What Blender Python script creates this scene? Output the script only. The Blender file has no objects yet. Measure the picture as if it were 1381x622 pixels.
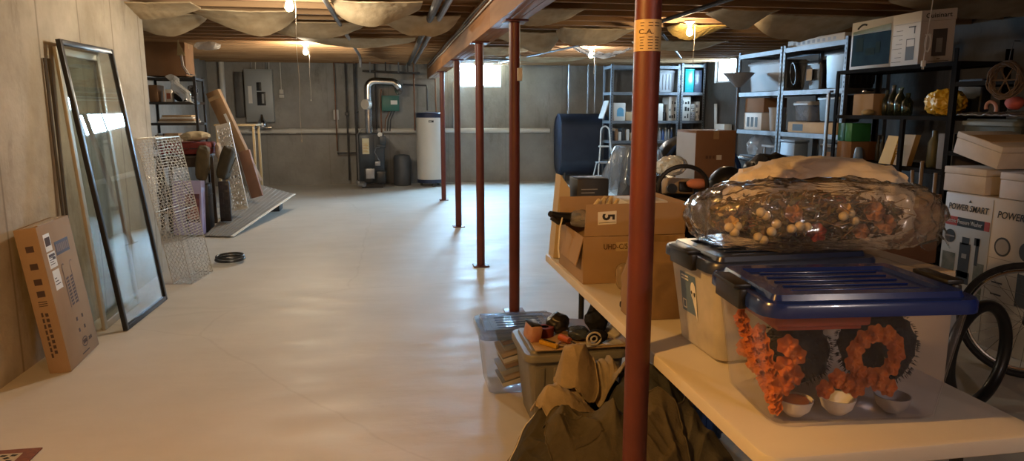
import bpy, bmesh, math, random
from mathutils import Vector, Matrix, Euler, noise
R = math.radians
PI = math.pi
sc = bpy.context.scene
COL = sc.collection
random.seed(7)
V = Vector

# ------------------------------------------------------------------ materials
MATS = {}
def mat(name, col, col2=None, scale=6.0, rough=0.6, metal=0.0, bump=0.0, bscale=None, spec=0.5,
        detail=6.0, lo=0.35, hi=0.65, stretch=(1, 1, 1), emit=None, estr=0.0, coat=0.0, rough2=None, coord='Object'):
    if name in MATS: return MATS[name]
    m = bpy.data.materials.new(name); m.use_nodes = True
    nt = m.node_tree; N = nt.nodes; L = nt.links
    b = N['Principled BSDF']
    b.inputs['Base Color'].default_value = (*col, 1)
    b.inputs['Roughness'].default_value = rough
    b.inputs['Metallic'].default_value = metal
    b.inputs['Specular IOR Level'].default_value = spec
    b.inputs['Coat Weight'].default_value = coat
    tc = N.new('ShaderNodeTexCoord'); mp = N.new('ShaderNodeMapping')
    mp.inputs['Scale'].default_value = stretch
    L.new(tc.outputs[coord], mp.inputs['Vector'])
    if col2 is None: col2 = tuple(c * 0.8 for c in col)
    n = N.new('ShaderNodeTexNoise'); n.inputs['Scale'].default_value = scale; n.inputs['Detail'].default_value = detail
    L.new(mp.outputs['Vector'], n.inputs['Vector'])
    r = N.new('ShaderNodeValToRGB')
    r.color_ramp.elements[0].position = lo; r.color_ramp.elements[1].position = hi
    r.color_ramp.elements[0].color = (*col, 1); r.color_ramp.elements[1].color = (*col2, 1)
    L.new(n.outputs['Fac'], r.inputs['Fac']); L.new(r.outputs['Color'], b.inputs['Base Color'])
    if rough2 is not None:
        mr = N.new('ShaderNodeMapRange'); mr.inputs['To Min'].default_value = rough; mr.inputs['To Max'].default_value = rough2
        L.new(n.outputs['Fac'], mr.inputs['Value']); L.new(mr.outputs['Result'], b.inputs['Roughness'])
    if bump:
        n2 = N.new('ShaderNodeTexNoise'); n2.inputs['Scale'].default_value = bscale or scale * 4; n2.inputs['Detail'].default_value = 8
        L.new(mp.outputs['Vector'], n2.inputs['Vector'])
        bp = N.new('ShaderNodeBump'); bp.inputs['Strength'].default_value = bump; bp.inputs['Distance'].default_value = 0.02
        L.new(n2.outputs['Fac'], bp.inputs['Height']); L.new(bp.outputs['Normal'], b.inputs['Normal'])
    if emit:
        b.inputs['Emission Color'].default_value = (*emit, 1); b.inputs['Emission Strength'].default_value = estr
    MATS[name] = m
    return m

def clear_mat(name, tint=(1, 1, 1), milky=0.15, mcol=(0.8, 0.8, 0.8), gloss_rough=0.1, gloss=1.0, bump=0.0, bscale=15, ior=1.45):
    """thin clear sheet: see-through, a little milky body, fresnel gloss"""
    if name in MATS: return MATS[name]
    m = bpy.data.materials.new(name); m.use_nodes = True
    nt = m.node_tree; N = nt.nodes; L = nt.links
    N.remove(N['Principled BSDF']); out = N['Material Output']
    t = N.new('ShaderNodeBsdfTransparent'); t.inputs['Color'].default_value = (*tint, 1)
    d = N.new('ShaderNodeBsdfDiffuse'); d.inputs['Color'].default_value = (*mcol, 1)
    tl = N.new('ShaderNodeBsdfTranslucent'); tl.inputs['Color'].default_value = (*mcol, 1)
    dm = N.new('ShaderNodeMixShader'); dm.inputs['Fac'].default_value = 0.5
    L.new(d.outputs[0], dm.inputs[1]); L.new(tl.outputs[0], dm.inputs[2])
    tc = N.new('ShaderNodeTexCoord')
    n = N.new('ShaderNodeTexNoise'); n.inputs['Scale'].default_value = 5; n.inputs['Detail'].default_value = 5
    L.new(tc.outputs['Object'], n.inputs['Vector'])
    mr = N.new('ShaderNodeMapRange'); mr.inputs['From Min'].default_value = 0.3; mr.inputs['From Max'].default_value = 0.7
    mr.inputs['To Min'].default_value = milky * 0.7; mr.inputs['To Max'].default_value = min(1, milky * 1.3)
    L.new(n.outputs['Fac'], mr.inputs['Value'])
    m1 = N.new('ShaderNodeMixShader'); L.new(mr.outputs['Result'], m1.inputs['Fac'])
    L.new(t.outputs[0], m1.inputs[1]); L.new(dm.outputs[0], m1.inputs[2])
    g = N.new('ShaderNodeBsdfGlossy'); g.inputs['Roughness'].default_value = gloss_rough
    f0 = ((ior - 1) / (ior + 1)) ** 2                     # Schlick, the same from both sides of the sheet
    ge = N.new('ShaderNodeNewGeometry')
    def math_(op, a, b=None):
        q = N.new('ShaderNodeMath'); q.operation = op
        for i, v in enumerate((a, b)):
            if v is None: continue
            if isinstance(v, (int, float)): q.inputs[i].default_value = v
            else: L.new(v, q.inputs[i])
        return q
    dt = N.new('ShaderNodeVectorMath'); dt.operation = 'DOT_PRODUCT'
    L.new(ge.outputs['Normal'], dt.inputs[0]); L.new(ge.outputs['Incoming'], dt.inputs[1])
    ab = math_('ABSOLUTE', dt.outputs['Value']); om = math_('SUBTRACT', 1.0, ab.outputs[0]); pw = math_('POWER', om.outputs[0], 5.0)
    m_ = math_('MULTIPLY', pw.outputs[0], 1 - f0); ad = math_('ADD', m_.outputs[0], f0)
    mul = math_('MULTIPLY', ad.outputs[0], gloss); mul.use_clamp = True
    m2 = N.new('ShaderNodeMixShader'); L.new(mul.outputs[0], m2.inputs['Fac'])
    L.new(m1.outputs[0], m2.inputs[1]); L.new(g.outputs[0], m2.inputs[2])
    L.new(m2.outputs[0], out.inputs['Surface'])
    if bump:
        n2 = N.new('ShaderNodeTexNoise'); n2.inputs['Scale'].default_value = bscale; n2.inputs['Detail'].default_value = 4
        L.new(tc.outputs['Object'], n2.inputs['Vector'])
        bp = N.new('ShaderNodeBump'); bp.inputs['Strength'].default_value = bump; bp.inputs['Distance'].default_value = 0.02
        L.new(n2.outputs['Fac'], bp.inputs['Height']); L.new(bp.outputs['Normal'], g.inputs['Normal']); L.new(bp.outputs['Normal'], dt.inputs[0])
    MATS[name] = m
    return m

def emit_mat(name, col, strength):
    if name in MATS: return MATS[name]
    m = bpy.data.materials.new(name); m.use_nodes = True
    N = m.node_tree.nodes; N.remove(N['Principled BSDF'])
    e = N.new('ShaderNodeEmission'); e.inputs['Color'].default_value = (*col, 1); e.inputs['Strength'].default_value = strength
    m.node_tree.links.new(e.outputs[0], N['Material Output'].inputs['Surface'])
    MATS[name] = m
    return m

def wall_mat(name, col, col2, stain, seam_axis, seam=0.61, seam_str=0.35):
    """poured concrete: blotches, dark stains, thin form seams running up the wall"""
    m = bpy.data.materials.new(name); m.use_nodes = True
    nt = m.node_tree; N = nt.nodes; L = nt.links; b = N['Principled BSDF']
    b.inputs['Roughness'].default_value = 0.85; b.inputs['Specular IOR Level'].default_value = 0.25
    tc = N.new('ShaderNodeTexCoord')
    n = N.new('ShaderNodeTexNoise'); n.inputs['Scale'].default_value = 1.6; n.inputs['Detail'].default_value = 10; n.inputs['Roughness'].default_value = 0.62
    L.new(tc.outputs['Object'], n.inputs['Vector'])
    r = N.new('ShaderNodeValToRGB'); r.color_ramp.elements[0].position = 0.33; r.color_ramp.elements[1].position = 0.68
    r.color_ramp.elements[0].color = (*col, 1); r.color_ramp.elements[1].color = (*col2, 1)
    L.new(n.outputs['Fac'], r.inputs['Fac'])
    n2 = N.new('ShaderNodeTexNoise'); n2.inputs['Scale'].default_value = 3.2; n2.inputs['Detail'].default_value = 10; n2.inputs['Roughness'].default_value = 0.75
    mps = N.new('ShaderNodeMapping'); mps.inputs['Scale'].default_value = (1.0, 1.0, .28); L.new(tc.outputs['Object'], mps.inputs['Vector'])
    L.new(mps.outputs['Vector'], n2.inputs['Vector'])
    r2 = N.new('ShaderNodeValToRGB'); r2.color_ramp.elements[0].position = 0.55; r2.color_ramp.elements[1].position = 0.74
    r2.color_ramp.elements[0].color = (0, 0, 0, 1); r2.color_ramp.elements[1].color = (0.7, 0.7, 0.7, 1)
    L.new(n2.outputs['Fac'], r2.inputs['Fac'])
    mx = N.new('ShaderNodeMix'); mx.data_type = 'RGBA'
    L.new(r2.outputs['Color'], mx.inputs['Factor']); L.new(r.outputs['Color'], mx.inputs['A']); mx.inputs['B'].default_value = (*stain, 1)
    sep = N.new('ShaderNodeSeparateXYZ'); L.new(tc.outputs['Object'], sep.inputs[0])
    nz = N.new('ShaderNodeTexNoise'); nz.inputs['Scale'].default_value = 2.0; L.new(tc.outputs['Object'], nz.inputs['Vector'])
    ad = N.new('ShaderNodeMath'); ad.operation = 'MULTIPLY_ADD'; ad.inputs[1].default_value = 0.02
    L.new(nz.outputs['Fac'], ad.inputs[0]); L.new(sep.outputs[seam_axis], ad.inputs[2])
    pp = N.new('ShaderNodeMath'); pp.operation = 'PINGPONG'; pp.inputs[1].default_value = seam / 2
    L.new(ad.outputs[0], pp.inputs[0])
    lt = N.new('ShaderNodeMapRange'); lt.inputs['From Min'].default_value = 0.004; lt.inputs['From Max'].default_value = 0.014
    lt.inputs['To Min'].default_value = seam_str; lt.inputs['To Max'].default_value = 0
    L.new(pp.outputs[0], lt.inputs['Value'])
    mx2 = N.new('ShaderNodeMix'); mx2.data_type = 'RGBA'
    L.new(lt.outputs['Result'], mx2.inputs['Factor']); L.new(mx.outputs['Result'], mx2.inputs['A']); mx2.inputs['B'].default_value = (*stain, 1)
    L.new(mx2.outputs['Result'], b.inputs['Base Color'])
    n3 = N.new('ShaderNodeTexNoise'); n3.inputs['Scale'].default_value = 14; n3.inputs['Detail'].default_value = 8
    L.new(tc.outputs['Object'], n3.inputs['Vector'])
    bp = N.new('ShaderNodeBump'); bp.inputs['Strength'].default_value = 0.35; bp.inputs['Distance'].default_value = 0.02
    L.new(n3.outputs['Fac'], bp.inputs['Height']); L.new(bp.outputs['Normal'], b.inputs['Normal'])
    return m

def floor_mat():
    m = bpy.data.materials.new('trowelled_concrete'); m.use_nodes = True
    nt = m.node_tree; N = nt.nodes; L = nt.links; b = N['Principled BSDF']
    tc = N.new('ShaderNodeTexCoord')
    n = N.new('ShaderNodeTexNoise'); n.inputs['Scale'].default_value = 0.8; n.inputs['Detail'].default_value = 10; n.inputs['Roughness'].default_value = 0.6
    L.new(tc.outputs['Object'], n.inputs['Vector'])
    r = N.new('ShaderNodeValToRGB'); r.color_ramp.elements[0].position = 0.3; r.color_ramp.elements[1].position = 0.7
    r.color_ramp.elements[0].color = (0.50, 0.465, 0.41, 1); r.color_ramp.elements[1].color = (0.60, 0.56, 0.50, 1)
    L.new(n.outputs['Fac'], r.inputs['Fac'])
    # fine hairline cracks
    vn = N.new('ShaderNodeTexNoise'); vn.inputs['Scale'].default_value = 1.5; vn.inputs['Detail'].default_value = 5
    L.new(tc.outputs['Object'], vn.inputs['Vector'])
    vm = N.new('ShaderNodeVectorMath'); vm.operation = 'MULTIPLY_ADD'; vm.inputs[1].default_value = (0.25, 0.25, 0)
    L.new(vn.outputs['Color'], vm.inputs[0]); L.new(tc.outputs['Object'], vm.inputs[2])
    vo = N.new('ShaderNodeTexVoronoi'); vo.feature = 'DISTANCE_TO_EDGE'; vo.inputs['Scale'].default_value = 0.28
    L.new(vm.outputs[0], vo.inputs['Vector'])
    mr = N.new('ShaderNodeMapRange'); mr.inputs['From Min'].default_value = 0.0; mr.inputs['From Max'].default_value = 0.0035
    mr.inputs['To Min'].default_value = 0.13; mr.inputs['To Max'].default_value = 0
    L.new(vo.outputs['Distance'], mr.inputs['Value'])
    mx = N.new('ShaderNodeMix'); mx.data_type = 'RGBA'; mx.inputs['B'].default_value = (0.2, 0.16, 0.12, 1)
    L.new(mr.outputs['Result'], mx.inputs['Factor']); L.new(r.outputs['Color'], mx.inputs['A'])
    # specks of dirt
    n5 = N.new('ShaderNodeTexNoise'); n5.inputs['Scale'].default_value = 9; n5.inputs['Detail'].default_value = 6; n5.inputs['Roughness'].default_value = 0.7
    L.new(tc.outputs['Object'], n5.inputs['Vector'])
    r5 = N.new('ShaderNodeValToRGB'); r5.color_ramp.elements[0].position = 0.68; r5.color_ramp.elements[1].position = 0.80
    r5.color_ramp.elements[0].color = (0, 0, 0, 1); r5.color_ramp.elements[1].color = (0.5, 0.5, 0.5, 1)
    L.new(n5.outputs['Fac'], r5.inputs['Fac'])
    mx5 = N.new('ShaderNodeMix'); mx5.data_type = 'RGBA'; mx5.inputs['B'].default_value = (0.28, 0.22, 0.15, 1)
    L.new(r5.outputs['Color'], mx5.inputs['Factor']); L.new(mx.outputs['Result'], mx5.inputs['A'])
    L.new(mx5.outputs['Result'], b.inputs['Base Color'])
    n2 = N.new('ShaderNodeTexNoise'); n2.inputs['Scale'].default_value = 2.5; n2.inputs['Detail'].default_value = 8
    mp = N.new('ShaderNodeMapping'); mp.inputs['Scale'].default_value = (1, 2.2, 1)
    L.new(tc.outputs['Object'], mp.inputs['Vector']); L.new(mp.outputs['Vector'], n2.inputs['Vector'])
    rr = N.new('ShaderNodeMapRange'); rr.inputs['From Min'].default_value = 0.3; rr.inputs['From Max'].default_value = 0.7
    rr.inputs['To Min'].default_value = 0.46; rr.inputs['To Max'].default_value = 0.66
    L.new(n2.outputs['Fac'], rr.inputs['Value']); L.new(rr.outputs['Result'], b.inputs['Roughness'])
    b.inputs['Specular IOR Level'].default_value = 0.5
    bp = N.new('ShaderNodeBump'); bp.inputs['Strength'].default_value = 0.22; bp.inputs['Distance'].default_value = 0.03
    L.new(n2.outputs['Fac'], bp.inputs['Height']); L.new(bp.outputs['Normal'], b.inputs['Normal'])
    return m

# ------------------------------------------------------------------ mesh builder
def rotm(rot): return Euler(rot, 'XYZ').to_matrix()
class MB:
    def __init__(s): s.bm = bmesh.new(); s.mi = 0
    def _new(s, vs, fs):
        vv = [s.bm.verts.new(v) for v in vs]; out = []
        for f in fs:
            try:
                fc = s.bm.faces.new([vv[i] for i in f]); fc.material_index = s.mi; fc.smooth = True; out.append(fc)
            except ValueError: pass
        return vv, out
    def box(s, c, size, rot=(0, 0, 0), bev=0.0, mx=None, taper=None):
        x, y, z = size[0] / 2, size[1] / 2, size[2] / 2
        M = mx or rotm(rot); c = V(c)
        t = taper or 1.0
        vs = [(-x * t, -y * t, -z), (x * t, -y * t, -z), (x * t, y * t, -z), (-x * t, y * t, -z), (-x, -y, z), (x, -y, z), (x, y, z), (-x, y, z)]
        vs = [c + M @ V(v) for v in vs]
        vv, ff = s._new(vs, [(3, 2, 1, 0), (4, 5, 6, 7), (0, 1, 5, 4), (1, 2, 6, 5), (2, 3, 7, 6), (3, 0, 4, 7)])
        if bev:
            es = list({e for f in ff for e in f.edges})
            r = bmesh.ops.bevel(s.bm, geom=es, offset=bev, segments=2, profile=0.5, affect='EDGES')
            for f in r['faces']: f.material_index = s.mi; f.smooth = True
        return s
    def bb(s, x0, x1, y0, y1, z0, z1, bev=0.0):
        return s.box(((x0 + x1) / 2, (y0 + y1) / 2, (z0 + z1) / 2), (abs(x1 - x0), abs(y1 - y0), abs(z1 - z0)), bev=bev)
    def cyl(s, p0, p1, r0, r1=None, n=16, caps=True):
        p0, p1 = V(p0), V(p1); r1 = r0 if r1 is None else r1
        d = (p1 - p0).normalized(); a = d.orthogonal().normalized(); b = d.cross(a)
        vs = []
        for p, r in ((p0, r0), (p1, r1)):
            for i in range(n):
                t = 2 * PI * i / n; vs.append(p + (a * math.cos(t) + b * math.sin(t)) * r)
        fs = [(i, (i + 1) % n, n + (i + 1) % n, n + i) for i in range(n)]
        if caps: fs += [tuple(range(n - 1, -1, -1)), tuple(range(n, 2 * n))]
        s._new(vs, fs); return s
    def tube(s, pts, r, n=8, closed=False, rs=None):
        pts = [V(p) for p in pts]; m = len(pts); vs = []; up = None
        for k, p in enumerate(pts):
            if closed: d = pts[(k + 1) % m] - pts[k - 1]
            else: d = pts[min(k + 1, m - 1)] - pts[max(k - 1, 0)]
            d.normalize()
            if up is None: up = d.orthogonal().normalized()
            up = (up - d * up.dot(d)); up = up.normalized() if up.length > 1e-6 else d.orthogonal().normalized()
            b = d.cross(up); rr = rs[k] if rs else r
            for i in range(n):
                t = 2 * PI * i / n; vs.append(p + (up * math.cos(t) + b * math.sin(t)) * rr)
        fs = []
        for k in range(m if closed else m - 1):
            q = (k + 1) % m
            for i in range(n): fs.append((k * n + i, k * n + (i + 1) % n, q * n + (i + 1) % n, q * n + i))
        if not closed: fs += [tuple(range(n - 1, -1, -1)), tuple(range((m - 1) * n, m * n))]
        s._new(vs, fs); return s
    def lathe(s, prof, c=(0, 0, 0), n=24, axis=None, cap=True):
        c = V(c); M = axis or Matrix.Identity(3); vs = []
        for r, z in prof:
            for i in range(n):
                t = 2 * PI * i / n; vs.append(c + M @ V((r * math.cos(t), r * math.sin(t), z)))
        fs = []
        for k in range(len(prof) - 1):
            for i in range(n): fs.append((k * n + i, k * n + (i + 1) % n, (k + 1) * n + (i + 1) % n, (k + 1) * n + i))
        if cap: fs += [tuple(range(n - 1, -1, -1)), tuple(range((len(prof) - 1) * n, len(prof) * n))]
        s._new(vs, fs); return s
    def prism(s, poly, fn, thick):
        """poly: 2-D outline, fn(u,v,w)->3-D point, from w=0 to w=thick"""
        n = len(poly)
        vs = [fn(u, v, 0) for u, v in poly] + [fn(u, v, thick) for u, v in poly]
        fs = [tuple(range(n - 1, -1, -1)), tuple(range(n, 2 * n))] + [(i, (i + 1) % n, n + (i + 1) % n, n + i) for i in range(n)]
        s._new(vs, fs); return s
    def quad(s, *ps): s._new(ps, [tuple(range(len(ps)))]); return s
    def grid(s, fn, nu, nv, thick=None):
        """surface fn(u,v); thick: callable/constant vector offset for a second layer that closes the sheet"""
        vs = [V(fn(i / nu, j / nv)) for j in range(nv + 1) for i in range(nu + 1)]; w = nu + 1; n0 = len(vs)
        fs = [(j * w + i, j * w + i + 1, (j + 1) * w + i + 1, (j + 1) * w + i) for j in range(nv) for i in range(nu)]
        if thick is not None:
            off = V(thick); vs += [v + off for v in vs[:n0]]
            fs += [tuple(n0 + k for k in reversed(f)) for f in fs[:nu * nv]]
            ring = [i for i in range(w)] + [j * w + nu for j in range(1, nv + 1)] + [nv * w + i for i in range(nu - 1, -1, -1)] + [j * w for j in range(nv - 1, 0, -1)]
            for a, b in zip(ring, ring[1:] + ring[:1]): fs.append((b, a, n0 + a, n0 + b))
        s._new(vs, fs); return s
    def blob(s, c, rad, sub=4, disp=None, rot=(0, 0, 0), planes=(), sq=1.0):
        """closed lump about c; disp(dir, point)->factor; planes [(point, normal)] cut it off by drawing points back towards c"""
        t = bmesh.new(); bmesh.ops.create_icosphere(t, subdivisions=sub, radius=1.0); c = V(c); M = rotm(rot)
        vs = []
        for v in t.verts:
            d = v.co.normalized(); e = d.copy()
            if sq != 1.0:
                e = V([math.copysign(abs(x) ** sq, x) for x in d])
                k = max(abs(x) for x in e)
            p = M @ V((e.x * rad[0], e.y * rad[1], e.z * rad[2]))
            if disp: p = p * disp(d, c + p)
            for q, nrm in planes:
                h = (V(q) - c).dot(V(nrm)); a = p.dot(V(nrm))
                if a > h > 0: p = p * (h / a)
            vs.append(c + p)
        ix = {v: i for i, v in enumerate(t.verts)}
        s._new(vs, [tuple(ix[v] for v in f.verts) for f in t.faces]); t.free(); return s
    def mesh(s, name, mats, M=None, sharp=35):
        me = bpy.data.meshes.new(name)
        if M is not None: bmesh.ops.transform(s.bm, matrix=M, verts=s.bm.verts)
        bmesh.ops.recalc_face_normals(s.bm, faces=s.bm.faces)
        s.bm.to_mesh(me); s.bm.free()
        for m in (mats if isinstance(mats, (list, tuple)) else [mats]): me.materials.append(m)
        if sharp is not None and len(me.polygons): me.set_sharp_from_angle(angle=R(sharp))
        return me

ROOT = {}
def tag(o, label=None, cat=None, group=None, kind=None):
    if label: o['label'] = label
    if cat: o['category'] = cat
    if group: o['group'] = group
    if kind: o['kind'] = kind
    return o
def thing(name, label, cat, loc=(0, 0, 0), rot=(0, 0, 0), group=None, mx=None):
    o = bpy.data.objects.new(name, None); COL.objects.link(o); o.empty_display_size = 0.1
    M = mx or Matrix.LocRotScale(V(loc), Euler(rot, 'XYZ'), None)
    o.matrix_world = M; ROOT[o.name] = M
    return tag(o, label, cat, group)
def part(name, mb, mats, parent, local=False, label=None, sharp=35, kind=None):
    """mesh in world co-ordinates (local=True: in the co-ordinates of the thing) linked as a child"""
    M = ROOT[parent.name]
    me = mb.mesh(name, mats, None if local else M.inverted(), sharp)
    o = bpy.data.objects.new(name, me); COL.objects.link(o); o.parent = parent
    ROOT[o.name] = M                     # a sub-part shares the co-ordinates of its part
    if label: o['label'] = label
    if kind: o['kind'] = kind
    return o
def solo(name, mb, mats, label, cat, loc=None, group=None, kind=None, sharp=35, local=False):
    if loc is None:
        vs = [v.co for v in mb.bm.verts]
        loc = V(((min(v.x for v in vs) + max(v.x for v in vs)) / 2, (min(v.y for v in vs) + max(v.y for v in vs)) / 2, min(v.z for v in vs)))
    M = Matrix.Translation(V(loc))
    me = mb.mesh(name, mats, None if local else M.inverted(), sharp)
    o = bpy.data.objects.new(name, me); COL.objects.link(o); o.location = loc
    ROOT[o.name] = M
    return tag(o, label, cat, group, kind)
def struct(name, mb, mats, sharp=35):
    me = mb.mesh(name, mats, None, sharp)
    o = bpy.data.objects.new(name, me); COL.objects.link(o); o['kind'] = 'structure'; ROOT[o.name] = Matrix.Identity(4)
    return o
def frame(origin, xd, zd):
    x = V(xd).normalized(); z = V(zd); z = (z - x * z.dot(x)).normalized(); y = z.cross(x)
    M = Matrix((x, y, z)).transposed().to_4x4(); M.translation = V(origin); return M
def frame2(origin, zd, xd):
    z = V(zd).normalized(); x = V(xd); x = (x - z * x.dot(z)).normalized(); y = z.cross(x)
    M = Matrix((x, y, z)).transposed().to_4x4(); M.translation = V(origin); return M
def text_mb(mb, s, size, M, extrude=0.0006, align='CENTER', shear=0.0, bold=0.0, sx=1.0, bend=None):
    """add lettering to mb; M places text plane (x along the line, y up)"""
    cu = bpy.data.curves.new('t', 'FONT'); cu.body = s; cu.size = size; cu.align_x = align; cu.align_y = 'CENTER'; cu.extrude = extrude; cu.shear = shear
    cu.offset = bold; cu.resolution_u = 3
    ob = bpy.data.objects.new('t', cu); COL.objects.link(ob)
    dg = bpy.context.evaluated_depsgraph_get(); ev = ob.evaluated_get(dg); me = ev.to_mesh()
    vs = []
    for v in me.vertices:
        p = V((v.co.x * sx, v.co.y, v.co.z))
        vs.append(bend(p) if bend else M @ p)
    fs = [tuple(p.vertices) for p in me.polygons]
    mb._new(vs, fs); ev.to_mesh_clear(); bpy.data.objects.remove(ob); bpy.data.curves.remove(cu)
    return mb
def plane_frame(c, right, up):
    r = V(right).normalized(); u = V(up); u = (u - r * u.dot(r)).normalized()
    M = Matrix((r, u, r.cross(u))).transposed().to_4x4(); M.translation = V(c); return M
def fold(p, sc_=7.0, st=(1, 1, 1), seed=0.0):
    q = V((p.x * st[0], p.y * st[1], p.z * st[2])) * sc_ + V((seed, seed * 1.7, -seed)); t = 0; a = 1.0
    for _ in range(3):
        t += a * (1 - abs(noise.noise(q))) ** 2; q = q * 2.03 + V((3.1, 1.7, 9.2)); a *= 0.5
    return t / 1.75
def nz(p, s=5.0, seed=0.0): return noise.noise(V(p) * s + V((seed, -seed, seed * 0.5)))
def arc(c, r, a0, a1, ex, ey, n=12):
    return [V(c) + V(ex) * r * math.cos(R(a0 + (a1 - a0) * i / n)) + V(ey) * r * math.sin(R(a0 + (a1 - a0) * i / n)) for i in range(n + 1)]

# ------------------------------------------------------------------ palette
M_cardboard = mat('cardboard', (0.36, 0.245, 0.15), (0.30, 0.20, 0.12), scale=3, rough=0.8, spec=0.2, bump=0.05)
M_cardboard_pale = mat('cardboard_pale', (0.50, 0.36, 0.22), (0.43, 0.30, 0.175), scale=3, rough=0.8, spec=0.2, bump=0.05)
M_cardboard_dark = mat('cardboard_dark', (0.24, 0.13, 0.065), (0.19, 0.10, 0.05), scale=3, rough=0.8, spec=0.2)
M_tape = mat('packing_tape', (0.45, 0.31, 0.17), rough=0.25, coat=0.3)
M_ink = mat('black_ink', (0.02, 0.018, 0.016), rough=0.6)
M_whitecard = mat('white_carton', (0.62, 0.58, 0.53), (0.55, 0.51, 0.46), scale=2, rough=0.55)
M_paperwhite = mat('white_paper', (0.72, 0.70, 0.66), (0.66, 0.63, 0.58), scale=4, rough=0.6)
M_red = mat('red_oxide_paint', (0.135, 0.028, 0.019), (0.10, 0.022, 0.016), scale=5, rough=0.38, rough2=0.55, bump=0.06, bscale=60)
M_steelblack = mat('black_steel', (0.02, 0.02, 0.022), rough=0.45, metal=0.3)
M_galv = mat('galvanised_steel', (0.20, 0.21, 0.23), (0.15, 0.16, 0.175), scale=9, rough=0.5, metal=0.6)
M_slot = mat('slot_shadow_black', (0.015, 0.015, 0.018), rough=0.9)
M_shelfboard = mat('shelf_particle_board', (0.30, 0.29, 0.28), (0.24, 0.23, 0.22), scale=14, rough=0.7)
M_joist = mat('joist_timber', (0.38, 0.24, 0.13), (0.28, 0.165, 0.085), scale=4, stretch=(0.25, 4, 4), rough=0.8, spec=0.2, bump=0.1)
M_beam = mat('beam_timber', (0.36, 0.185, 0.09), (0.27, 0.13, 0.06), scale=5, stretch=(4, 0.25, 3), rough=0.7, spec=0.25, bump=0.08)
M_subfloor = mat('plywood_subfloor', (0.25, 0.17, 0.10), (0.19, 0.125, 0.07), scale=3, rough=0.9, spec=0.1)
M_kraft = mat('kraft_faced_insulation', (0.52, 0.42, 0.28), (0.38, 0.29, 0.18), scale=5, rough=0.85, spec=0.15, bump=0.3, bscale=14)
M_fibre = mat('bulb_lit_glass_wool', (0.62, 0.42, 0.14), (0.48, 0.31, 0.09), scale=12, rough=0.95, spec=0.05, bump=0.6, bscale=30)  # the bulb's yellow light put into this batt's colour
M_pipegrey = mat('grey_pipe', (0.33, 0.33, 0.34), (0.26, 0.26, 0.27), scale=5, rough=0.4, metal=0.6)
M_iron = mat('black_iron_pipe', (0.06, 0.058, 0.06), (0.09, 0.08, 0.075), scale=8, rough=0.55, metal=0.4)
M_copper = mat('dull_copper', (0.30, 0.15, 0.09), (0.20, 0.11, 0.07), scale=6, rough=0.45, metal=0.8)
M_pvc = mat('white_pvc', (0.60, 0.58, 0.54), (0.54, 0.52, 0.48), scale=4, rough=0.45)
M_cable = mat('pale_cable_sheath', (0.55, 0.53, 0.49), rough=0.5)
M_cableblack = mat('dark_cable_sheath', (0.05, 0.05, 0.055), rough=0.5)
M_wire = mat('bright_steel_wire', (0.60, 0.57, 0.50), (0.46, 0.43, 0.37), scale=20, rough=0.3, metal=0.45)
M_blackplastic = mat('black_plastic', (0.015, 0.015, 0.017), rough=0.35)
M_blackmatte = mat('black_cloth', (0.012, 0.012, 0.013), (0.02, 0.02, 0.022), scale=30, rough=0.9, spec=0.1)
M_blackbag = mat('black_bin_liner', (0.010, 0.011, 0.014), (0.016, 0.017, 0.02), scale=6, rough=0.28, bump=0.4, bscale=12)
M_chrome = mat('polished_metal', (0.62, 0.62, 0.63), rough=0.18, metal=1.0)
M_cream = mat('cream_plastic', (0.60, 0.55, 0.47), (0.55, 0.50, 0.43), scale=3, rough=0.5, bump=0.03, bscale=90)
M_tote_grey = mat('grey_tote_plastic', (0.20, 0.19, 0.165), (0.17, 0.16, 0.14), scale=4, rough=0.5)
M_tote_dark = mat('charcoal_tote_plastic', (0.055, 0.06, 0.065), (0.04, 0.043, 0.047), scale=4, rough=0.45)
M_navy = mat('navy_lid_plastic', (0.020, 0.030, 0.075), (0.015, 0.022, 0.055), scale=4, rough=0.3)

# ================================================================== THE ROOM
XL, XF, XR, YB, YN, ZJ, ZS = -2.13, -3.45, 6.15, 14.75, -2.2, 2.40, 2.64
M_wl = wall_mat('concrete_left', (0.33, 0.275, 0.20), (0.54, 0.465, 0.36), (0.15, 0.11, 0.07), 'Y', 0.62, 0.55)
M_wb = wall_mat('concrete_back', (0.25, 0.24, 0.225), (0.35, 0.335, 0.315), (0.13, 0.12, 0.105), 'X', 1.2, 0.25)
M_wr = wall_mat('concrete_right_dim', (0.075, 0.062, 0.055), (0.11, 0.095, 0.082), (0.04, 0.034, 0.03), 'Y', 1.2, 0.25)  # weak light on this wall put into its darker concrete colours
fl = MB(); fl.bb(-3.7, 6.4, YN - .25, 15.0, -0.12, 0.0); struct('floor', fl, floor_mat())
c = MB(); c.bb(-3.7, 6.4, YN - .25, 15.0, ZS, ZS + 0.03); struct('ceiling', c, M_subfloor)
w = MB(); w.bb(XL - .25, XL, YN - .25, 6.93, 0, ZJ); struct('wall_left', w, M_wl)
w = MB(); w.bb(XF - .25, XF, 6.68, 15.0, 0, ZS); struct('wall_left_alcove', w, M_wb)
w = MB(); w.bb(XF, XL - .25, 6.68, 6.93, 0, ZJ); struct('wall_left_return', w, M_wb)
w = MB(); w.bb(XL - .25, XR + .25, YN - .25, YN, 0, ZS); struct('wall_near', w, M_wl)
# sill plates on top of the two foundation walls
w = MB(); w.bb(XL - .2, XL - .03, YN, 6.9, ZJ, ZS); struct('trim_sill_plate', w, M_joist)
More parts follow.
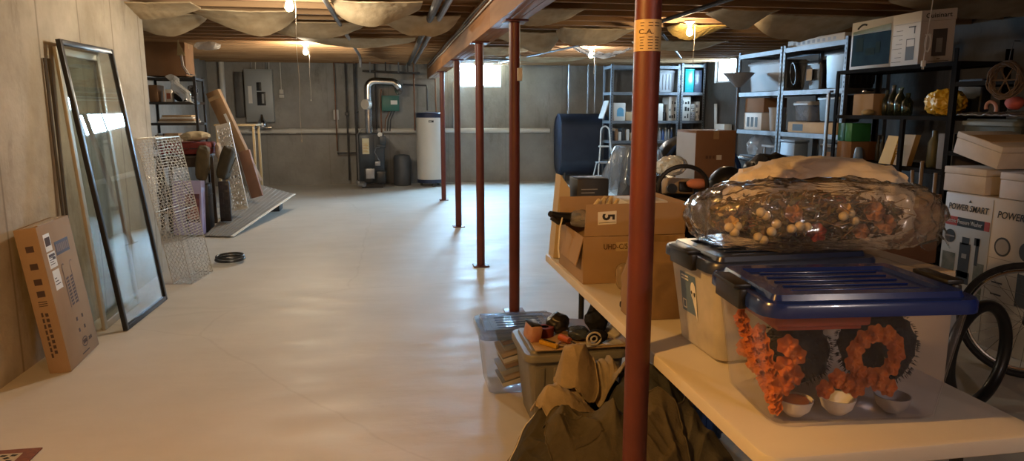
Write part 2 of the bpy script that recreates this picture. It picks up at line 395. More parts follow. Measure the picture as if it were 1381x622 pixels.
# back wall with window opening
WX0, WX1, WZ0, WZ1 = 1.42, 2.28, 1.96, 2.42
w = MB()
w.bb(XF, WX0, YB, 15.0, 0, ZS); w.bb(WX1, XR + .25, YB, 15.0, 0, ZS); w.bb(WX0, WX1, YB, 15.0, 0, WZ0); w.bb(WX0, WX1, YB, 15.0, WZ1, ZS)
struct('wall_back', w, M_wb)
VY0, VY1, VZ0, VZ1 = 12.14, 12.98, 2.0, 2.47
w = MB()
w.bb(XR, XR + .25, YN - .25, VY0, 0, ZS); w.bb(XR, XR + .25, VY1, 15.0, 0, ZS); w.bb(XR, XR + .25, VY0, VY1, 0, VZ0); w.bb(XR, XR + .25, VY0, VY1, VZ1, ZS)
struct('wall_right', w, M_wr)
M_winframe = mat('white_window_vinyl', (0.62, 0.63, 0.65), rough=0.5)
M_day = emit_mat('daylit_frosted_pane', (0.40, 0.70, 1.0), 95.0)
f = MB(); t_ = .035; yf = YB + .06
f.bb(WX0, WX1, yf, yf + .07, WZ0, WZ0 + t_); f.bb(WX0, WX1, yf, yf + .07, WZ1 - t_, WZ1)
for x in (WX0, WX1 - t_, (WX0 + WX1) / 2 - t_ / 2): f.bb(x, x + t_, yf, yf + .07, WZ0 + t_, WZ1 - t_)
o = struct('window_1', f, M_winframe)
g = MB(); g.bb(WX0 + .02, WX1 - .02, yf + .03, yf + .036, WZ0 + .02, WZ1 - .02); part('pane', g, M_day, o)
f = MB(); xf = XR + .06
f.bb(xf, xf + .07, VY0, VY1, VZ0, VZ0 + t_); f.bb(xf, xf + .07, VY0, VY1, VZ1 - t_, VZ1)
for y in (VY0, VY1 - t_): f.bb(xf, xf + .07, y, y + t_, VZ0 + t_, VZ1 - t_)
o = struct('window_2', f, M_winframe)
g = MB(); g.bb(xf + .03, xf + .036, VY0 + .02, VY1 - .02, VZ0 + .02, VZ1 - .02); part('pane', g, emit_mat('daylit_side_pane', (0.50, 0.76, 1.0), 20.0), o)

# joists run across the room and lap on the beam
y = YN + 0.1; k = 0
while y < 14.7:
    for x0, x1, dy in ((-3.42 if y > 6.9 else -2.36, 0.95, 0.0), (0.78, 6.38, 0.042)):
        j = MB(); j.bb(x0, x1, y + dy, y + dy + .038, ZJ, ZS - .001); struct('ceiling_joist', j, M_joist)
    y += 0.406
BX0, BX1, BZ = 0.775, 0.955, 2.115
for y0, y1 in ((YN, 5.55), (5.556, 10.6), (10.606, YB)):
    b = MB()
    for i in range(3): b.bb(BX0 + i * .06 + .001, BX0 + (i + 1) * .06 - .001, y0, y1, BZ, ZJ - .001, bev=.003)
    struct('ceiling_beam', b, M_beam)

# ------------------------------------------------------------------ bulbs
M_porc = mat('white_porcelain', (0.70, 0.68, 0.64), rough=0.3)
M_string = mat('pull_string', (0.55, 0.50, 0.42), rough=0.8)
def bulb(x, y, label, string, col, strength):
    M_bulb = emit_mat('lit_bulb_%d' % int(strength), col, strength)
    t = thing('bulb_socket', label, 'light bulb', (x, y, ZJ), group='bare ceiling bulbs')
    b = MB(); b.lathe([(.055, 0), (.055, -.012), (.035, -.03), (.022, -.045), (.021, -.06)], (x, y, ZJ - .002), 20); part('lamp_holder', b, M_porc, t)
    b = MB(); b.lathe([(.013, -.058), (.014, -.07), (.024, -.092), (.031, -.115), (.029, -.135), (.018, -.15), (.003, -.155)], (x, y, ZJ - .002), 16); part('bulb', b, M_bulb, t)
    if string:
        b = MB(); n = max(6, int(string * 20))
        b.tube([(x + .045 + .004 * math.sin(i * .6), y - .02, ZJ - .02 - string * i / n) for i in range(n + 1)], .0022, 5)
        b.blob((x + .045, y - .02, ZJ - .025 - string), (.006, .006, .012), 2)
        part('pull_string', b, M_string, t)
bulb(-.733, 5.84, 'bare glowing bulb at the top left, above the long pull string, nearest the glass door', 1.12, (1, .87, .66), 370)
bulb(-1.109, 10.30, 'bare glowing bulb hanging in front of the grey breaker panel', .75, (1, .85, .62), 520)
bulb(3.053, 7.07, 'bare glowing bulb right of the near red column, beside yellow insulation', .42, (1, .74, .44), 140)
bulb(2.926, 10.27, 'bare glowing bulb hanging in front of the dark blue oil tank', .35, (1, .93, .85), 260)
bulb(-.75, 1.3, 'bare bulb overhead by the doormat, out of the picture', 0, (1, .51, .13), 720)
bulb(2.0, -.9, 'bare bulb behind the camera, out of the picture', 0, (1, .86, .80), 240)
# ================================================================== STEEL COLUMNS
def column(x, y, label, n=28):
    t = thing('steel_column', label, 'column', (x, y, 0))
    b = MB(); b.cyl((x, y, .0125), (x, y, BZ - .0135), .039, n=n); part('shaft', b, M_red, t)
    b = MB(); b.bb(x - .075, x + .075, y - .075, y + .075, .002, .012, bev=.002); part('base_plate', b, M_red, t)
    b = MB(); b.bb(x - .08, x + .08, y - .11, y + .11, BZ - .0132, BZ - .001, bev=.002); part('cap_plate', b, M_red, t)
    return t
near = column(.755, 2.05, 'red steel column nearest the camera, with a cream paper label near its top', 48)
column(.883, 5.06, 'red steel column standing behind the floor bin with the blue lid, second from the camera')
column(.835, 6.68, 'red steel column third from the camera, in front of the back window')
column(.845, 9.05, 'red steel column fourth from the camera, left of the back window')
column(.862, 11.83, 'red steel column farthest from the camera, beside the white water heater')
# cream label wrapped round the near column
lx, ly, lr = .755, 2.05, .0397
b = MB(); z0, z1 = 1.668, 1.757
a0, a1 = 168, 385
def lab(u, v): a = R(a0 + (a1 - a0) * u); return (lx + lr * math.cos(a), ly + lr * math.sin(a), z0 + (z1 - z0) * v)
b.grid(lab, 24, 1)
lb = part('paper_label', b, mat('aged_label_paper', (0.58, 0.42, 0.20), (0.50, 0.36, 0.18), scale=30, rough=0.5), near, label='cream paper label with black letters C.A.')
b = MB()
def onlab(ac, zc):
    def f(p): a = R(ac) + p.x / lr; return V((lx + (lr + .0006) * math.cos(a), ly + (lr + .0006) * math.sin(a), zc + p.y))
    return f
text_mb(b, 'C.A.', .020, None, 0.0, bend=onlab(243, 1.722), sx=1.25, bold=.0004)
rr = random.Random(3)
for i in range(10):
    z = z0 + .006 + i * .008
    if abs(z - 1.722) < .012: continue
    for ac, wd in ((226, .016), (262, .016), (292, .020)):
        wv = wd * rr.uniform(.55, 1)
        for q in range(6):
            a = R(ac) + wv * (q / 6 - .5) / lr; e = R(ac) + wv * ((q + 1) / 6 - .5) / lr; rad = lr + .0005
            b.quad((lx + rad * math.cos(a), ly + rad * math.sin(a), z), (lx + rad * math.cos(e), ly + rad * math.sin(e), z), (lx + rad * math.cos(e), ly + rad * math.sin(e), z + .0022), (lx + rad * math.cos(a), ly + rad * math.sin(a), z + .0022))
part('lettering', b, mat('faded_print', (0.10, 0.06, 0.03), rough=.7), lb)
b = MB(); b.bb(.895, .93, 5.0, 5.05, 1.70, 1.79, bev=.004); b.bb(.9, .925, 4.997, 5.0, 1.715, 1.775)
solo('electrical_box', b, M_whitecard, 'small white electrical box fixed to the second red column', 'electrical box')

# ================================================================== CEILING SERVICES
def pipe(name, pts, r, m, label, cat='pipe', n=10):
    b = MB(); b.tube(pts, r, n); return solo(name, b, m, label, cat, loc=pts[0])
pipe('ceiling_pipe', [(-.50, 3.0, 2.372), (-.48, 7.5, 2.372), (-.455, 12.2, 2.372), (-.455, 12.3, 2.33), (-.455, 12.35, 2.2)], .022, M_pipegrey, 'thin grey ceiling pipe running front to back left of centre, towards the boiler')
pipe('ceiling_pipe', [(.50, 3.0, 2.366), (.495, 8, 2.366), (.488, 13.6, 2.366)], .028, M_pipegrey, 'grey ceiling pipe just left of the wooden beam')
pipe('ceiling_pipe', [(.41, 3.0, 2.360), (.405, 8, 2.360), (.40, 13.9, 2.360)], .034, M_iron, 'thick dark ceiling pipe beside the grey one left of the beam')
pipe('ceiling_pipe', [(2.70, 3.0, 2.37), (2.70, 7.6, 2.37)], .02, M_iron, 'dark pipe along the joists right of the near red column')
pipe('ceiling_conduit', [(2.10, 13.5, 2.38), (2.68, 9.66, 2.385)], .017, M_galv, 'slanting bright conduit under the joists, right of the third column', 'conduit')
pipe('ceiling_conduit', [(5.0, 11.9, 2.385), (3.2, 8.2, 2.385)], .016, M_galv, 'long bright conduit slanting towards the right-hand window', 'conduit')
for i, (dx, dz, mm, nm) in enumerate(((-.012, -.05, M_cable, 'upper pale'), (-.016, -.075, M_cableblack, 'middle dark'), (-.012, -.105, M_cable, 'lower pale'))):
    pts = [(BX0 + dx - .004 * math.sin(q * 1.3 + i), YN + .3 + q * .55, ZJ + dz + .004 * math.sin(q * .9 + i * 2)) for q in range(30)]
    b = MB(); b.tube(pts, .0065, 6)
    solo('stapled_cord', b, mm, f'{nm} electrical cable stapled along the side of the wooden beam', 'cable', loc=pts[0])
# white conduit crossing under the joists right of the beam near the window
pipe('ceiling_conduit', [(.965, 12.6, 2.385), (1.5, 12.75, 2.375), (2.3, 12.9, 2.385)], .014, M_galv, 'short bright conduit crossing just in front of the back window', 'conduit')

def batt(x0, x1, yc, sag, label, m=None, wdt=.36, skew=.5, seed=0.0, zt=2.392, rag=.03):
    """a batt coming away from between its joists: held at both ends, hanging in a flat ragged belly, one long edge lower"""
    b = MB(); ln_ = x1 - x0
    def fn(u, v):
        x = x0 + ln_ * u; y = yc + (v - .5) * wdt
        su = u ** (math.log(.5) / math.log(skew)); s = math.sin(PI * su) ** .75
        n1 = noise.noise(V((x * 1.5 + seed, v, seed))); n2 = noise.noise(V((x * 5 + seed, v * 2, seed))); n3 = noise.noise(V((x * 15, v * 4, seed)))
        z = zt - sag * s * v ** 1.2 * (1 + .45 * n1 + .18 * n2) - rag * .35 * abs(n3) * s - .012 * s
        y += .03 * n2 * s
        return (x, y, min(z, 2.392))
    b.grid(fn, 56, 12, (0, 0, -.010))
    return solo('hanging_insulation', b, m or M_kraft, label, 'insulation', sharp=60)
BATTS = [
    (-2.30, -1.62, 6.70, .09, 'tan insulation batt sagging right above the end of the left concrete wall', None, .3),
    (-2.75, -1.75, 7.46, .12, 'second tan insulation batt behind the end of the left concrete wall', None, .6),
    (-1.75, -.85, 7.10, .15, 'long tan insulation batt sagging to the left of the first bulb', None, .6),
    (-1.3, -.25, 7.87, .12, 'tan insulation batt sagging behind the first bulb', None, .5),
    (-.45, .30, 6.35, .13, 'tan insulation batt sagging between the two ceiling pipes, the deepest one', None, .4),
    (-.10, .70, 7.15, .15, 'tan insulation batt sagging just left of the beam', None, .6),
    (-1.1, .35, 9.4, .07, 'far tan insulation batt above the boiler', None, .5),
    (1.02, 1.75, 6.5, .10, 'tan insulation batt just right of the beam by the second column', None, .4),
    (1.05, 2.05, 8.4, .20, 'large drooping insulation batt left of the near red column', None, .72),
    (1.9, 2.75, 7.95, .16, 'drooping insulation batt behind the label of the near column', None, .35),
    (1.0, 2.1, 10.4, .09, 'far insulation batt between the beam and the oil tank bulb', None, .5),
    (2.95, 3.5, 6.3, .14, 'loose tan insulation batt right of the third bulb', None, .62),
    (3.55, 4.75, 6.55, .17, 'torn tan insulation batt drooping above the metal shelves', None, .4),
    (4.1, 5.9, 5.3, .10, 'brown insulation batt sagging over the stored boxed appliances', None, .5),
    (3.2, 4.4, 9.1, .10, 'far tan insulation batt left of the metal shelves', None, .5),
    (2.0, 3.4, 12.2, .06, 'farthest insulation batt above the blue oil tank', None, .5),
]
for i, (x0, x1, yc, sg, lab_, mm, sk) in enumerate(BATTS): batt(x0, x1, yc, sg, lab_, mm, skew=sk, seed=i * 3.7)
batt(3.02, 3.62, 7.42, .10, 'glass wool painted yellow as lit, beside the bulb right of the near column', M_fibre, skew=.4, seed=50, rag=.06)
b = MB()
def foil(u, v):
    x = 2.55 + .75 * u; y = 9.7 + .3 * (v - .5)
    return (x, y, 2.375 - .13 * math.sin(PI * u) ** .7 * (1 - .4 * abs(2 * v - 1)) - .05 * fold(V((x, y, 0)), 6, (1, 2, 1), 3))
b.grid(foil, 60, 12, (0, 0, -.006))
solo('hanging_plastic_sheet', b, clear_mat('milky_sheet', (1, 1, 1), .55, (.75, .73, .7), .2, 1.5), 'crumpled white plastic sheet hanging by the oil tank bulb', 'plastic sheet')
# ================================================================== BACK WALL SERVICES
M_panel = mat('grey_enamel', (0.33, 0.35, 0.36), (0.30, 0.32, 0.33), scale=3, rough=0.45)
t = thing('breaker_panel', 'tall grey electrical breaker panel on the back wall, its cover open at the handles', 'breaker panel', (-2.48, YB, 1.26))
b = MB(); b.bb(-2.745, -2.225, 14.60, YB - .002, 1.26, 2.27, bev=.006); part('enclosure', b, M_panel, t)
b = MB(); b.bb(-2.725, -2.245, 14.588, 14.599, 1.30, 2.23, bev=.004); part('cover', b, M_panel, t)
b = MB(); b.bb(-2.52, -2.43, 14.58, 14.587, 1.86, 2.02, bev=.002); b.bb(-2.52, -2.36, 14.58, 14.587, 1.58, 1.84, bev=.002); part('breaker_handle', b, M_blackplastic, t)
b = MB(); b.bb(-2.68, -2.61, 14.583, 14.5875, 1.62, 1.95); part('circuit_label', b, M_paperwhite, t)
b = MB(); b.bb(-2.43, -2.395, 14.575, 14.5795, 1.62, 1.80); part('switch_row', b, M_panel, t)
b = MB(); b.bb(-2.93, -2.78, 14.62, YB - .002, 1.36, 2.22, bev=.005); b.bb(-2.92, -2.79, 14.612, 14.62, 1.38, 2.2, bev=.003)
solo('electrical_cabinet', b, mat('dark_enamel', (.10, .095, .09), rough=.5), 'narrow dark cabinet left of the grey breaker panel', 'electrical cabinet')
for i, x in enumerate((-2.62, -2.54, -2.34, -2.29)):
    b = MB(); b.tube([(x, 14.68, 2.275), (x + .005, 14.68, 2.4), (x + .03 * (i - 1.5), 14.66, 2.62)], .013, 8)
    solo('panel_cable', b, M_cable if i % 2 else M_pipegrey, 'cable rising from the top of the grey breaker panel', 'cable', group='cables over the breaker panel')
b = MB(); b.bb(-2.125, -2.035, 14.69, YB - .002, 1.73, 1.79, bev=.004); b.bb(-2.115, -2.045, 14.69, YB - .002, 1.805, 1.89, bev=.004); b.cyl((-2.08, 14.72, 1.89), (-2.08, 14.72, 2.6), .009, n=8)
solo('wall_outlet', b, M_whitecard, 'small white outlet boxes with a conduit right of the breaker panel', 'outlet')
b = MB(); b.tube([(-3.15, 14.62, .0), (-3.15, 14.62, 2.62)], .052, 16); b.lathe([(.06, -.05), (.066, -.03), (.066, .03), (.06, .05)], (-3.15, 14.62, 1.5), 16)
solo('vent_pipe', b, M_pvc, 'upright cream drain pipe in the far left corner, left of the breaker panel', 'pipe')
b = MB(); b.tube([(-3.08, 14.64, 1.085), (-.9, 14.64, 1.08), (2.2, 14.64, 1.075), (3.3, 14.64, 1.07)], .05, 14)
for x in (-1.9, -.7, 1.0): b.cyl((x - .06, 14.64, 1.08), (x + .06, 14.64, 1.08), .058, n=14)
b.tube([(1.33, 14.64, 1.12), (1.33, 14.66, 2.05)], .05, 12)
solo('waste_pipe', b, M_pvc, 'long cream waste pipe running level along the back wall behind the boiler', 'pipe')
b = MB(); b.lathe([(.085, 0), (.088, .01), (.082, .09), (.04, .16), (.022, .235), (.012, .24)], (-2.435, 14.46, 1.172), 24)
b.bb(-2.62, -2.25, 14.36, 14.58, 1.145, 1.17, bev=.003)
b.cyl((-2.58, 14.5, 1.158), (-2.58, 14.745, 1.158), .008, n=8); b.cyl((-2.29, 14.5, 1.158), (-2.29, 14.745, 1.158), .008, n=8)
solo('funnel', b, M_chrome, 'shiny metal cone on a small bracket under the breaker panel', 'funnel')

# pipework left of the boiler
def pp(pts, r, m, label, extra=None, name='boiler_pipe', n=8, group=None):
    b = MB(); b.tube(pts, r, n)
    if extra: extra(b)
    return solo(name, b, m, label, 'pipe', loc=pts[0], group=group)
pp([(-1.04, 14.50, .69), (-1.04, 14.455, 2.40), (-.02, 14.455, 2.40), (.35, 14.455, 2.37)], .013, M_copper, 'copper pipe rising by the white control box, turning along the wall top')
pp([(-1.05, 14.61, .64), (-.80, 14.61, .64), (-.60, 14.61, .64), (-.55, 14.61, .60)], .018, M_iron, 'short level iron pipe left of the boiler')
def vlv(z):
    def e(b):
        b.blob((-.83, 14.55, z), (.045, .03, .045), 2); b.cyl((-.83, 14.5, z), (-.83, 14.46, z), .03, n=12)
    return e
pp([(-.83, 14.56, .10), (-.83, 14.56, .68), (-.83, 14.55, 1.45), (-.83, 14.55, 2.62)], .017, M_iron, 'upright iron pipe with a round valve, farthest left beside the boiler', vlv(1.42))
def vlv2(b): b.blob((-.655, 14.5, 1.44), (.03, .03, .05), 2); b.cyl((-.655, 14.47, 1.44), (-.6, 14.45, 1.46), .01, n=8)
pp([(-.655, 14.5, .05), (-.655, 14.5, 1.3), (-.655, 14.5, 2.62)], .026, M_iron, 'thick upright iron pipe directly left of the boiler', vlv2)
pp([(-.63, 14.34, .12), (-.63, 14.34, 1.02), (-.55, 14.34, 1.10), (-.25, 14.34, 1.10)], .019, M_pipegrey, 'pale pipe standing at the boiler corner and bending over its top')
pp([(-.26, 14.56, 1.1), (-.26, 14.56, 2.62)], .016, M_iron, 'thin upright pipe behind the flue')
pp([(-.165, 14.55, 1.05), (-.165, 14.55, 1.78), (-.15, 14.55, 1.85), (-.15, 14.55, 1.9)], .016, M_copper, 'short pipe rising left of the green control box')
for i, x in enumerate((.0, .05, .1)):
    pp([(x - .1, 14.45, 1.08), (x - .08, 14.5, 1.3), (x, 14.55, 1.468)], .011, M_cableblack if i else M_copper, 'thin line running from the boiler up to the green box', name='boiler_line', group='thin lines under the green box')
pp([(.50, 14.56, 1.08), (.50, 14.56, 2.62)], .016, M_copper, 'copper pipe rising left of the water heater')
pp([(.28, 14.6, 2.0), (.75, 14.6, 1.98), (.75, 14.45, 1.9), (.75, 14.4, 1.48)], .017, M_iron, 'dark pipe coming down into the top of the water heater')
pp([(.93, 14.5, 1.45), (.93, 14.6, 1.7), (.93, 14.6, 2.62)], .015, M_copper, 'copper pipe rising from the right side of the water heater')
pp([(-.5, 14.5, 2.25), (.4, 14.5, 2.22), (.62, 14.5, 2.22)], .02, M_iron, 'level dark pipe high up over the flue')
for i, x in enumerate((-.35, -.05, .2, .38)):
    pp([(x, 14.42, 2.22), (x, 14.42, 2.62)], .014, M_iron if i % 2 else M_pipegrey, 'short pipe hanging between joist and level pipe over the flue', name='riser_pipe', group='short risers over the flue')
b = MB(); b.bb(-1.10, -1.0, 14.66, YB - .002, 1.30, 1.50, bev=.008); b.cyl((-1.03, 14.7, 1.12), (-1.03, 14.7, 1.30), .012, n=8); b.bb(-1.085, -1.015, 14.652, 14.66, 1.34, 1.46, bev=.003)
solo('control_box', b, M_whitecard, 'small white control box on the back wall left of the boiler', 'control box')

# boiler
M_boiler = mat('boiler_blue_black', (0.022, 0.030, 0.040), (0.032, 0.042, 0.054), scale=3, rough=0.4)
t = thing('boiler', 'dark blue-black oil boiler with a yellow tag and metal flue against the back wall', 'boiler', (-.35, 14.1, 0))
b = MB(); b.bb(-.60, -.12, 13.9, 14.4, .10, 1.04, bev=.02); part('jacket', b, M_boiler, t)
b = MB(); b.bb(-.56, -.16, 13.94, 14.36, .0, .099); part('base', b, M_iron, t)
b = MB(); b.bb(-.585, -.30, 13.885, 13.899, .40, 1.02, bev=.004); part('front_panel', b, M_boiler, t)
b = MB(); b.bb(-.53, -.40, 13.878, 13.884, .66, .96, bev=.002); part('warning_tag', b, mat('yellow_tag', (.55, .50, .30), (.60, .57, .42), scale=12, rough=.6), t, label='yellow and white paper tag')
b = MB()
for i in range(6): b.bb(-.515, -.42 - .02 * (i % 2), 13.8765, 13.8775, .70 + i * .03, .708 + i * .03)
part('lettering', b, mat('orange_print', (.5, .25, .05), rough=.6), t)
b = MB(); b.bb(-.26, -.09, 13.86, 13.885, .78, .84, bev=.006); b.bb(-.20, -.08, 13.80, 13.885, .84, 1.0, bev=.01); part('aquastat', b, M_boiler, t)
b = MB(); b.cyl((-.19, 13.86, 1.03), (-.19, 13.84, 1.03), .045, n=20); b.cyl((-.19, 13.87, 1.03), (-.19, 13.9, 1.03), .012, n=8); part('pressure_gauge', b, M_paperwhite, t)
b = MB(); b.cyl((-.42, 13.885, .30), (-.42, 13.66, .26), .085, n=18); b.bb(-.50, -.36, 13.62, 13.76, .14, .40, bev=.015); b.bb(-.28, -.1, 13.72, 13.87, .1, .34, bev=.02); part('burner', b, M_blackplastic, t)
b = MB(); b.bb(-.47, -.31, 13.61, 13.619, .21, .40, bev=.002)
for q in range(2):
    for s_ in range(2): b.cyl((-.43 + s_ * .08, 13.612, .255 + q * .1), (-.43 + s_ * .08, 13.602, .255 + q * .1), .028, n=14)
part('burner_control', b, M_pipegrey, t, label='grey burner control with round dials')
b = MB(); b.bb(-.30, -.20, 13.80, 13.884, .44, .52, bev=.004); part('junction_box', b, M_pipegrey, t)
b = MB(); b.tube([(-.2, 13.84, .79), (-.27, 13.83, .78), (-.30, 13.83, .70), (-.25, 13.82, .60), (-.21, 13.82, .52), (-.205, 13.82, .44)], .010, 8); part('flexible_conduit', b, M_galv, t)
b = MB(); b.cyl((-.50, 13.7, .10), (-.6, 13.76, .10), .05, n=14); b.blob((-.62, 13.75, .13), (.05, .05, .05), 2); part('circulator', b, M_pipegrey, t)
b = MB()
pts = [(-.40, 14.2, 1.05), (-.40, 14.2, 1.90)] + [(-.40 + .14 - .14 * math.cos(R(a)), 14.2, 1.90 + .14 * math.sin(R(a))) for a in range(15, 91, 15)] + [(.05, 14.2, 2.03)] + [(.05 + .12 * math.sin(R(a)), 14.2 + .0, 1.91 + .12 * math.cos(R(a))) for a in range(15, 76, 15)] + [(.19, 14.3, 1.87), (.2, 14.74, 1.87)]
b.tube(pts, .075, 18)
for z in (1.14, 1.30): b.cyl((-.40, 14.2, z), (-.40, 14.2, z + .03), .081, n=18)
part('flue_pipe', b, M_chrome, t, label='bright metal flue elbow')
b = MB(); b.cyl((-.40, 14.125, 1.60), (-.46, 14.04, 1.60), .095, n=22); b.cyl((-.455, 14.045, 1.60), (-.462, 14.036, 1.60), .06, n=18); part('draft_regulator', b, M_cream, t, label='round pale draft regulator')
M_green = mat('green_enamel', (0.02, 0.13, 0.10), (0.015, 0.10, 0.08), scale=3, rough=0.45)
t = thing('zone_controller', 'green zone control box on the back wall above the boiler', 'control box', (.03, 14.5, 1.5))
b = MB(); b.bb(-.145, .195, 14.49, 14.62, 1.47, 1.775, bev=.012); part('housing', b, M_green, t)
b = MB(); b.bb(.03, .16, 14.484, 14.489, 1.60, 1.68); part('label_plate', b, M_paperwhite, t, label='small white label plate')
b = MB(); b.bb(-.02, .0, 14.62, YB - .002, 1.55, 1.75); b.bb(.1, .12, 14.62, YB - .002, 1.55, 1.75); part('mounting_bracket', b, M_iron, t)
b = MB(); b.lathe([(.16, 0), (.17, .03), (.17, .55), (.15, .6), (.05, .62), (.0, .62)], (.22, 14.35, 0), 24)  # tank-shaped body added where only shade lies, slate colour for its tone
solo('shade_tank', b, mat('shade_slate', (.075, .08, .09), rough=.5), 'low slate-grey tank shape added for the shade between boiler and water heater', 'tank')
# water heater
t = thing('water_heater', 'tall white water heater with dark top and bottom beside the boiler', 'water heater', (.785, 14.2, 0))
M_heater = mat('white_heater_jacket', (.62, .60, .55), (.57, .55, .50), scale=2, rough=.4)
b = MB(); b.lathe([(.27, .14), (.272, .16), (.272, 1.33), (.268, 1.345)], (.785, 14.2, 0), 36); part('jacket', b, M_heater, t)
b = MB(); b.lathe([(.274, 1.346), (.278, 1.36), (.278, 1.42), (.262, 1.44), (.1, 1.45), (.0, 1.45)], (.785, 14.2, 0), 36); part('top_cap', b, M_navy, t)
b = MB(); b.lathe([(.2, .06), (.274, .07), (.276, .138), (.26, .139)], (.785, 14.2, 0), 36); part('bottom_cap', b, M_navy, t)
for a in (40, 160, 280):
    b = MB(); b.cyl((.785 + .2 * math.cos(R(a)), 14.2 + .2 * math.sin(R(a)), .0), (.785 + .2 * math.cos(R(a)), 14.2 + .2 * math.sin(R(a)), .062), .025, n=10); part('foot', b, M_iron, t)
b = MB(); b.bb(.74, .84, 13.922, 13.928, 1.255, 1.295, bev=.002); part('badge', b, M_ink, t)
b = MB(); b.bb(.75, .80, 13.9205, 13.922, 1.268, 1.28); part('badge_print', b, M_paperwhite, t)

# oil tank: upright obround lying front to back under its own pipes
M_tank = mat('navy_tank_paint', (0.016, 0.024, 0.048), (0.026, 0.036, 0.062), scale=3, rough=0.42, bump=.08, bscale=20)
t = thing('oil_tank', 'big dark navy oil tank on short legs at the back wall', 'oil tank', (3.9, 14.28, 0))
def obr(w, z0, z1, n=14):
    r = w / 2; c0, c1 = z0 + r, z1 - r
    return [(r * math.cos(R(180 + 180 * i / n)), c0 + r * math.sin(R(180 + 180 * i / n))) for i in range(n + 1)] + [(r * math.cos(R(180 * i / n)), c1 + r * math.sin(R(180 * i / n))) for i in range(n + 1)]
def tankpt(x0): return lambda u, v, w: (x0 + w, 14.28 + u, v)
b = MB(); b.prism(obr(.66, .16, 1.42), tankpt(3.40), .98)
part('shell', b, M_tank, t)
b = MB(); b.tube([(3.398, 14.28 + u, v) for u, v in obr(.60, .19, 1.39)], .014, 6, closed=True); part('seam', b, M_tank, t)
for x in (3.5, 4.28):
    for y in (14.1, 14.46):
        b = MB(); b.cyl((x, y, 0), (x, y, .23), .025, n=10); part('leg', b, M_iron, t)
for x, r, lab_ in ((3.62, .022, 'filler pipe rising from the left of the oil tank'), (4.02, .017, 'vent pipe rising from the middle of the oil tank'), (4.17, .017, 'vent pipe rising from the right of the oil tank')):
    b = MB(); b.cyl((x, 14.28, 1.425), (x, 14.28, 2.62), r, n=10); b.cyl((x, 14.28, 1.425), (x, 14.28, 1.48), r * 1.6, n=10)
    solo('tank_pipe', b, M_pipegrey, lab_, 'pipe')
# ================================================================== LEFT WALL: LEANING THINGS
# flat cardboard carton leaning on the wall
A, B_, A2 = V((-1.857, 4.277, 0.004)), V((-1.893, 4.776, 0.004)), V((-1.958, 4.285, .848))
Fm = frame(A, B_ - A, A2 - A)           # local x along the front face, y towards the wall, z up the box
# y axis = z cross x ; check it points to the wall
if Fm.col[1].x > 0: raise SystemExit('carton axis')
Wd, Hd, Td = .50, .855, .115
drop = Td * abs(Fm.col[1].z)
t = thing('flat_carton', 'tall flat brown cardboard carton leaning on the left wall, printed with a dark drawing', 'carton', mx=Fm)
b = MB(); b.bb(0, Wd, 0, Td, 0, Hd, bev=.004); body = part('carton', b, M_cardboard, t, local=True)
b = MB(); b.bb(.02, Wd - .02, .035, .08, Hd, Hd + .0012); b.bb(.03, Wd * .55, .0, .012, Hd, Hd + .006); part('tape', b, M_tape, t, local=True)
b = MB()
def pf(x, z, y=-.0012): return plane_frame((x, y, z), (1, 0, 0), (0, 0, 1))
b.bb(.19, .40, -.001, .0005, .655, .735); part('brand_plate', b, mat('dark_print', (.045, .03, .04), rough=.6), t, local=True)
b = MB(); 
for i in range(7): b.bb(.205 + i * .027, .205 + i * .027 + (.018 if i % 3 else .02), -.002, -.0009, .672, .718)
part('brand_letters', b, mat('worn_print', (.22, .15, .12), rough=.7), t, local=True)
b = MB(); b.bb(.06, .15, -.001, .0005, .70, .80); b.bb(.06, .17, -.001, .0005, .60, .69); b.bb(.07, .17, -.001, .0005, .47, .585); part('shipping_label', b, M_paperwhite, t, local=True, label='white shipping labels')
b = MB()
for i in range(16): b.bb(.07 + i * .0045, .0725 + i * .0045, -.002, -.0009, .73, .78)
for i in range(5): b.bb(.075, .14 - .01 * (i % 3), -.002, -.0009, .62 + i * .013, .624 + i * .013)
b.bb(.075, .16, -.002, -.0009, .665, .68); b.bb(.12, .16, -.002, -.0009, .645, .66)
for i in range(3): b.bb(.08, .15 - .02 * i, -.002, -.0009, .50 + i * .018, .505 + i * .018)
# drawing of a rack with two hooks, screws and an oval mark
def ln(p, q, wd=.005):
    p, q = V((p[0], 0, p[1])), V((q[0], 0, q[1])); d = (q - p).normalized(); n_ = V((-d.z, 0, d.x)) * wd / 2
    b.quad(*[V((v.x, -.0016, v.z)) for v in (p - n_, q - n_, q + n_, p + n_)])
for s_ in (0, 1):
    x = .215 + s_ * .125
    ln((x, .33), (x, .57), .006)
    pts = [(x + (.02 - .02 * math.cos(R(a))) * (1), .57 + .025 * math.sin(R(a))) for a in range(0, 150, 15)]
    for p, q in zip(pts, pts[1:]): ln(p, q, .006)
for i in range(9):
    for s_ in (0, 1): ln((.235 + s_ * .06, .34 + i * .02), (.275 + s_ * .06, .345 + i * .02), .012)
for x, z in ((.24, .235), (.33, .235), (.24, .165), (.33, .165)): b.bb(x, x + .02, -.002, -.0009, z, z + .022)
pts = [(.29 + .045 * math.cos(R(a)), .092 + .028 * math.sin(R(a))) for a in range(0, 361, 20)]
for p, q in zip(pts, pts[1:]): ln(p, q, .006)
for i in range(3): b.bb(.262 + i * .022, .276 + i * .022, -.002, -.0009, .082, .104)
for i in range(2): b.bb(.36 + i * .028, .378 + i * .028, -.002, -.0009, .08, .100)
b.bb(.21, .33, -.002, -.0009, .03, .036)
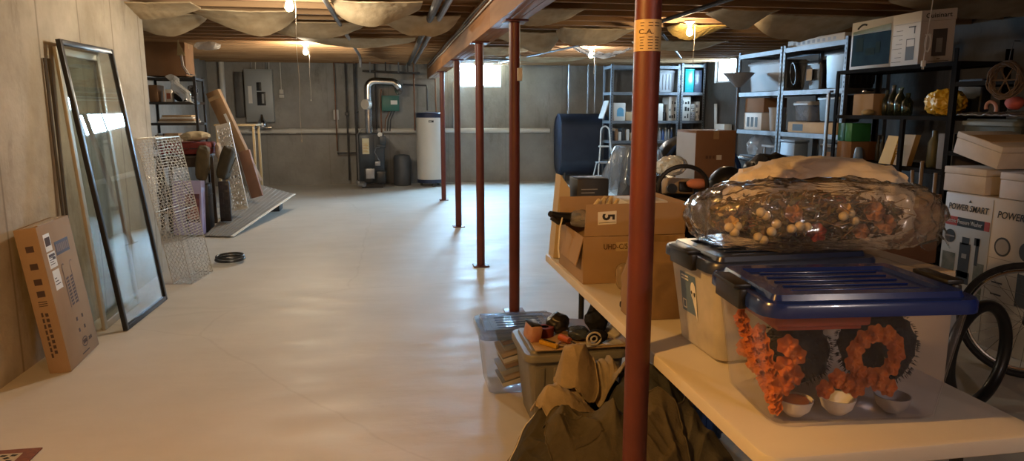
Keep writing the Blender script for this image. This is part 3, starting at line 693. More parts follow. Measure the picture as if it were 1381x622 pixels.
# marks on the narrow side
for z in (.72, .62, .53, .46): b.bb(-.002, -.0009, .035, .075, z, z + .035)
for i in range(3): b.bb(-.002, -.0009, .035, .08, .43 - .012 * i, .434 - .012 * i)
for i in range(8): b.bb(-.002, -.0009, .045, .06, .12 + i * .032, .14 + i * .032); b.bb(-.002, -.0009, .07, .08, .1 + i * .035, .125 + i * .035)
part('lettering', b, mat('dark_carton_ink', (.07, .04, .035), rough=.7), t, local=True)

# storm-door glass in black frame, and a second pale framed pane behind it
M_glass = clear_mat('window_glass', (.90, .93, .92), .02, (.7, .72, .7), .0, 1.3, ior=1.52)
M_bframe = mat('black_aluminium', (.022, .022, .024), rough=.35, metal=.3)
M_pframe = mat('pale_aluminium', (.46, .42, .35), (.40, .36, .29), scale=5, rough=.4, metal=.2)
def pane(name, label, bl, br, tl, thick, fw, fm, glass_y):
    bl, br, tl = V(bl), V(br), V(tl)
    M = frame(bl, br - bl, tl - bl); wd = (br - bl).length; ht = (tl - bl).length
    t = thing(name, label, 'glass panel', mx=M)
    b = MB()
    b.bb(0, fw, 0, thick, 0, ht, bev=.003); b.bb(wd - fw, wd, 0, thick, 0, ht, bev=.003)
    b.bb(fw + .0005, wd - fw - .0005, 0, thick, 0, fw, bev=.003); b.bb(fw + .0005, wd - fw - .0005, 0, thick, ht - fw, ht, bev=.003)
    part('frame', b, fm, t, local=True)
    b = MB(); b.bb(fw - .008, wd - fw + .008, glass_y, glass_y + .005, fw - .008, ht - fw + .008); part('glass', b, M_glass, t, local=True)
    return t
pane('glass_door_panel', 'tall glass door panel in a black frame leaning on the left wall, reflecting the window', (-1.812, 5.045, .003), (-1.792, 5.883, .003), (-2.05, 5.060, 1.945), .030, .034, M_bframe, .012)
pane('glass_door_panel', 'tall pale-framed glass panel leaning behind the black-framed one', (-1.968, 5.09, .003), (-1.975, 5.80, .003), (-2.094, 5.11, 1.90), .022, .05, M_pframe, .008)
for y in (4.97, 5.03):  # dark strips added to draw the frame's shadow on the wall
    b = MB(); b.tube([(-2.100, y, .01), (-2.110, y, .9), (-2.118, y, 1.82)], .009, 6)
    solo('shadow_strip', b, mat('shadow_strip_tone', (.12, .11, .10), rough=.5, metal=.4), 'thin dark strip added as frame shadow on the left wall beside the glass panels', 'shadow strip', group='thin strips beside the glass panels')

# tall wire cage
P0, P1, P2 = V((-1.735, 6.372, .006)), V((-1.672, 6.84, .006)), V((-1.880, 6.505, .006))
ax = V((-.205, .02, 1.255))
ex, ey = P1 - P0, P2 - P0; ey = ey - ex * ey.dot(ex) / ex.dot(ex)
t = thing('wire_cage', 'tall bright wire mesh cage leaning against the end of the left wall', 'wire cage', P0)
def cg(u, v, w): return P0 + ex * u + ey * v + ax * w
ne, nm_ = 10, 54
b = MB(); r = .0021
for k in range(nm_ + 1):                       # long right-hand face: dense rungs
    w_ = k / nm_
    b.tube([cg(0, 0, w_), cg(1, 0, w_)], r, 4); b.tube([cg(0, 1, w_), cg(1, 1, w_)], r, 4)
for k in range(6):
    b.tube([cg(k / 5, 0, 0), cg(k / 5, 0, 1)], r, 4); b.tube([cg(k / 5, 1, 0), cg(k / 5, 1, 1)], r, 4)
part('side_mesh', b, M_wire, t)
for u in (0, 1):                                # diamond mesh on the narrow faces
    b = MB()
    for k in range(26):
        z0 = k / 26; z1 = (k + 1) / 26
        for q in range(5):
            a, c_ = q / 5, (q + 1) / 5
            b.tube([cg(u, a, z0), cg(u, (a + c_) / 2, (z0 + z1) / 2), cg(u, a, z1)], r * 1.15, 4)
            b.tube([cg(u, c_, z0), cg(u, (a + c_) / 2, (z0 + z1) / 2), cg(u, c_, z1)], r * 1.15, 4)
    part('diamond_mesh', b, M_wire, t)
b = MB()
for w_ in (0, 1):
    for k in range(9): b.tube([cg(k / 8, 0, w_), cg(k / 8, 1, w_)], r, 4)
    for k in range(6): b.tube([cg(0, k / 5, w_), cg(1, k / 5, w_)], r, 4)
part('end_mesh', b, M_wire, t)
b = MB()
for u in (0, 1):
    for v in (0, 1): b.tube([cg(u, v, 0), cg(u, v, 1)], .0036, 6)
for w_ in (0, .5, 1): b.tube([cg(0, 0, w_), cg(1, 0, w_), cg(1, 1, w_), cg(0, 1, w_)], .0036, 6, closed=True)
part('rim_wire', b, M_wire, t)
b = MB(); b.tube(arc((-1.60, 7.25, .04), .13, 0, 360, (1, .1, 0), (0, .9, .05), 28)[:-1], .014, 8, closed=True)
b.tube(arc((-1.60, 7.25, .068), .125, 0, 360, (1, .1, 0), (0, .9, .05), 28)[:-1], .012, 8, closed=True)
solo('coiled_hose', b, M_blackplastic, 'coil of black hose on the floor behind the wire cage', 'hose')

# ================================================================== LEFT ALCOVE CLUTTER
MARK = set()
def mark():
    MARK.clear(); MARK.update(o.name for o in bpy.data.objects)
def shift_since(d):
    for o in bpy.data.objects:
        if o.name not in MARK and o.parent is None: o.location = o.location + V(d)
    mark()
mark()
# black rack with its goods
def rack(label, x0, x1, y0, y1, zs, top, mpost, mshelf, name='storage_rack', cat='shelving', post=.032, slots=False, lip=.03, front='y', mlip=None, group=None):
    t = thing(name, label, cat, ((x0 + x1) / 2, (y0 + y1) / 2, 0), group=group)
    for x in (x0, x1 - post):
        for y in (y0, y1 - post):
            b = MB()
            sx = 1 if x == x0 else -1; sy = 1 if y == y0 else -1
            xx = x if sx > 0 else x + post; yy = y if sy > 0 else y + post
            b.bb(min(xx, xx + sx * .003), max(xx, xx + sx * .003), y, y + post, 0, top)
            b.bb(x, x + post, min(yy, yy + sy * .003), max(yy, yy + sy * .003), 0, top)
            if slots:
                b.mi = 1; n = int(top / .05)
                for i in range(n):
                    z = .03 + i * .05
                    if front == 'y' and sy > 0: b.bb(x + .012, x + .024, y - .0006, y, z, z + .024)
                    if front == 'x' and sx > 0: b.bb(x - .0006, x, y + .012, y + .024, z, z + .024)
            part('upright', b, [mpost, M_slot], t)
    for z in zs:
        b = MB(); b.bb(x0 + .004, x1 - .004, y0 + .004, y1 - .004, z - .014, z)
        b.mi = 1
        b.bb(x0 + post + .001, x1 - post - .001, y0 + .001, y0 + .004, z - lip, z + .003); b.bb(x0 + post + .001, x1 - post - .001, y1 - .004, y1 - .001, z - lip, z + .003)
        b.bb(x0 + .001, x0 + .004, y0 + post + .001, y1 - post - .001, z - lip, z + .003); b.bb(x1 - .004, x1 - .001, y0 + post + .001, y1 - post - .001, z - lip, z + .003)
        part('shelf', b, [mshelf, mlip or mpost], t)
    return t
def carton(label, x0, x1, y0, y1, z0, h, m=None, name='cardboard_box', cat='box', tape=True, rz=0, mark=None, lidgap=True, group=None):
    cx, cy = (x0 + x1) / 2, (y0 + y1) / 2
    t = thing(name, label, cat, (cx, cy, z0 + .001), (0, 0, R(rz)), group)
    w_, d_ = x1 - x0, y1 - y0
    b = MB(); b.bb(-w_ / 2, w_ / 2, -d_ / 2, d_ / 2, 0, h - .004, bev=min(.004, h / 8)); part('carton', b, m or M_cardboard, t, local=True)
    b = MB()
    if w_ > d_: b.bb(-w_ / 2 + .002, w_ / 2 - .002, -d_ / 2 + .002, -.0015, h - .0039, h); b.bb(-w_ / 2 + .002, w_ / 2 - .002, .0015, d_ / 2 - .002, h - .0039, h)
    else: b.bb(-w_ / 2 + .002, -.0015, -d_ / 2 + .002, d_ / 2 - .002, h - .0039, h); b.bb(.0015, w_ / 2 - .002, -d_ / 2 + .002, d_ / 2 - .002, h - .0039, h)
    part('top_flaps', b, m or M_cardboard, t, local=True)
    if tape:
        b = MB(); tw = .024
        if w_ > d_:
            b.bb(-w_ / 2 - .0006, w_ / 2 + .0006, -tw, tw, h + .0002, h + .0008)
            for s_ in (-1, 1): b.bb(*sorted((s_ * w_ / 2, s_ * (w_ / 2 + .0007))), -tw, tw, h - min(.07, h / 3), h)
        else:
            b.bb(-tw, tw, -d_ / 2 - .0006, d_ / 2 + .0006, h + .0002, h + .0008)
            for s_ in (-1, 1): b.bb(-tw, tw, *sorted((s_ * d_ / 2, s_ * (d_ / 2 + .0007))), h - min(.07, h / 3), h)
        part('tape', b, M_tape, t, local=True)
    if mark:
        b = MB(); mark(b, w_, d_, h); part('lettering', b, M_ink, t, local=True)
    return t
M_darkpaint = mat('dark_brown_rack', (.025, .021, .019), rough=.5)
rack('dark storage rack behind the left wall end, loaded with household goods', -2.84, -2.19, 8.95, 9.40, (.35, .98, 1.30, 1.58, 1.90), 1.92, M_darkpaint, M_darkpaint)
carton('big brown cardboard box up near the joists on top of the left rack', -2.82, -2.30, 8.97, 9.40, 1.922, .44, M_cardboard_dark)
b = MB(); b.prism([(0, 0), (.10, 0), (.02, .20)], lambda u, v, w: (-2.36 + u, 8.82 + w, 2.18 + v), .004)
b.tube([(-2.33, 8.822, 2.2), (-2.33, 8.83, 2.385)], .003, 5)
solo('hanging_pennant', b, mat('yellowed_card', (.50, .40, .20), rough=.8), 'small cream triangle of card hanging by the big brown box', 'card')
for i in range(2):
    b = MB(); b.tube([(-2.33 + i * .03, 8.85 - .03 * i, 2.20), (-2.32 + i * .03, 8.86 - .03 * i, 2.05), (-2.27 + i * .045, 8.87 - .03 * i, 1.95 - .02 * i), (-2.17 + i * .02, 8.86 - .03 * i, 1.925)], .006, 6)
    solo('dangling_wire', b, M_cable if i else M_cableblack, ('pale' if i else 'dark') + ' cord drooping from the cream triangle to the left rack', 'cord')
# white crumpled sheet beside big brown box
b = MB(); b.blob((-2.0, 8.9, 2.315), (.17, .10, .055), 4, lambda d, p: .75 + .4 * fold(p, 9, seed=2))
solo('hanging_plastic_wrap', b, clear_mat('grey_film', (1, 1, 1), .6, (.6, .58, .55), .2, 1.2), 'crumpled whitish plastic tucked under the joists right of the big brown box', 'plastic sheet')
# goods on rack
carton('brown carton at the far left end of the rack shelf', -2.80, -2.69, 9.0, 9.3, 1.583, .22, M_cardboard_dark, tape=False)
b = MB(); b.bb(-2.60, -2.52, 9.02, 9.22, 1.583, 1.75, bev=.003); o = solo('product_box', b, M_whitecard, 'small white box with a red picture on the left rack', 'box')
b = MB(); b.bb(-2.585, -2.535, 9.0175, 9.0195, 1.62, 1.70); part('picture', b, mat('red_brown_print', (.25, .06, .03), rough=.5), o)
b = MB(); b.blob((-2.42, 9.1, 1.66), (.09, .10, .075), 3, lambda d, p: .8 + .35 * fold(p, 14, seed=5), planes=[((0, 0, 1.587), (0, 0, -1)), ((-2.345, 0, 0), (1, 0, 0))]); solo('dark_bundle', b, M_blackmatte, 'black cloth bundle on the upper shelf of the left rack', 'bundle')
t = thing('cable_tangle', 'tangle of black cables piled on the left rack below the silvery plastic bag', 'cables', (-2.40, 9.0, 1.60))
b = MB(); rc = random.Random(12)
for k in range(16):
    c0 = V((-2.272 + rc.uniform(-.01, .015), 9.06 + .006 * k, 1.67 + rc.uniform(0, .10))); r0 = rc.uniform(.045, .055); ph = rc.uniform(0, 6)
    b.tube([c0 + V((r0 * math.cos(a + ph), .012 * math.sin(3 * a + k), max(r0 * .8 * math.sin(a + ph), 1.592 - c0.z))) for a in [q * .33 for q in range(19)]], .006, 5)
part('cables', b, M_cableblack, t)
# plastic bag hanging over the rack front
b = MB()
def bagfn(u, v):
    x = -2.55 + .19 * v + .17 * u + .025 * math.sin(9 * v + 3 * u) ; z = 1.91 - .33 * v + .03 * math.sin(4 * u) ; y = 8.90 - .05 * math.sin(PI * u) - .03 * fold(V((x, u, z)), 9, seed=4)
    return (x, y, z)
b.grid(bagfn, 16, 24, (0, .03, 0)); solo('hanging_plastic_bag', b, clear_mat('silvery_bag', (1, 1, 1), .65, (.55, .53, .5), .12, 1.5), 'silvery plastic bag draped over the front of the left rack', 'plastic bag')
for i in range(4):
    b = MB(); b.bb(-2.72 + .02 * i, -2.24 - .015 * i, 9.0, 9.3, 1.302 + i * .027, 1.326 + i * .027, bev=.003)
    solo('flat_box', b, [M_whitecard, M_cardboard, M_paperwhite, M_cardboard_pale][i], ['bottom white', 'second brown', 'third white', 'top tan'][i] + ' flat box in the stack on the middle rack shelf', 'box')
for i in range(9):
    b = MB(); h = .14 + .02 * ((i * 7) % 3); b.bb(-2.79 + i * .024, -2.77 + i * .024, 9.0, 9.18, .982, .982 + h, bev=.002)
    solo('book', b, mat('book_cloth_%d' % (i % 4), [(.35, .3, .24), (.12, .08, .06), (.4, .37, .32), (.2, .14, .1)][i % 4], rough=.7), ['first', 'second', 'third', 'fourth', 'fifth', 'sixth', 'seventh', 'eighth', 'ninth'][i] + ' book from the left end of the row on the left rack', 'book', group='books on the left rack')
carton('brown carton beside the row of books on the left rack', -2.54, -2.30, 9.0, 9.3, .983, .17, M_cardboard_pale)
shift_since((-.36, 1.30, 0.02))
# lower goods in front of rack: red case on dark bench
b = MB()
for x in (-2.52, -2.0):
    for y in (8.05, 8.52): b.bb(x, x + .04, y, y + .04, .071, .97)
b.bb(-2.54, -1.94, 8.03, 8.58, .97, 1.0, bev=.003); b.bb(-2.50, -1.98, 8.06, 8.08, .86, .968)
solo('low_bench', b, mat('dark_stained_wood', (.06, .035, .02), rough=.6), 'dark wooden stand under the red case behind the wire cage', 'stand')
M_redcloth = mat('red_case_cloth', (.20, .025, .02), (.15, .02, .016), scale=8, rough=.75)
t = thing('red_case', 'dark red soft case lying on the stand behind the wire cage', 'case', (-2.22, 8.3, 1.002), (0, 0, R(-4)))
b = MB(); b.box((.02, 0, .085), (.60, .40, .15), bev=.03); part('case', b, M_redcloth, t, local=True)
b = MB(); b.box((.02, 0, .085), (.606, .406, .012), bev=.003); part('zipper', b, M_blackplastic, t, local=True)
b = MB(); b.tube([(.1, -.205, .09), (.1, -.235, .08), (.0, -.24, .075), (-.1, -.235, .08), (-.1, -.205, .09)], .009, 6); part('handle', b, M_redcloth, t, local=True)
b = MB(); b.blob((-2.09, 8.27, 1.235), (.17, .13, .062), 4, lambda d, p: .8 + .35 * fold(p, 8, seed=11)); solo('cloth_bundle', b, mat('cream_cloth', (.52, .42, .27), (.44, .35, .22), scale=8, rough=.9), 'cream cloth bundle on top of the red case', 'bundle')
carton('small brown box beside the cream bundle on the red case', -2.44, -2.28, 8.22, 8.42, 1.164, .11, M_cardboard)
b = MB(); b.blob((-1.83, 8.30, 1.05), (.04, .08, .10), 3, lambda d, p: .8 + .35 * fold(p, 10, seed=14), planes=[((-1.925, 8.3, 1), (-1, 0, 0))]); solo('hanging_pouch', b, mat('pinkish_cloth', (.50, .40, .32), rough=.9), 'pale pouch hanging at the right end of the red case', 'pouch')
shift_since((-.35, 1.35, -.07))
# olive cushions leaning under the stand
for i, (x, tilt, m_, l_) in enumerate(((-2.20, 8, (.10, .07, .03), 'olive brown cushion standing left under the red case'), (-2.03, 16, (.055, .042, .022), 'darker olive cushion standing right under the red case'))):
    t = thing('cushion', l_, 'cushion', (x - .10 + .06 * i, 9.22 + .05 * i, .69), (R(8 - 18 * i), R(tilt), R(8 - 10 * i)))
    b = MB(); b.blob((0, 0, .17), (.075, .14, .21), 5, lambda d, p: .86 + .20 * fold(p, 7, (1, 1, .5), i * 3), sq=.5); part('cover', b, mat('olive_cloth_%d' % i, m_, tuple(c * .75 for c in m_), scale=9, rough=.9), t, local=True)
    b = MB(); b.tube([(.088, -.07 + .02 * q, .06 + .035 * q) for q in range(7)], .006, 5); part('piping', b, mat('olive_piping', (.08, .055, .02), rough=.9), t, local=True)
b = MB(); b.bb(-2.70, -2.22, 9.13, 9.36, 0, .60, bev=.01); b.bb(-2.705, -2.215, 9.125, 9.365, .45, .46)
solo('dark_carton', b, M_darkpaint, 'dark carton under the olive cushions behind the lilac box', 'box')
mark()

# printed lilac box with dark picture
t = thing('product_box', 'lilac and blue printed product box on the floor behind the wire cage', 'box', (-2.41, 8.93, 0.004), (R(-6), 0, R(-8)))
M_lilac = mat('lilac_print', (.36, .30, .52), (.45, .40, .60), scale=4, rough=.4)
b = MB(); b.bb(-.17, .17, -.06, .06, .012, .66, bev=.004); part('carton', b, M_lilac, t, local=True)
b = MB(); b.bb(-.02, .15, -.0625, -.0605, .16, .50); part('picture', b, mat('dark_violet_print', (.05, .03, .06), (.35, .12, .10), scale=8, rough=.35), t, local=True)
b = MB()
for r_ in range(2):
    for q in range(4): b.bb(.0 + q * .036, .026 + q * .036, -.0645, -.0626, .20 + r_ * .09, .26 + r_ * .09)
part('picture_tiles', b, mat('orange_pink_print', (.55, .25, .18), rough=.4), t, local=True)
mark()
b = MB(); b.bb(-2.10, -1.97, 8.72, 8.78, .0, .50, bev=.004)
for i in range(5):
    for q in range(2): b.bb(-2.085 + q * .06, -2.045 + q * .06, 8.716, 8.7195, .04 + i * .09, .095 + i * .09)
solo('black_carton', b, mat('black_gloss_card', (.012, .011, .012), (.03, .02, .02), scale=8, rough=.4), 'narrow black carton between the lilac box and the white cut-out panel', 'box')
shift_since((-.03, .55, .115))
b = MB(); b.tube([(-2.47, 8.80, .75), (-2.36, 8.83, .55), (-2.30, 8.80, .40), (-2.40, 8.78, .28), (-2.36, 8.76, .01)], .006, 6); solo('thin_cord', b, M_cableblack, 'thin black cable dangling over the lilac box', 'cable')

# white cut-out (leaf pattern) panel: a real pierced sheet built from its white bars
M_white = mat('white_enamel', (.82, .79, .73), (.76, .73, .67), scale=5, rough=.45)
M = frame2((-2.03, 9.60, .20), (-.205, .20, 1.10), (.9, -.3, 0)); wd, ht = .20, 1.13
t = thing('cutout_panel', 'narrow white metal panel with leaf-shaped cut-outs leaning in the left alcove', 'decorative panel', mx=M)
b = MB(); e = .012
b.bb(0, e, 0, .012, 0, ht); b.bb(wd - e, wd, 0, .012, 0, ht); b.bb(e, wd - e, 0, .012, 0, .015); b.bb(e, wd - e, 0, .012, ht - .05, ht)
part('rim', b, M_white, t, local=True)
b = MB(); rr = random.Random(5)
bmv = bmesh.new()
# voronoi-like bars: random seeds, thick struts between jittered grid points
nx_, nz_ = 4, 24; P = {}
for i in range(nx_ + 1):
    for k in range(nz_ + 1):
        jx = 0 if i in (0, nx_) else rr.uniform(-.3, .3); jz = rr.uniform(-.35, .35)
        P[i, k] = V((e + (wd - 2 * e) * (i + jx) / nx_, .006, .015 + (ht - .065) * min(max((k + jz) / nz_, 0), 1)))
def strut(p, q, wdt):
    d = q - p; L_ = d.length; a = math.atan2(d.z, d.x)
    b.box((p + q) / 2, (L_ + wdt * .6, .008, wdt), rot=(0, -a, 0))
for i in range(nx_ + 1):
    for k in range(nz_ + 1):
        if i < nx_: strut(P[i, k], P[i + 1, k], rr.uniform(.019, .028))
        if k < nz_ and 0 < i < nx_: strut(P[i, k], P[i, k + 1], rr.uniform(.016, .024))
        if i < nx_ and k < nz_ and rr.random() < .45: strut(P[i, k], P[i + 1, k + 1], rr.uniform(.012, .02))
part('cutout_sheet', b, M_white, t, local=True)
# long brown carton leaning back to the left
M = frame2((-2.02, 10.60, .42), (-.50, .10, 1.25), (.9, -.2, 0)); ht = 1.40; t = thing('long_carton', 'long narrow brown carton leaning left, behind the white cut-out panel', 'carton', mx=M)
b = MB(); b.bb(0, .19, 0, .09, 0, ht, bev=.004); part('carton', b, mat('umber_card', (.27, .165, .085), (.22, .13, .065), scale=3, rough=.8), t, local=True)
b = MB(); b.bb(.0, .19, -.0008, 0, ht - .12, ht - .07); part('tape', b, M_tape, t, local=True)
b = MB(); b.bb(.11, .15, -.0009, 0, .9, 1.05); part('shipping_label', b, M_paperwhite, t, local=True)
M = frame2((-1.92, 10.22, .285), (-.15, .10, .58), (.9, -.2, 0)); t = thing('flat_carton', 'small reddish-brown flat carton leaning right of the white cut-out panel', 'carton', mx=M)
b = MB(); b.bb(0, .16, 0, .05, 0, .66, bev=.003); part('carton', b, mat('reddish_card', (.25, .125, .075), rough=.7), t, local=True)
b = MB(); b.bb(-.018, -.002, .0, .04, 0, .66, bev=.002); part('pale_edge', b, M_pipegrey, t, local=True)
# pale wooden frame standing behind
t = thing('wooden_frame', 'thin pale wooden stand frame near the back wall under the breaker panel', 'frame', (-2.2, 11.6, 0))
M_pine = mat('pale_pine', (.50, .38, .22), (.42, .31, .17), scale=6, stretch=(3, 3, .4), rough=.6)
for x, y in ((-2.62, 11.5), (-2.09, 11.5), (-2.62, 11.95), (-2.09, 11.95)):
    b = MB(); b.bb(x, x + .035, y, y + .035, 0, 1.25, bev=.003); part('leg', b, M_pine, t)
b = MB(); b.bb(-2.64, -2.03, 11.49, 12.0, 1.2505, 1.28, bev=.003); part('top_rail', b, M_pine, t)
# grey ribbed panel lying aslant
q00, q10, q01, q11 = V((-2.215, 8.80, .012)), V((-1.90, 8.70, .012)), V((-2.0, 11.05, .40)), V((-1.47, 11.05, .235))
t = thing('ribbed_panel', 'long grey ribbed panel lying aslant on the floor in front of the alcove clutter', 'panel', (-1.9, 9.6, 0))
b = MB()
def rib(u, v):
    p = q00.lerp(q10, u).lerp(q01.lerp(q11, u), v); k = (u * 9) % 1
    return p + V((0, 0, .010 if .15 < k < .85 else 0.0))
b.grid(rib, 54, 12, (0, 0, -.004)); part('ribbed_sheet', b, mat('grey_vinyl_siding', (.25, .23, .205), (.21, .195, .175), scale=3, rough=.8, spec=.2), t)
b = MB()
def edge(u, v):
    p = q10.lerp(q11, v); return p + V((.005 + .03 * u, .0, .013 - .004 * u))
b.grid(edge, 3, 6, (0, 0, -.008)); part('edge_trim', b, M_white, t, label='white edge strip')
b = MB(); b.bb(-1.98, -1.66, 10.9, 11.25, 0, .19, bev=.006); solo('support_block', b, M_tote_dark, 'dark box under the far end of the grey ribbed panel', 'box')
# ================================================================== RIGHT REAR: METAL SHELVES A AND B
rack('galvanised shelf unit left of the window corner, partly behind the near red column', 4.20, 5.59, 13.3, 13.83, (.50, .90, 1.285, 1.83, 2.33), 2.36, M_galv, M_shelfboard, 'shelf_unit', 'shelving', .045, True, .05)
rack('narrow galvanised shelf unit in the corner next to the right-hand window', 5.62, 6.12, 13.3, 13.83, (.50, .90, 1.285, 1.83, 2.36), 2.39, M_galv, M_shelfboard, 'shelf_unit', 'shelving', .045, True, .05)
def tote(label, x0, x1, y0, y1, z0, h, m, ml, rz=0, tp=.9, name='storage_tote', cat='storage tote', clear=False, latch=None, ribs=True, group=None, walls=None, lidh=.035, lip=.018):
    w_, d_ = x1 - x0, y1 - y0
    t = thing(name, label, cat, ((x0 + x1) / 2, (y0 + y1) / 2, z0 + .001), (0, 0, R(rz)), group)
    hw, hd = w_ / 2 - lip, d_ / 2 - lip; tx = tp if isinstance(tp, tuple) else (tp, tp)
    b = MB(); n = 6
    def ring(ax_, ay_, r, z):
        pts = []
        for (sx, sy), a0 in (((1, 1), 0), ((-1, 1), 90), ((-1, -1), 180), ((1, -1), 270)):
            for i in range(n + 1):
                a = R(a0 + 90 * i / n); pts.append(V((sx * (ax_ - r) + r * math.cos(a), sy * (ay_ - r) + r * math.sin(a), z)))
        return pts
    r = min(.035, hw * .3, hd * .3); N_ = 4 * (n + 1); rings = []
    zt = h - lidh
    wl = .0025
    rings.append(ring(hw * tx[0] - .02, hd * tx[1] - .02, r * .6, 0)); rings.append(ring(hw * tx[0], hd * tx[1], r, .012)); rings.append(ring(hw, hd, r, zt))
    rings.append(ring(hw - wl, hd - wl, r, zt)); rings.append(ring(hw * tx[0] - wl, hd * tx[1] - wl, r, .012 + wl)); rings.append(ring(hw * tx[0] - .02, hd * tx[1] - .02, r * .6, wl))
    vs = [p for q in rings for p in q]
    fs = [(k * N_ + i, k * N_ + (i + 1) % N_, (k + 1) * N_ + (i + 1) % N_, (k + 1) * N_ + i) for k in range(5) for i in range(N_)]
    fs += [tuple(range(N_ - 1, -1, -1)), tuple(range(5 * N_, 6 * N_))]
    b._new(vs, fs); part('tub', b, m, t, local=True)
    if ribs and not clear:
        b = MB()
        for q in range(-2, 3):
            x = q * hw * .38; k = (h * .5) / zt; yy = hd * (tx[1] + (1 - tx[1]) * .55)
            b.box((x, -hd * (tx[1] + 1) / 2 - .002, zt / 2), (hw * .2, .008, zt * .75), rot=(math.atan2(hd * (1 - tx[1]), zt), 0, 0), bev=.003)
        part('ribs', b, m, t, local=True)
    if ml:
        b = MB(); L1 = ring(hw + lip, hd + lip, r + lip, 0)
        prof = [(0, zt - .012, 0), (.0, zt + lidh * .35, 0), (-.006, zt + lidh * .6, 0), (-.03, zt + lidh * .62, 0), (-.036, zt + lidh, 0), (-.07, zt + lidh, 0), (-.076, zt + lidh * .75, 0)]
        vs = []; 
        for o_, z, _ in prof: vs += ring(hw + lip + o_, hd + lip + o_, max(r + lip + o_, .008), z)
        K = len(prof)
        fs = [(k * N_ + i, k * N_ + (i + 1) % N_, (k + 1) * N_ + (i + 1) % N_, (k + 1) * N_ + i) for k in range(K - 1) for i in range(N_)]
        # underside
        vs += ring(hw + .003, hd + .003, r, zt - .012); vs += ring(hw + .003, hd + .003, r, zt + .003)
        fs += [((K) * N_ + i, (K) * N_ + (i + 1) % N_, i if False else (i + 1) % N_, i) for i in range(N_)]
        fs += [((K) * N_ + (i + 1) % N_, K * N_ + i, (K + 1) * N_ + i, (K + 1) * N_ + (i + 1) % N_) for i in range(N_)]
        fs += [tuple(range((K - 1) * N_, K * N_)), tuple(range((K + 2) * N_ - 1, (K + 1) * N_ - 1, -1))]
        b._new(vs, fs)
        for q in (-2, -1, 0, 1, 2):
            b.box((0, q * hd * .26, zt + lidh * .75 + .002), ((hw - .09) * 2, .010, .004), bev=.0015)
        ld = part('lid', b, ml, t, local=True)
        if latch:
            for s_ in (-1, 1):
                b = MB(); b.box((s_ * (hw + lip + .006), 0, zt + .004), (.022, hd * .9, .05), bev=.005); b.box((s_ * (hw + lip + .004), 0, zt + .034), (.045, hd * .8, .012), bev=.004); part('latch', b, latch, ld, local=True)
    return t, hw, hd, zt
M_lidgrey = mat('grey_lid', (.30, .30, .31), rough=.5)
M_totepale = mat('pale_grey_tote', (.34, .34, .36), (.30, .30, .32), scale=3, rough=.5)
tote('pale grey storage tote on the top shelf beside the near red column', 5.16, 5.54, 13.36, 13.75, 1.83, .43, M_totepale, M_lidgrey)
t = carton('white box with a round black picture on the top shelf at the bright upright', 5.632, 5.695, 13.40, 13.75, 1.83, .43, M_whitecard, tape=False, name='product_box')
b = MB(); b.lathe([(.055, 0), (.055, .001)], (5.66, 13.3965, 2.12), 20, Matrix.Rotation(R(90), 3, 'X')); b.lathe([(.04, 0), (.04, .001)], (5.66, 13.3965, 1.95), 20, Matrix.Rotation(R(90), 3, 'X')); part('picture', b, M_ink, t)
M_teal = mat('teal_translucent_tub', (.02, .42, .42), (.02, .30, .34), scale=3, rough=.25)
b = MB(); b.bb(5.72, 5.905, 13.36, 13.74, 1.834, 2.26, bev=.012); b.bb(5.715, 5.91, 13.355, 13.745, 2.262, 2.285, bev=.008)
b.bb(5.72, 5.90, 13.352, 13.36, 1.9, 1.91); solo('teal_tub', b, M_teal, 'bright teal plastic tub on the top shelf of the corner unit', 'storage tub')
b = MB(); b.bb(5.915, 6.068, 13.36, 13.74, 1.834, 2.26, bev=.008)
for z in (1.92, 2.0, 2.08, 2.16): b.bb(5.92, 6.06, 13.354, 13.36, z, z + .012)
solo('drawer_tower', b, mat('dark_blue_plastic', (.06, .08, .13), (.09, .11, .17), scale=2, rough=.3), 'dark blue drawer box beside the bright teal tub', 'drawer box')
def panel_mark(b, w_, d_, h):
    rr = random.Random(int(w_ * 977)); 
    for i in range(3):
        for k in range(3):
            if rr.random() < .75:
                x = -w_ / 2 + w_ * (.08 + .3 * i); z = h * (.1 + .29 * k); b.bb(x, x + w_ * rr.uniform(.1, .24), -d_ / 2 - .0012, -d_ / 2 - .0002, z, z + h * rr.uniform(.08, .2))
t = carton('white box with a blue oval picture on the middle shelf, left of the near column', 4.30, 4.53, 13.4, 13.7, 1.287, .34, M_whitecard, tape=False, name='product_box')
b = MB(); b.lathe([(.07, 0), (.07, .001)], (4.43, 13.3975, 1.47), 20, Matrix.Rotation(R(90), 3, 'X')); b.bb(4.36, 4.5, 13.3985, 13.3998, 1.37, 1.45); part('picture', b, mat('sky_print', (.12, .32, .48), rough=.5), t)
carton('small pinkish box right of the white box with the blue oval, by the near column', 4.55, 4.72, 13.42, 13.7, 1.287, .17, M_cardboard_pale, tape=False)
b = MB(); b.box((4.14, 13.55, 1.50), (.02, .30, .36), rot=(0, R(18), 0), bev=.004); solo('white_board', b, M_whitecard, 'slanting white card jammed at the left end of the shelves above the oil tank', 'card', loc=(4.14, 13.55, 1.32))
carton('plain white box on the middle shelf just right of the near column', 5.12, 5.30, 13.4, 13.7, 1.287, .33, M_whitecard, tape=False, mark=None)
b = MB(); b.lathe([(.035, 0), (.04, .02), (.04, .14), (.018, .18), (.018, .22)], (5.365, 13.5, 1.287), 14); solo('dark_bottle', b, M_blackplastic, 'dark bottle between the white boxes on the middle shelf', 'bottle')
carton('larger white box with dark printing behind the bright upright', 5.42, 5.58, 13.4, 13.75, 1.287, .47, M_whitecard, tape=False, name='product_box', mark=panel_mark)
carton('large white printed box on the middle shelf of the corner unit', 5.67, 5.86, 13.38, 13.72, 1.287, .47, M_whitecard, tape=False, name='product_box', mark=panel_mark)
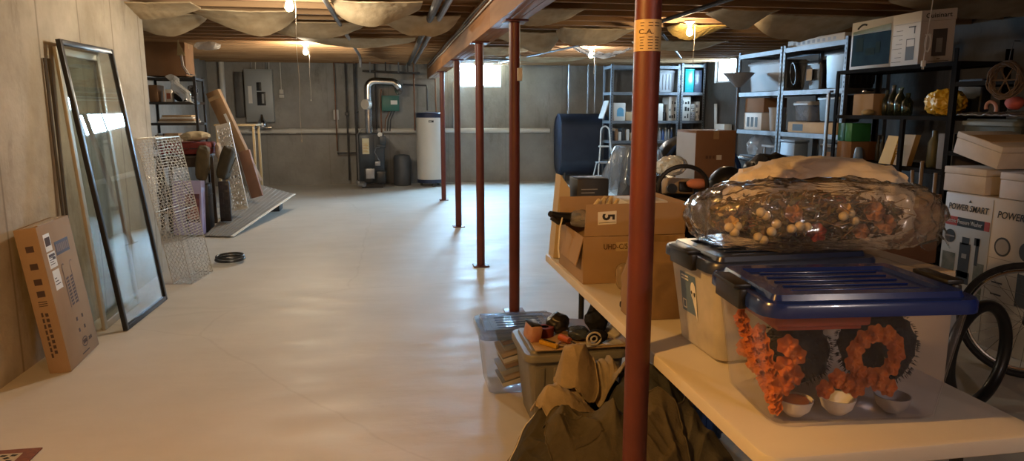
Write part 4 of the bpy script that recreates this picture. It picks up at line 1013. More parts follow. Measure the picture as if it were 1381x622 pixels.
carton('small white box, top of the pair beside the large white printed box', 5.88, 5.96, 13.4, 13.7, 1.287 + .17, .15, M_whitecard, tape=False, name='product_box', mark=panel_mark)
carton('small grey box, bottom of the pair beside the large white printed box', 5.875, 5.965, 13.39, 13.7, 1.287, .165, M_totepale, tape=False, name='product_box', mark=panel_mark)
carton('slim white box at the right end of the corner unit, middle shelf', 5.985, 6.068, 13.4, 13.7, 1.287, .37, M_whitecard, tape=False, name='product_box', mark=panel_mark)
for i, (x, m_, h) in enumerate(((4.26, M_blackplastic, .19), (4.33, M_cardboard_dark, .23), (4.40, M_whitecard, .17), (4.47, M_ink, .25), (4.56, M_whitecard, .22), (4.65, M_cardboard_pale, .15))):
    b = MB(); b.bb(x, x + .06, 13.4, 13.65, .902, .902 + h, bev=.004); b.bb(x + .01, x + .05, 13.398, 13.3995, .93, .93 + h * .4)
    solo('small_box', b, m_, ['black', 'brown', 'short white', 'tall black', 'taller white', 'tan'][i] + ' small box on the lower shelf left of the near column', 'box')
M_bott = [mat('red_bottle', (.30, .03, .03), rough=.3), mat('amber_bottle', (.30, .13, .03), rough=.3), mat('clearish_bottle', (.35, .38, .42), rough=.2), mat('blue_bottle', (.05, .12, .35), rough=.3)]
for i in range(9):
    x = 5.02 + i * .062; m_ = M_bott[(0, 1, 0, 2, 2, 3, 2, 2, 3)[i]]
    t = thing('bottle', ['red', 'amber', 'second red', 'clear', 'second clear', 'blue', 'third clear', 'fourth clear', 'last blue'][i] + ' bottle in the row on the lower shelf right of the near column', 'bottle', (x, 13.45, .902))
    b = MB(); b.lathe([(.024, .0), (.026, .01), (.026, .15), (.011, .19), (.011, .215)], (x, 13.45, .902), 14); part('body', b, m_, t)
    b = MB(); b.lathe([(.013, .216), (.013, .245)], (x, 13.45, .902), 12); part('cap', b, M_ink if i % 2 else M_paperwhite, t)
# things against the right wall below its window
b = MB(); b.bb(5.98, 6.10, 12.6, 12.9, .0, 1.12, bev=.01); solo('white_cabinet', b, M_totepale, 'pale narrow cabinet under the right-hand window', 'cabinet')
b = MB(); b.box((6.10, 12.75, 1.37), (.015, .10, .48), rot=(0, R(-3), 0), bev=.003)
solo('framed_picture', b, M_paperwhite, 'slim white card standing on the pale cabinet under the right-hand window', 'card', loc=(6.1, 12.75, 1.122))
b = MB(); b.bb(5.93, 6.12, 12.05, 12.5, .0, 1.0, bev=.01); solo('storage_box', b, M_tote_dark, 'dark tall box right of the pale cabinet under the window', 'storage box')
b = MB(); b.bb(5.95, 6.1, 12.08, 12.46, 1.003, 1.24, bev=.004); solo('paper_box', b, M_paperwhite, 'white box on the dark tall box under the right-hand window', 'box')

# step stool
t = thing('step_stool', 'white folding step stool with a hooped handle in front of the oil tank', 'step stool', (3.97, 12.95, 0))
M_stool = mat('white_stool_tube', (.62, .62, .60), rough=.35)
def sl(x, y, z): return (x, y, z)
b = MB()
fl_ = [(3.80, 12.72, .0), (3.86, 12.88, .45), (3.92, 13.0, .80), (3.94, 13.06, 1.08)]
fr_ = [(4.17, 12.72, .0), (4.15, 12.88, .45), (4.12, 13.0, .80), (4.11, 13.06, 1.08)]
hoop = [(3.94 + .085 - .085 * math.cos(R(a)), 13.06 + .01 * math.sin(R(a)), 1.08 + .11 * math.sin(R(a))) for a in range(10, 180, 17)]
b.tube(fl_ + hoop + fr_[::-1], .014, 8); part('front_frame', b, M_stool, t)
for x0, x1 in ((3.83, 3.81), (4.145, 4.19)):
    b = MB(); b.tube([(x0, 12.93, .52), (x1, 13.24, .0)], .012, 8); part('leg', b, M_stool, t)
b = MB(); b.tube([(3.81, 13.24, .02), (4.19, 13.24, .02)], .010, 8); part('leg_brace', b, M_stool, t)
for z, y, w_ in ((.25, 12.74, .34), (.50, 12.84, .29), (.80, 12.96, .19)):
    b = MB(); b.bb(4.0 - w_ / 2 - .02, 4.0 + w_ / 2 - .02, y - .02, y + (.20 if z < .7 else .06), z, z + .028, bev=.006); part('step', b, mat('grey_tread', (.30, .31, .33), rough=.7) if z < .7 else M_stool, t)

# ================================================================== RIGHT SIDE: SHELF C
rack('galvanised shelf unit on the right side, far half, behind the tall uplight lamp', 4.80, 5.34, 8.285, 9.40, (.55, 1.225, 1.725, 2.235), 2.27, M_galv, M_shelfboard, 'shelf_unit', 'shelving', .045, True, .05, front='x')
rack('galvanised shelf unit on the right side, near half, under the long white carton', 4.80, 5.34, 7.0, 8.255, (.55, 1.225, 1.725, 2.235), 2.27, M_galv, M_shelfboard, 'shelf_unit', 'shelving', .045, True, .05, front='x')
M_blue = mat('dusty_blue_plastic', (.17, .24, .37), (.14, .20, .31), scale=3, rough=.45)
tote('big blue-grey storage tote on the upper metal shelf behind the lamp', 4.86, 5.28, 8.42, 9.28, 1.727, .40, M_totepale, M_lidgrey)
t = thing('coiled_cable', 'coil of dark cable hanging on the middle upright of the metal shelves', 'cable', (4.77, 8.12, 1.9))
b = MB()
for i in range(4): b.tube(arc((4.84 + .012 * i, 8.07 - .01 * i, 1.93), .125 - .006 * i, 0, 360, (0, .5, .2), (0, .1, 1), 24)[:-1], .010, 6, closed=True)
part('coil', b, M_blackplastic, t)
tote('charcoal tote with a tan label on the upper metal shelf', 4.9, 5.28, 7.62, 7.93, 1.727, .34, M_tote_dark, M_blackplastic)
b = MB(); b.bb(4.888, 4.892, 7.76, 7.87, 1.84, 1.97); o = solo('paper_tag', b, M_cardboard_pale, 'tan paper tag hanging on the charcoal tote', 'tag')
tote('black storage tote at the near end of the upper metal shelf', 4.88, 5.28, 7.08, 7.56, 1.727, .42, M_blackplastic, M_blackplastic)
# long white carton on top
t = carton('long flat white carton lying on top of the metal shelves', 4.86, 5.02, 7.15, 8.27, 2.238, .085, M_whitecard, tape=False, name='long_carton', cat='carton')
b = MB()
for i in range(9): b.bb(4.858, 4.8592, 7.3 + i * .1, 7.35 + i * .1, 2.262, 2.298)
part('lettering', b, mat('grey_print', (.3, .3, .32), rough=.6), t)
carton('brown box stacked on a printed white box behind the lamp', 4.87, 5.2, 8.78, 9.28, 1.228 + .235, .19, M_cardboard_dark, tape=False)
t = carton('white printed box under a brown box behind the lamp', 4.86, 5.22, 8.80, 9.27, 1.228, .23, M_whitecard, tape=False, name='product_box')
b = MB()
for i in range(3): b.bb(4.858, 4.8592, 8.9 + i * .11, 8.97 + i * .11, 1.27, 1.40)
part('lettering', b, M_ink, t)
t = thing('pitcher', 'tall pale plastic pitcher on the middle metal shelf', 'pitcher', (4.93, 8.54, 1.228))
b = MB(); b.lathe([(.075, 0), (.08, .01), (.10, .27), (.112, .30), (.106, .30), (.092, .26), (.07, .02), (0, .02)], (4.93, 8.54, 1.228), 24, cap=False); part('body', b, mat('milky_plastic', (.42, .43, .45), rough=.35), t)
b = MB(); b.tube([(4.90, 8.44, 1.49), (4.90, 8.38, 1.47), (4.90, 8.38, 1.33), (4.90, 8.45, 1.30)], .012, 8); part('handle', b, M_totepale, t)
carton('long tan cardboard box lying on the middle metal shelf', 4.83, 5.2, 7.12, 8.10, 1.228, .125, M_cardboard_pale, name='long_carton', cat='carton', mark=lambda b, w_, d_, h: b.bb(-w_ / 2 - .001, -w_ / 2 - .0002, d_ / 2 - .32, d_ / 2 - .10, .02, .1))
tote('translucent grey bin stacked on the long tan cardboard box', 4.86, 5.18, 7.72, 8.10, 1.358, .24, clear_mat('grey_clear_bin', (.8, .83, .88), .45, (.42, .44, .48), .25, .8), M_lidgrey, clear=True)
b = MB(); b.blob((5.02, 7.91, 1.46), (.10, .12, .075), 3, lambda d, p: .8 + .3 * fold(p, 12, seed=3)); solo('stored_toy', b, M_paperwhite, 'pale bundle inside the translucent grey bin', 'bundle')
tote('black bin beside the translucent grey bin on the tan box', 4.87, 5.2, 7.16, 7.62, 1.358, .30, M_blackplastic, M_blackplastic)
# lower shelf
b = MB(); b.blob((5.0, 9.03, .98), (.17, .21, .20), 4, lambda d, p: .75 + .4 * fold(p, 7, (1, 1, .4), 6), planes=[((0, 0, .56), (0, 0, -1)), ((0, 0, 1.20), (0, 0, 1))])
solo('plastic_bag', b, clear_mat('shiny_bag', (1, 1, 1), .6, (.5, .52, .56), .1, 1.8, .4), 'shiny clear plastic bag on the lower metal shelf behind the tall brown box', 'plastic bag')
carton('brown carton holding up the shiny plastic bag', 4.88, 5.2, 8.80, 9.27, .553, .19, M_cardboard, tape=False)
b = MB(); b.bb(4.84, 5.2, 8.33, 8.72, 1.02, 1.045); b.bb(4.86, 4.88, 8.35, 8.37, .553, 1.02); b.bb(5.16, 5.18, 8.35, 8.37, .553, 1.02); b.bb(4.86, 4.88, 8.68, 8.70, .553, 1.02); b.bb(5.16, 5.18, 8.68, 8.70, .553, 1.02)
solo('small_riser', b, M_lidgrey, 'small grey riser shelf on the lower metal shelf', 'riser')
carton('tan box in front of the lower metal shelf right of the tall brown box', 4.42, 4.74, 8.05, 8.44, 0, .87, M_cardboard_pale)
b = MB(); b.bb(4.45, 4.72, 8.1, 8.4, .874, .91, bev=.004); solo('flat_box', b, M_paperwhite, 'flat white box on the tan box in front of the metal shelves', 'box')
b = MB(); b.lathe([(.05, 0), (.07, .02), (.07, .2), (.05, .24)], (4.98, 8.08, .76), 16); solo('jar', b, mat('olive_glass', (.08, .09, .05), rough=.3), 'dim olive jar on the lower metal shelf', 'jar', loc=(4.98, 8.08, .76))
carton('dark brown carton under the olive jar', 4.86, 5.2, 7.95, 8.19, .553, .205, M_cardboard_dark, tape=False)
b = MB(); b.bb(4.60, 4.78, 7.55, 7.86, 0, 1.12, bev=.015); b.bb(4.595, 4.785, 7.545, 7.865, 1.122, 1.15, bev=.008); b.bb(4.592, 4.594, 7.62, 7.78, 1.128, 1.143)
solo('tall_bin', b, M_blue, 'tall dusty-blue bin standing in front of the lower metal shelf', 'bin')
tote('slate blue tote with a brown label on the lower metal shelf', 4.86, 5.24, 7.10, 7.50, .82, .30, mat('slate_plastic', (.09, .12, .17), rough=.45), M_tote_dark)
b = MB(); b.bb(4.862, 4.866, 7.20, 7.36, .86, 1.03); solo('paper_tag', b, mat('brownish_tag', (.30, .19, .14), rough=.7), 'brown paper tag on the slate blue tote', 'tag')
tote('black tote under the slate blue tote', 4.86, 5.26, 7.06, 7.54, .553, .262, M_blackplastic, M_blackplastic)
# torchiere
t = thing('uplight_lamp', 'tall dark floor uplight with a wide bowl, standing left of the metal shelves', 'floor lamp', (4.58, 8.95, 0))
M_lampm = mat('dark_lamp_metal', (.10, .10, .11), rough=.4, metal=.6)
b = MB(); b.lathe([(.13, 0), (.13, .02), (.03, .035), (.012, .05)], (4.58, 8.95, 0), 28); part('base', b, M_lampm, t)
b = MB(); b.cyl((4.58, 8.95, .045), (4.58, 8.95, 1.80), .014, n=12); b.cyl((4.58, 8.95, .9), (4.58, 8.95, .93), .018, n=12); part('pole', b, M_lampm, t)
b = MB(); b.lathe([(.03, 1.79), (.06, 1.82), (.12, 1.88), (.205, 1.975), (.20, 1.98), (.11, 1.895), (.04, 1.835), (0, 1.83)], (4.58, 8.95, 0), 36, cap=False); part('bowl_shade', b, mat('grey_lamp_bowl', (.22, .21, .22), rough=.45), t)

# ================================================================== SHELF D (black) WITH BOXED APPLIANCES
M_shb = mat('black_shelf', (.012, .011, .011), (.017, .015, .014), scale=5, rough=.9, spec=.06)
rack('black storage shelf on the right carrying the two boxed appliances', 4.20, 4.66, 4.80, 6.26, (.25, .63, 1.03, 1.447, 1.858), 1.86, M_shb, M_shb, 'storage_rack', 'shelving', .04, False, .03, front='x')
b = MB(); b.bb(4.172, 4.198, 5.27, 5.31, .005, 1.42); solo('shelf_post', b, M_shb, 'black middle post at the front of the black storage shelf', 'post')
b = MB(); b.bb(4.14, 4.16, 6.265, 6.30, 0, 1.66, bev=.002); b.bb(4.14, 4.165, 6.30, 6.303, 0, 1.66); b.bb(4.14, 4.18, 6.255, 6.31, 1.661, 1.68); solo('metal_upright', b, M_galv, 'loose metal shelf upright leaning by the far end of the black shelf', 'upright')
# boxed picture appliance
t = carton('white box with a dark blue picture on top of the black shelf', 4.23, 4.40, 5.56, 6.12, 1.862, .42, M_whitecard, tape=False, name='product_box')
b = MB(); b.bb(4.2285, 4.2297, 5.585, 6.095, 1.89, 2.17); pc = part('picture', b, mat('deep_sea_print', (.010, .03, .055), (.02, .06, .085), scale=5, rough=.8, spec=.1), t, label='dark blue picture')
b = MB(); b.prism([(-.255, 0), (.25, .0), (.25, .055), (-.255, .028)], lambda u, v, w: (4.2292 + w * -1, 5.84 - u, 2.172 + v), .0008); part('stripe', b, mat('green_print', (.03, .10, .06), rough=.5), t)
b = MB()
for u, v, w_, h_ in ((.15, .12, .10, .12), (.0, .08, .12, .06), (-.10, .09, .06, .10)): b.bb(4.2272, 4.2283, 5.84 + u - w_ / 2, 5.84 + u + w_ / 2, 1.9 + v, 1.9 + v + h_)
part('picture_shapes', b, mat('dim_sea_shapes', (.035, .06, .068), rough=.9, spec=.05), pc)
b = MB(); b.tube([(4.229, 6.03 - .03 * i, 2.222 + .018 * math.sin(i * .8) + .006 * i) for i in range(5)], .009, 6); part('brand_swoosh', b, M_ink, t)
# boxed coffee maker with the word on it (lid band above)
t = thing('product_box', 'white appliance box with dark pictures on top of the black shelf, corner towards the camera', 'box', (4.45, 5.28, 1.861))
fc, fr, flf = V((4.232, 5.245, 1.862)), V((4.38, 5.055, 1.862)), V((4.228, 5.56, 1.862))
e1, e2 = (fr - fc), (flf - fc)
def cz(u, v, z, off=0.0):
    """u along right-hand face, v along left-hand face"""
    return fc + e1 * u + e2 * v + V((0, 0, z))
n1 = V((e1.y, -e1.x, 0)).normalized(); n1 = n1 if n1.dot(V((-1, -1, 0))) > 0 else -n1
n2 = V((e2.y, -e2.x, 0)).normalized(); n2 = n2 if n2.x < 0 else -n2
b = MB(); q = [cz(0, 0, 0), cz(1, 0, 0), cz(1, 1, 0), cz(0, 1, 0)]; Hc = .42
b.prism([(0, 0), (1, 0), (1, 1), (0, 1)], lambda u, v, w: cz(u, v, w), .335); part('carton', b, mat('offwhite_print_card', (.50, .43, .37), (.45, .38, .33), scale=2, rough=.45), t)
b = MB(); b.prism([(-.012, -.012), (1.012, -.012), (1.012, 1.012), (-.012, 1.012)], lambda u, v, w: cz(u, v, .337 + w), .083); lid_ = part('lid', b, MATS['offwhite_print_card'], t)
b = MB(); text_mb(b, 'Cuisinart', .050, plane_frame(cz(.5, -.012, .375) + n1 * .0012, e1, (0, 0, 1)), bold=.0008, sx=1.0); part('lettering', b, M_ink, lid_)
b = MB()
def on1(u0, u1, z0, z1): b.quad(*[cz(u, 0, z) + n1 * .001 for u, z in ((u0, z0), (u1, z0), (u1, z1), (u0, z1))])
def on2(v0, v1, z0, z1): b.quad(*[cz(0, v, z) + n2 * .001 for v, z in ((v1, z0), (v0, z0), (v0, z1), (v1, z1))])
on1(.38, .80, .06, .27); on2(.16, .47, .04, .15); 
on2(.16, .47, .155, .21) if False else None
for v0, v1, z0, z1 in ((.16, .47, .205, .212), (.16, .18, .15, .21), (.45, .47, .15, .21), (.16, .42, .30, .31), (.18, .22, .25, .30)): on2(v0, v1, z0, z1)
for i in range(8): on2(.62, .98 - .12 * (i % 3), .03 + .036 * i, .034 + .036 * i)
on1(.3, .9, .02, .024); on1(.55, .65, .035, .042)
part('lettering', b, mat('dark_brown_print', (.05, .035, .03), rough=.6), t)
b = MB(); b.quad(*[cz(u, 0, z) + n1 * .0018 for u, z in ((.5, .09), (.68, .09), (.68, .2), (.5, .2))]); part('picture', b, mat('grey_pot_print', (.22, .19, .17), rough=.5), t)
# hanging white cord with a loop and plug
t = thing('extension_cord', 'white extension cord hanging from the joists in front of the boxed appliances', 'cord', (3.61, 4.4, ZJ - .01))
b = MB(); pts = [(3.625, 4.4, 2.39), (3.622, 4.4, 2.22), (3.612, 4.4, 2.10), (3.607, 4.4, 2.02), (3.60, 4.4, 1.95)]
for i in range(34):
    a = R(200 + i * 32); pts.append((3.612 + .020 * math.cos(a) + .0002 * i, 4.4 + .002 * (i % 3), 1.945 + (.055 + .0002 * i) * math.sin(a)))
pts += [(3.600, 4.4, 1.90), (3.597, 4.4, 1.85), (3.595, 4.4, 1.83)]
b.tube(pts, .0035, 6); part('cable', b, M_paperwhite, t)
b = MB(); b.bb(3.583, 3.607, 4.389, 4.411, 1.79, 1.83, bev=.004); b.bb(3.588, 3.591, 4.398, 4.402, 1.772, 1.79); b.bb(3.599, 3.602, 4.398, 4.402, 1.772, 1.79); part('plug', b, M_paperwhite, t)
b = MB(); b.tube(arc((3.610, 4.395, 2.0), .016, 0, 360, (1, 0, 0), (0, 1, 0), 12)[:-1], .004, 5, closed=True); part('tie', b, M_paperwhite, t)
# goods on shelf D, second level z 1.447
carton('brown cardboard carton standing on the black shelf, left end', 4.25, 4.5, 5.77, 6.05, 1.449, .19, M_cardboard, tape=True)
b = MB(); b.blob((4.30, 5.92, 1.665), (.05, .05, .016), 3, lambda d, p: .75 + .4 * fold(p, 20)); solo('crumpled_foil', b, M_chrome, 'glint of crumpled foil on top of the brown carton on the black shelf', 'foil')
b = MB(); b.blob((4.215, 5.78, 1.475), (.05, .07, .028), 3, lambda d, p: .75 + .4 * fold(p, 16, seed=9), planes=[((0, 0, 1.452), (0, 0, -1))]); solo('raffia_bundle', b, mat('straw', (.36, .26, .12), rough=.9), 'straw-coloured bundle poking over the black shelf edge', 'bundle')
M_dkglass = clear_mat('dark_green_glass', (.35, .42, .33), .3, (.10, .12, .08), .1, 1.2)
for i, (yy, h, rad) in enumerate(((5.70, .22, .035), (5.62, .26, .04), (5.53, .24, .045), (5.44, .19, .045), (5.66, .17, .03))):
    b = MB(); xx = 4.33 + .09 * (i == 4); b.lathe([(rad * .8, 0), (rad, .02), (rad, h * .6), (rad * .4, h * .8), (rad * .5, h), (rad * .35, h), (rad * .3, h * .8), (rad * .9, h * .58), (rad * .85, .02), (0, .01)], (xx, yy, 1.449), 18, cap=False)
    solo('glass_vase', b, M_dkglass, ['slim', 'tallest', 'wide', 'short wide', 'small rear'][i] + ' dark green glass vase on the black shelf beside the brown carton', 'vase')
b = MB(); b.blob((4.36, 5.05, 1.552), (.12, .17, .105), 5, lambda d, p: .62 + .36 * fold(p, 8, seed=31) + .22 * fold(p, 23, seed=3), planes=[((0, 0, 1.452), (0, 0, -1))]); solo('yellow_bag', b, mat('yellow_plastic', (.66, .40, .03), (.54, .31, .025), scale=7, rough=.45), 'crumpled yellow plastic bag on the near end of the black shelf', 'plastic bag')
tote('dark blue tote at the back of the black shelf behind the yellow bag', 4.5, 4.64, 4.86, 5.24, 1.45, .32, mat('night_blue', (.015, .02, .04), rough=.5), None, ribs=False)
# level z 1.03
b = MB(); b.bb(4.225, 4.5, 5.99, 6.205, 1.033, 1.205, bev=.003); b.bb(4.223, 4.2245, 6.02, 6.17, 1.10, 1.11); solo('dark_carton', b, M_cardboard_dark, 'dark brown carton under the two green boxes on the black shelf', 'box')
for i, y0 in enumerate((6.105, 5.995)):
    b = MB(); b.bb(4.22, 4.42, y0, y0 + .095, 1.208, 1.375, bev=.003); b.bb(4.2185, 4.2197, y0 + .02, y0 + .075, 1.24, 1.30)
    solo('green_box', b, [M_green, mat('leaf_green_card', (.03, .20, .07), rough=.5)][i], ['dark', 'brighter'][i] + ' green box at the far end of the black shelf', 'box')
b = MB(); b.prism([(0, 0), (.15, 0), (.13, .24), (.0, .245)], lambda u, v, w: (4.24 + w + .12 * v, 5.62 - u - .25 * v, 1.034 + v), .03); t_y = solo('yellow_folder', b, mat('ochre_card', (.66, .42, .05), (.56, .34, .04), scale=5, rough=.6), 'bright yellow folder standing on the black shelf, left one', 'folder')
b = MB(); b.prism([(0, 0), (.16, 0), (.15, .26), (.01, .26)], lambda u, v, w: (4.245 + w + .1 * v, 5.44 - u - .22 * v, 1.034 + v), .05)
for q in range(8): b.bb(4.2415 + .0005, 4.2435, 5.30, 5.42, 1.05 + q * .022, 1.055 + q * .022)
solo('yellow_folder', b, mat('straw_card', (.40, .27, .10), (.34, .22, .08), scale=5, rough=.6), 'duller straw yellow folder standing right of the bright yellow folder', 'folder')
b = MB(); b.lathe([(.04, 0), (.045, .01), (.03, .11), (.02, .125)], (4.26, 5.93, 1.034), 16); solo('blue_cup', b, mat('pale_blue_plastic', (.16, .27, .48), rough=.4), 'small pale blue cup on the dark black shelf', 'cup')
for i in range(5):
    yy = 5.85 - i * .055; b = MB(); b.lathe([(.02, 0), (.023, .01), (.023, .14 + .02 * (i % 2)), (.01, .18), (.01, .23)], (4.40, yy, 1.034), 12)
    solo('dark_bottle', b, M_ink, ['first', 'second', 'third', 'fourth', 'fifth'][i] + ' dark bottle behind the pale blue cup on the black shelf', 'bottle', group='dark bottles on the black shelf')
carton('dim grey-brown box on the near end of the black shelf', 4.3, 4.6, 4.86, 5.02, 1.033, .28, mat('grey_brown_card', (.17, .14, .12), rough=.8), tape=False)
b = MB(); b.lathe([(.04, 0), (.045, .02), (.045, .2), (.02, .25), (.02, .30)], (4.36, 5.13, 1.034), 16); solo('olive_bottle', b, mat('olive_plastic', (.10, .095, .05), rough=.4), 'olive bottle beside the dim grey-brown box on the black shelf', 'bottle')
b = MB(); b.bb(4.12, 4.19, 5.42, 6.2, .955, .985, bev=.003); solo('pale_plank', b, M_shelfboard, 'pale plank edge resting against the front of the black shelf', 'plank')
b = MB(); b.bb(4.09, 4.195, 5.40, 6.22, 0, .952, bev=.005); solo('reddish_box', b, mat('dark_red_card', (.10, .02, .015), rough=.6), 'dark red box standing before the black shelf under the pale plank', 'box')
# tool handles leaning
for i, (ya, yb) in enumerate(((4.72, 4.95), (4.60, 4.80), (4.80, 5.05))):
    t = thing('tool_handle', ['long', 'shorter', 'darker'][i] + ' wooden tool handle leaning before the black shelf', 'tool', (3.95, ya, 0))
    b = MB(); b.cyl((3.93 + .03 * i, ya, .10), (4.12, yb, 1.02 + .08 * (i == 0)), .016, .014, n=10); part('handle', b, mat('ash_handle', (.28, .20, .13), (.22, .15, .1), scale=6, rough=.6), t)
    b = MB(); b.cyl((3.92 + .03 * i, ya - .003, .0), (3.93 + .03 * i, ya, .10), .05, .02, n=12); part('head', b, M_iron, t)
# shelf E at the far right edge
rack('black rack at the right edge of the picture holding the bubble-wrapped tote', 4.15, 4.62, 3.2, 4.77, (.45, 1.19, 1.70), 1.95, M_shb, M_shb, 'storage_rack', 'shelving', .035, False, .03, front='x')
tote('dark green-grey tote under bubble wrap on the rack at the right edge', 4.18, 4.58, 4.18, 4.70, 1.193, .24, mat('moss_tote', (.055, .065, .055), rough=.5), mat('moss_lid', (.07, .08, .07), rough=.5))
b = MB()
def bub(u, v):
    x = 4.17 + .40 * u; y = 4.17 + .52 * v
    return (x - .02, y, 1.452 + .045 * fold(V((x, y, 0)), 7, seed=2) * (1 - .5 * abs(2 * u - 1)))
b.grid(bub, 30, 40, (0, 0, -.008)); solo('bubble_wrap', b, clear_mat('bubble_film', (1, 1, 1), .55, (.45, .40, .36), .15, 1.6, .8, 90), 'sheet of bubble wrap lying over the dark tote at the right edge', 'bubble wrap')
b = MB(); b.blob((4.25, 4.30, 1.545), (.05, .07, .045), 3, lambda d, p: .85 + .25 * fold(p, 12)); solo('red_bundle', b, mat('coral_cloth', (.40, .07, .05), rough=.8), 'coral red bundle on the bubble wrap', 'bundle')
b = MB(); b.tube(arc((4.23, 4.47, 1.51), .045, -20, 200, (0, 1, .2), (0, 0, 1), 12), .012, 8); solo('pink_hoop', b, mat('faded_pink', (.42, .22, .2), rough=.5), 'small faded pink hoop on the bubble wrap left of the coral bundle', 'hoop')
t = thing('hanging_wreath', 'dim brown vine wreath hanging above the bubble-wrapped tote', 'wreath', (4.07, 4.21, 1.695))
b = MB(); rr = random.Random(9)
for k in range(14):
    ph = rr.uniform(0, 6); rad = .11 + rr.uniform(-.02, .02)
    b.tube([V((4.07 + .02 * math.sin(3 * a + ph), 4.21, 1.695)) + V((math.cos(a) * .1, -math.cos(a) * .99, 0)) * rad + V((0, 0, math.sin(a) * rad)) for a in [q * 2 * PI / 28 for q in range(28)]], .0045, 5, closed=True)
part('twigs', b, mat('twig_brown', (.12, .075, .045), rough=.9), t)
b = MB()
for q in range(6): b.tube([V((4.07, 4.21, 1.695)), V((4.07 + .01 * math.cos(q * 1.047), 4.21 - .10 * math.cos(q * 1.047), 1.695 + .10 * math.sin(q * 1.047)))], .005, 5)
part('spokes', b, MATS['twig_brown'], t)
b = MB(); b.tube([(4.075, 4.21, 1.80), (4.10, 4.21, 1.95)], .003, 5); b.cyl((4.10, 4.21, 1.95), (4.149, 4.21, 1.95), .004, n=6); part('hook', b, M_iron, t)
b = MB(); b.lathe([(.05, 0), (.06, .02), (.06, .22), (.04, .26)], (4.27, 4.01, 1.703), 20); b.lathe([(.03, .262), (.035, .30), (.02, .33)], (4.27, 4.01, 1.703), 16); solo('lantern', b, mat('steel_blue_tin', (.25, .29, .32), rough=.3, metal=.6), 'steel-blue tin at the right edge on the top shelf of the black rack', 'tin')
carton('dark carton beside the steel-blue tin at the right edge', 4.22, 4.55, 3.5, 3.86, 1.703, .2, M_cardboard_dark)
# ================================================================== RIGHT FOREGROUND: PRESSURE WASHER BOX, FOAM BOXES, BICYCLE
t = thing('product_box', 'tall white pressure washer box with a red and black band, behind the bicycle wheel', 'box', (3.9, 3.75, 0))
M_pw = mat('printed_white_card', (.50, .44, .36), (.44, .38, .31), scale=2, rough=.5)
px, py0, py1, ph = 3.72, 3.30, 4.22, .955
b = MB(); b.bb(px, px + .40, py0, py1, .001, ph - .004, bev=.005); part('carton', b, M_pw, t)
b = MB(); b.bb(px + .004, px + .198, py0 + .004, py1 - .004, ph - .0038, ph); b.bb(px + .202, px + .396, py0 + .004, py1 - .004, ph - .0038, ph); part('top_flaps', b, M_pw, t)
def onp(b, y0, y1, z0, z1, off=.0012): b.bb(px - off, px - off + .0009, min(y0, y1), max(y0, y1), z0, z1)
def pwf(y, z, off=.002): return plane_frame((px - off, y, z), (0, -1, 0), (0, 0, 1))
seam = 3.83
b = MB(); text_mb(b, 'POWER SMART', .058, pwf(4.025, .86), bold=.0006, sx=.82, shear=.15); text_mb(b, 'POWER SMART', .062, pwf(3.60, .855), bold=.0006, sx=.9, shear=.15)
b.prism([(-.012, 0), (.012, 0), (0, .018)], lambda u, v, w: (px - .002 + w, 4.01 - u, .90 + v), .001); part('lettering', b, M_ink, t)
b = MB(); onp(b, 4.215, 4.10, .735, .795); onp(b, 3.88, 3.84, .735, .795); part('red_band', b, mat('red_band_print', (.52, .06, .03), rough=.5), t, label='red ends of the printed band')
b = MB(); onp(b, 4.0995, 3.8805, .735, .795); part('black_band', b, M_ink, t)
b = MB(); text_mb(b, 'Electric Pressure Washer', .040, pwf(4.045, .765, .003), bold=.0003, sx=.72); part('band_lettering', b, M_paperwhite, t)
b = MB()
rotx = Matrix.Rotation(R(-90), 3, 'Y')
b.lathe([(.045, 0), (.045, .001)], (px - .0002, 4.15, .66), 24, rotx)
# printed picture of the machine
for y0, y1, z0, z1 in ((4.06, 3.97, .40, .63), (4.07, 3.96, .36, .44), (4.045, 3.985, .62, .67), (3.93, 3.905, .50, .68), (3.945, 3.90, .63, .68)): onp(b, y0, y1, z0, z1)
for y_ in (3.73, 3.55): b.lathe([(.06, 0), (.06, .001)], (px - .0002, y_, .66), 24, rotx)
for i in range(4): onp(b, 3.78, 3.70, .50 - i * .075, .51 - i * .075)
onp(b, 3.60, 3.52, .32, .52)
part('lettering', b, mat('charcoal_print', (.04, .038, .036), rough=.6), t)
b = MB(); b.lathe([(.048, 0), (.048, .0012)], (px - .001, 3.73, .66), 24, rotx); onp(b, 4.035, 3.995, .53, .56, .0022); onp(b, 4.19, 4.11, .655, .665, .0022); part('pale_lettering', b, mat('grey_beige_print', (.33, .29, .25), rough=.6), t)
b = MB(); onp(b, 4.2, 4.09, .22, .55, .0011); onp(b, 3.93, 3.85, .2, .52, .0011); part('garden_picture', b, mat('garden_print', (.10, .10, .06), (.20, .18, .13), scale=15, rough=.6), t)
b = MB(); onp(b, 3.83, 3.826, .02, .94); 
for i in range(4): onp(b, 3.82, 3.45, .58 - i * .008 - i * .08, .583 - i * .088)
part('seam_line', b, mat('grey_line', (.25, .22, .19), rough=.7), t)
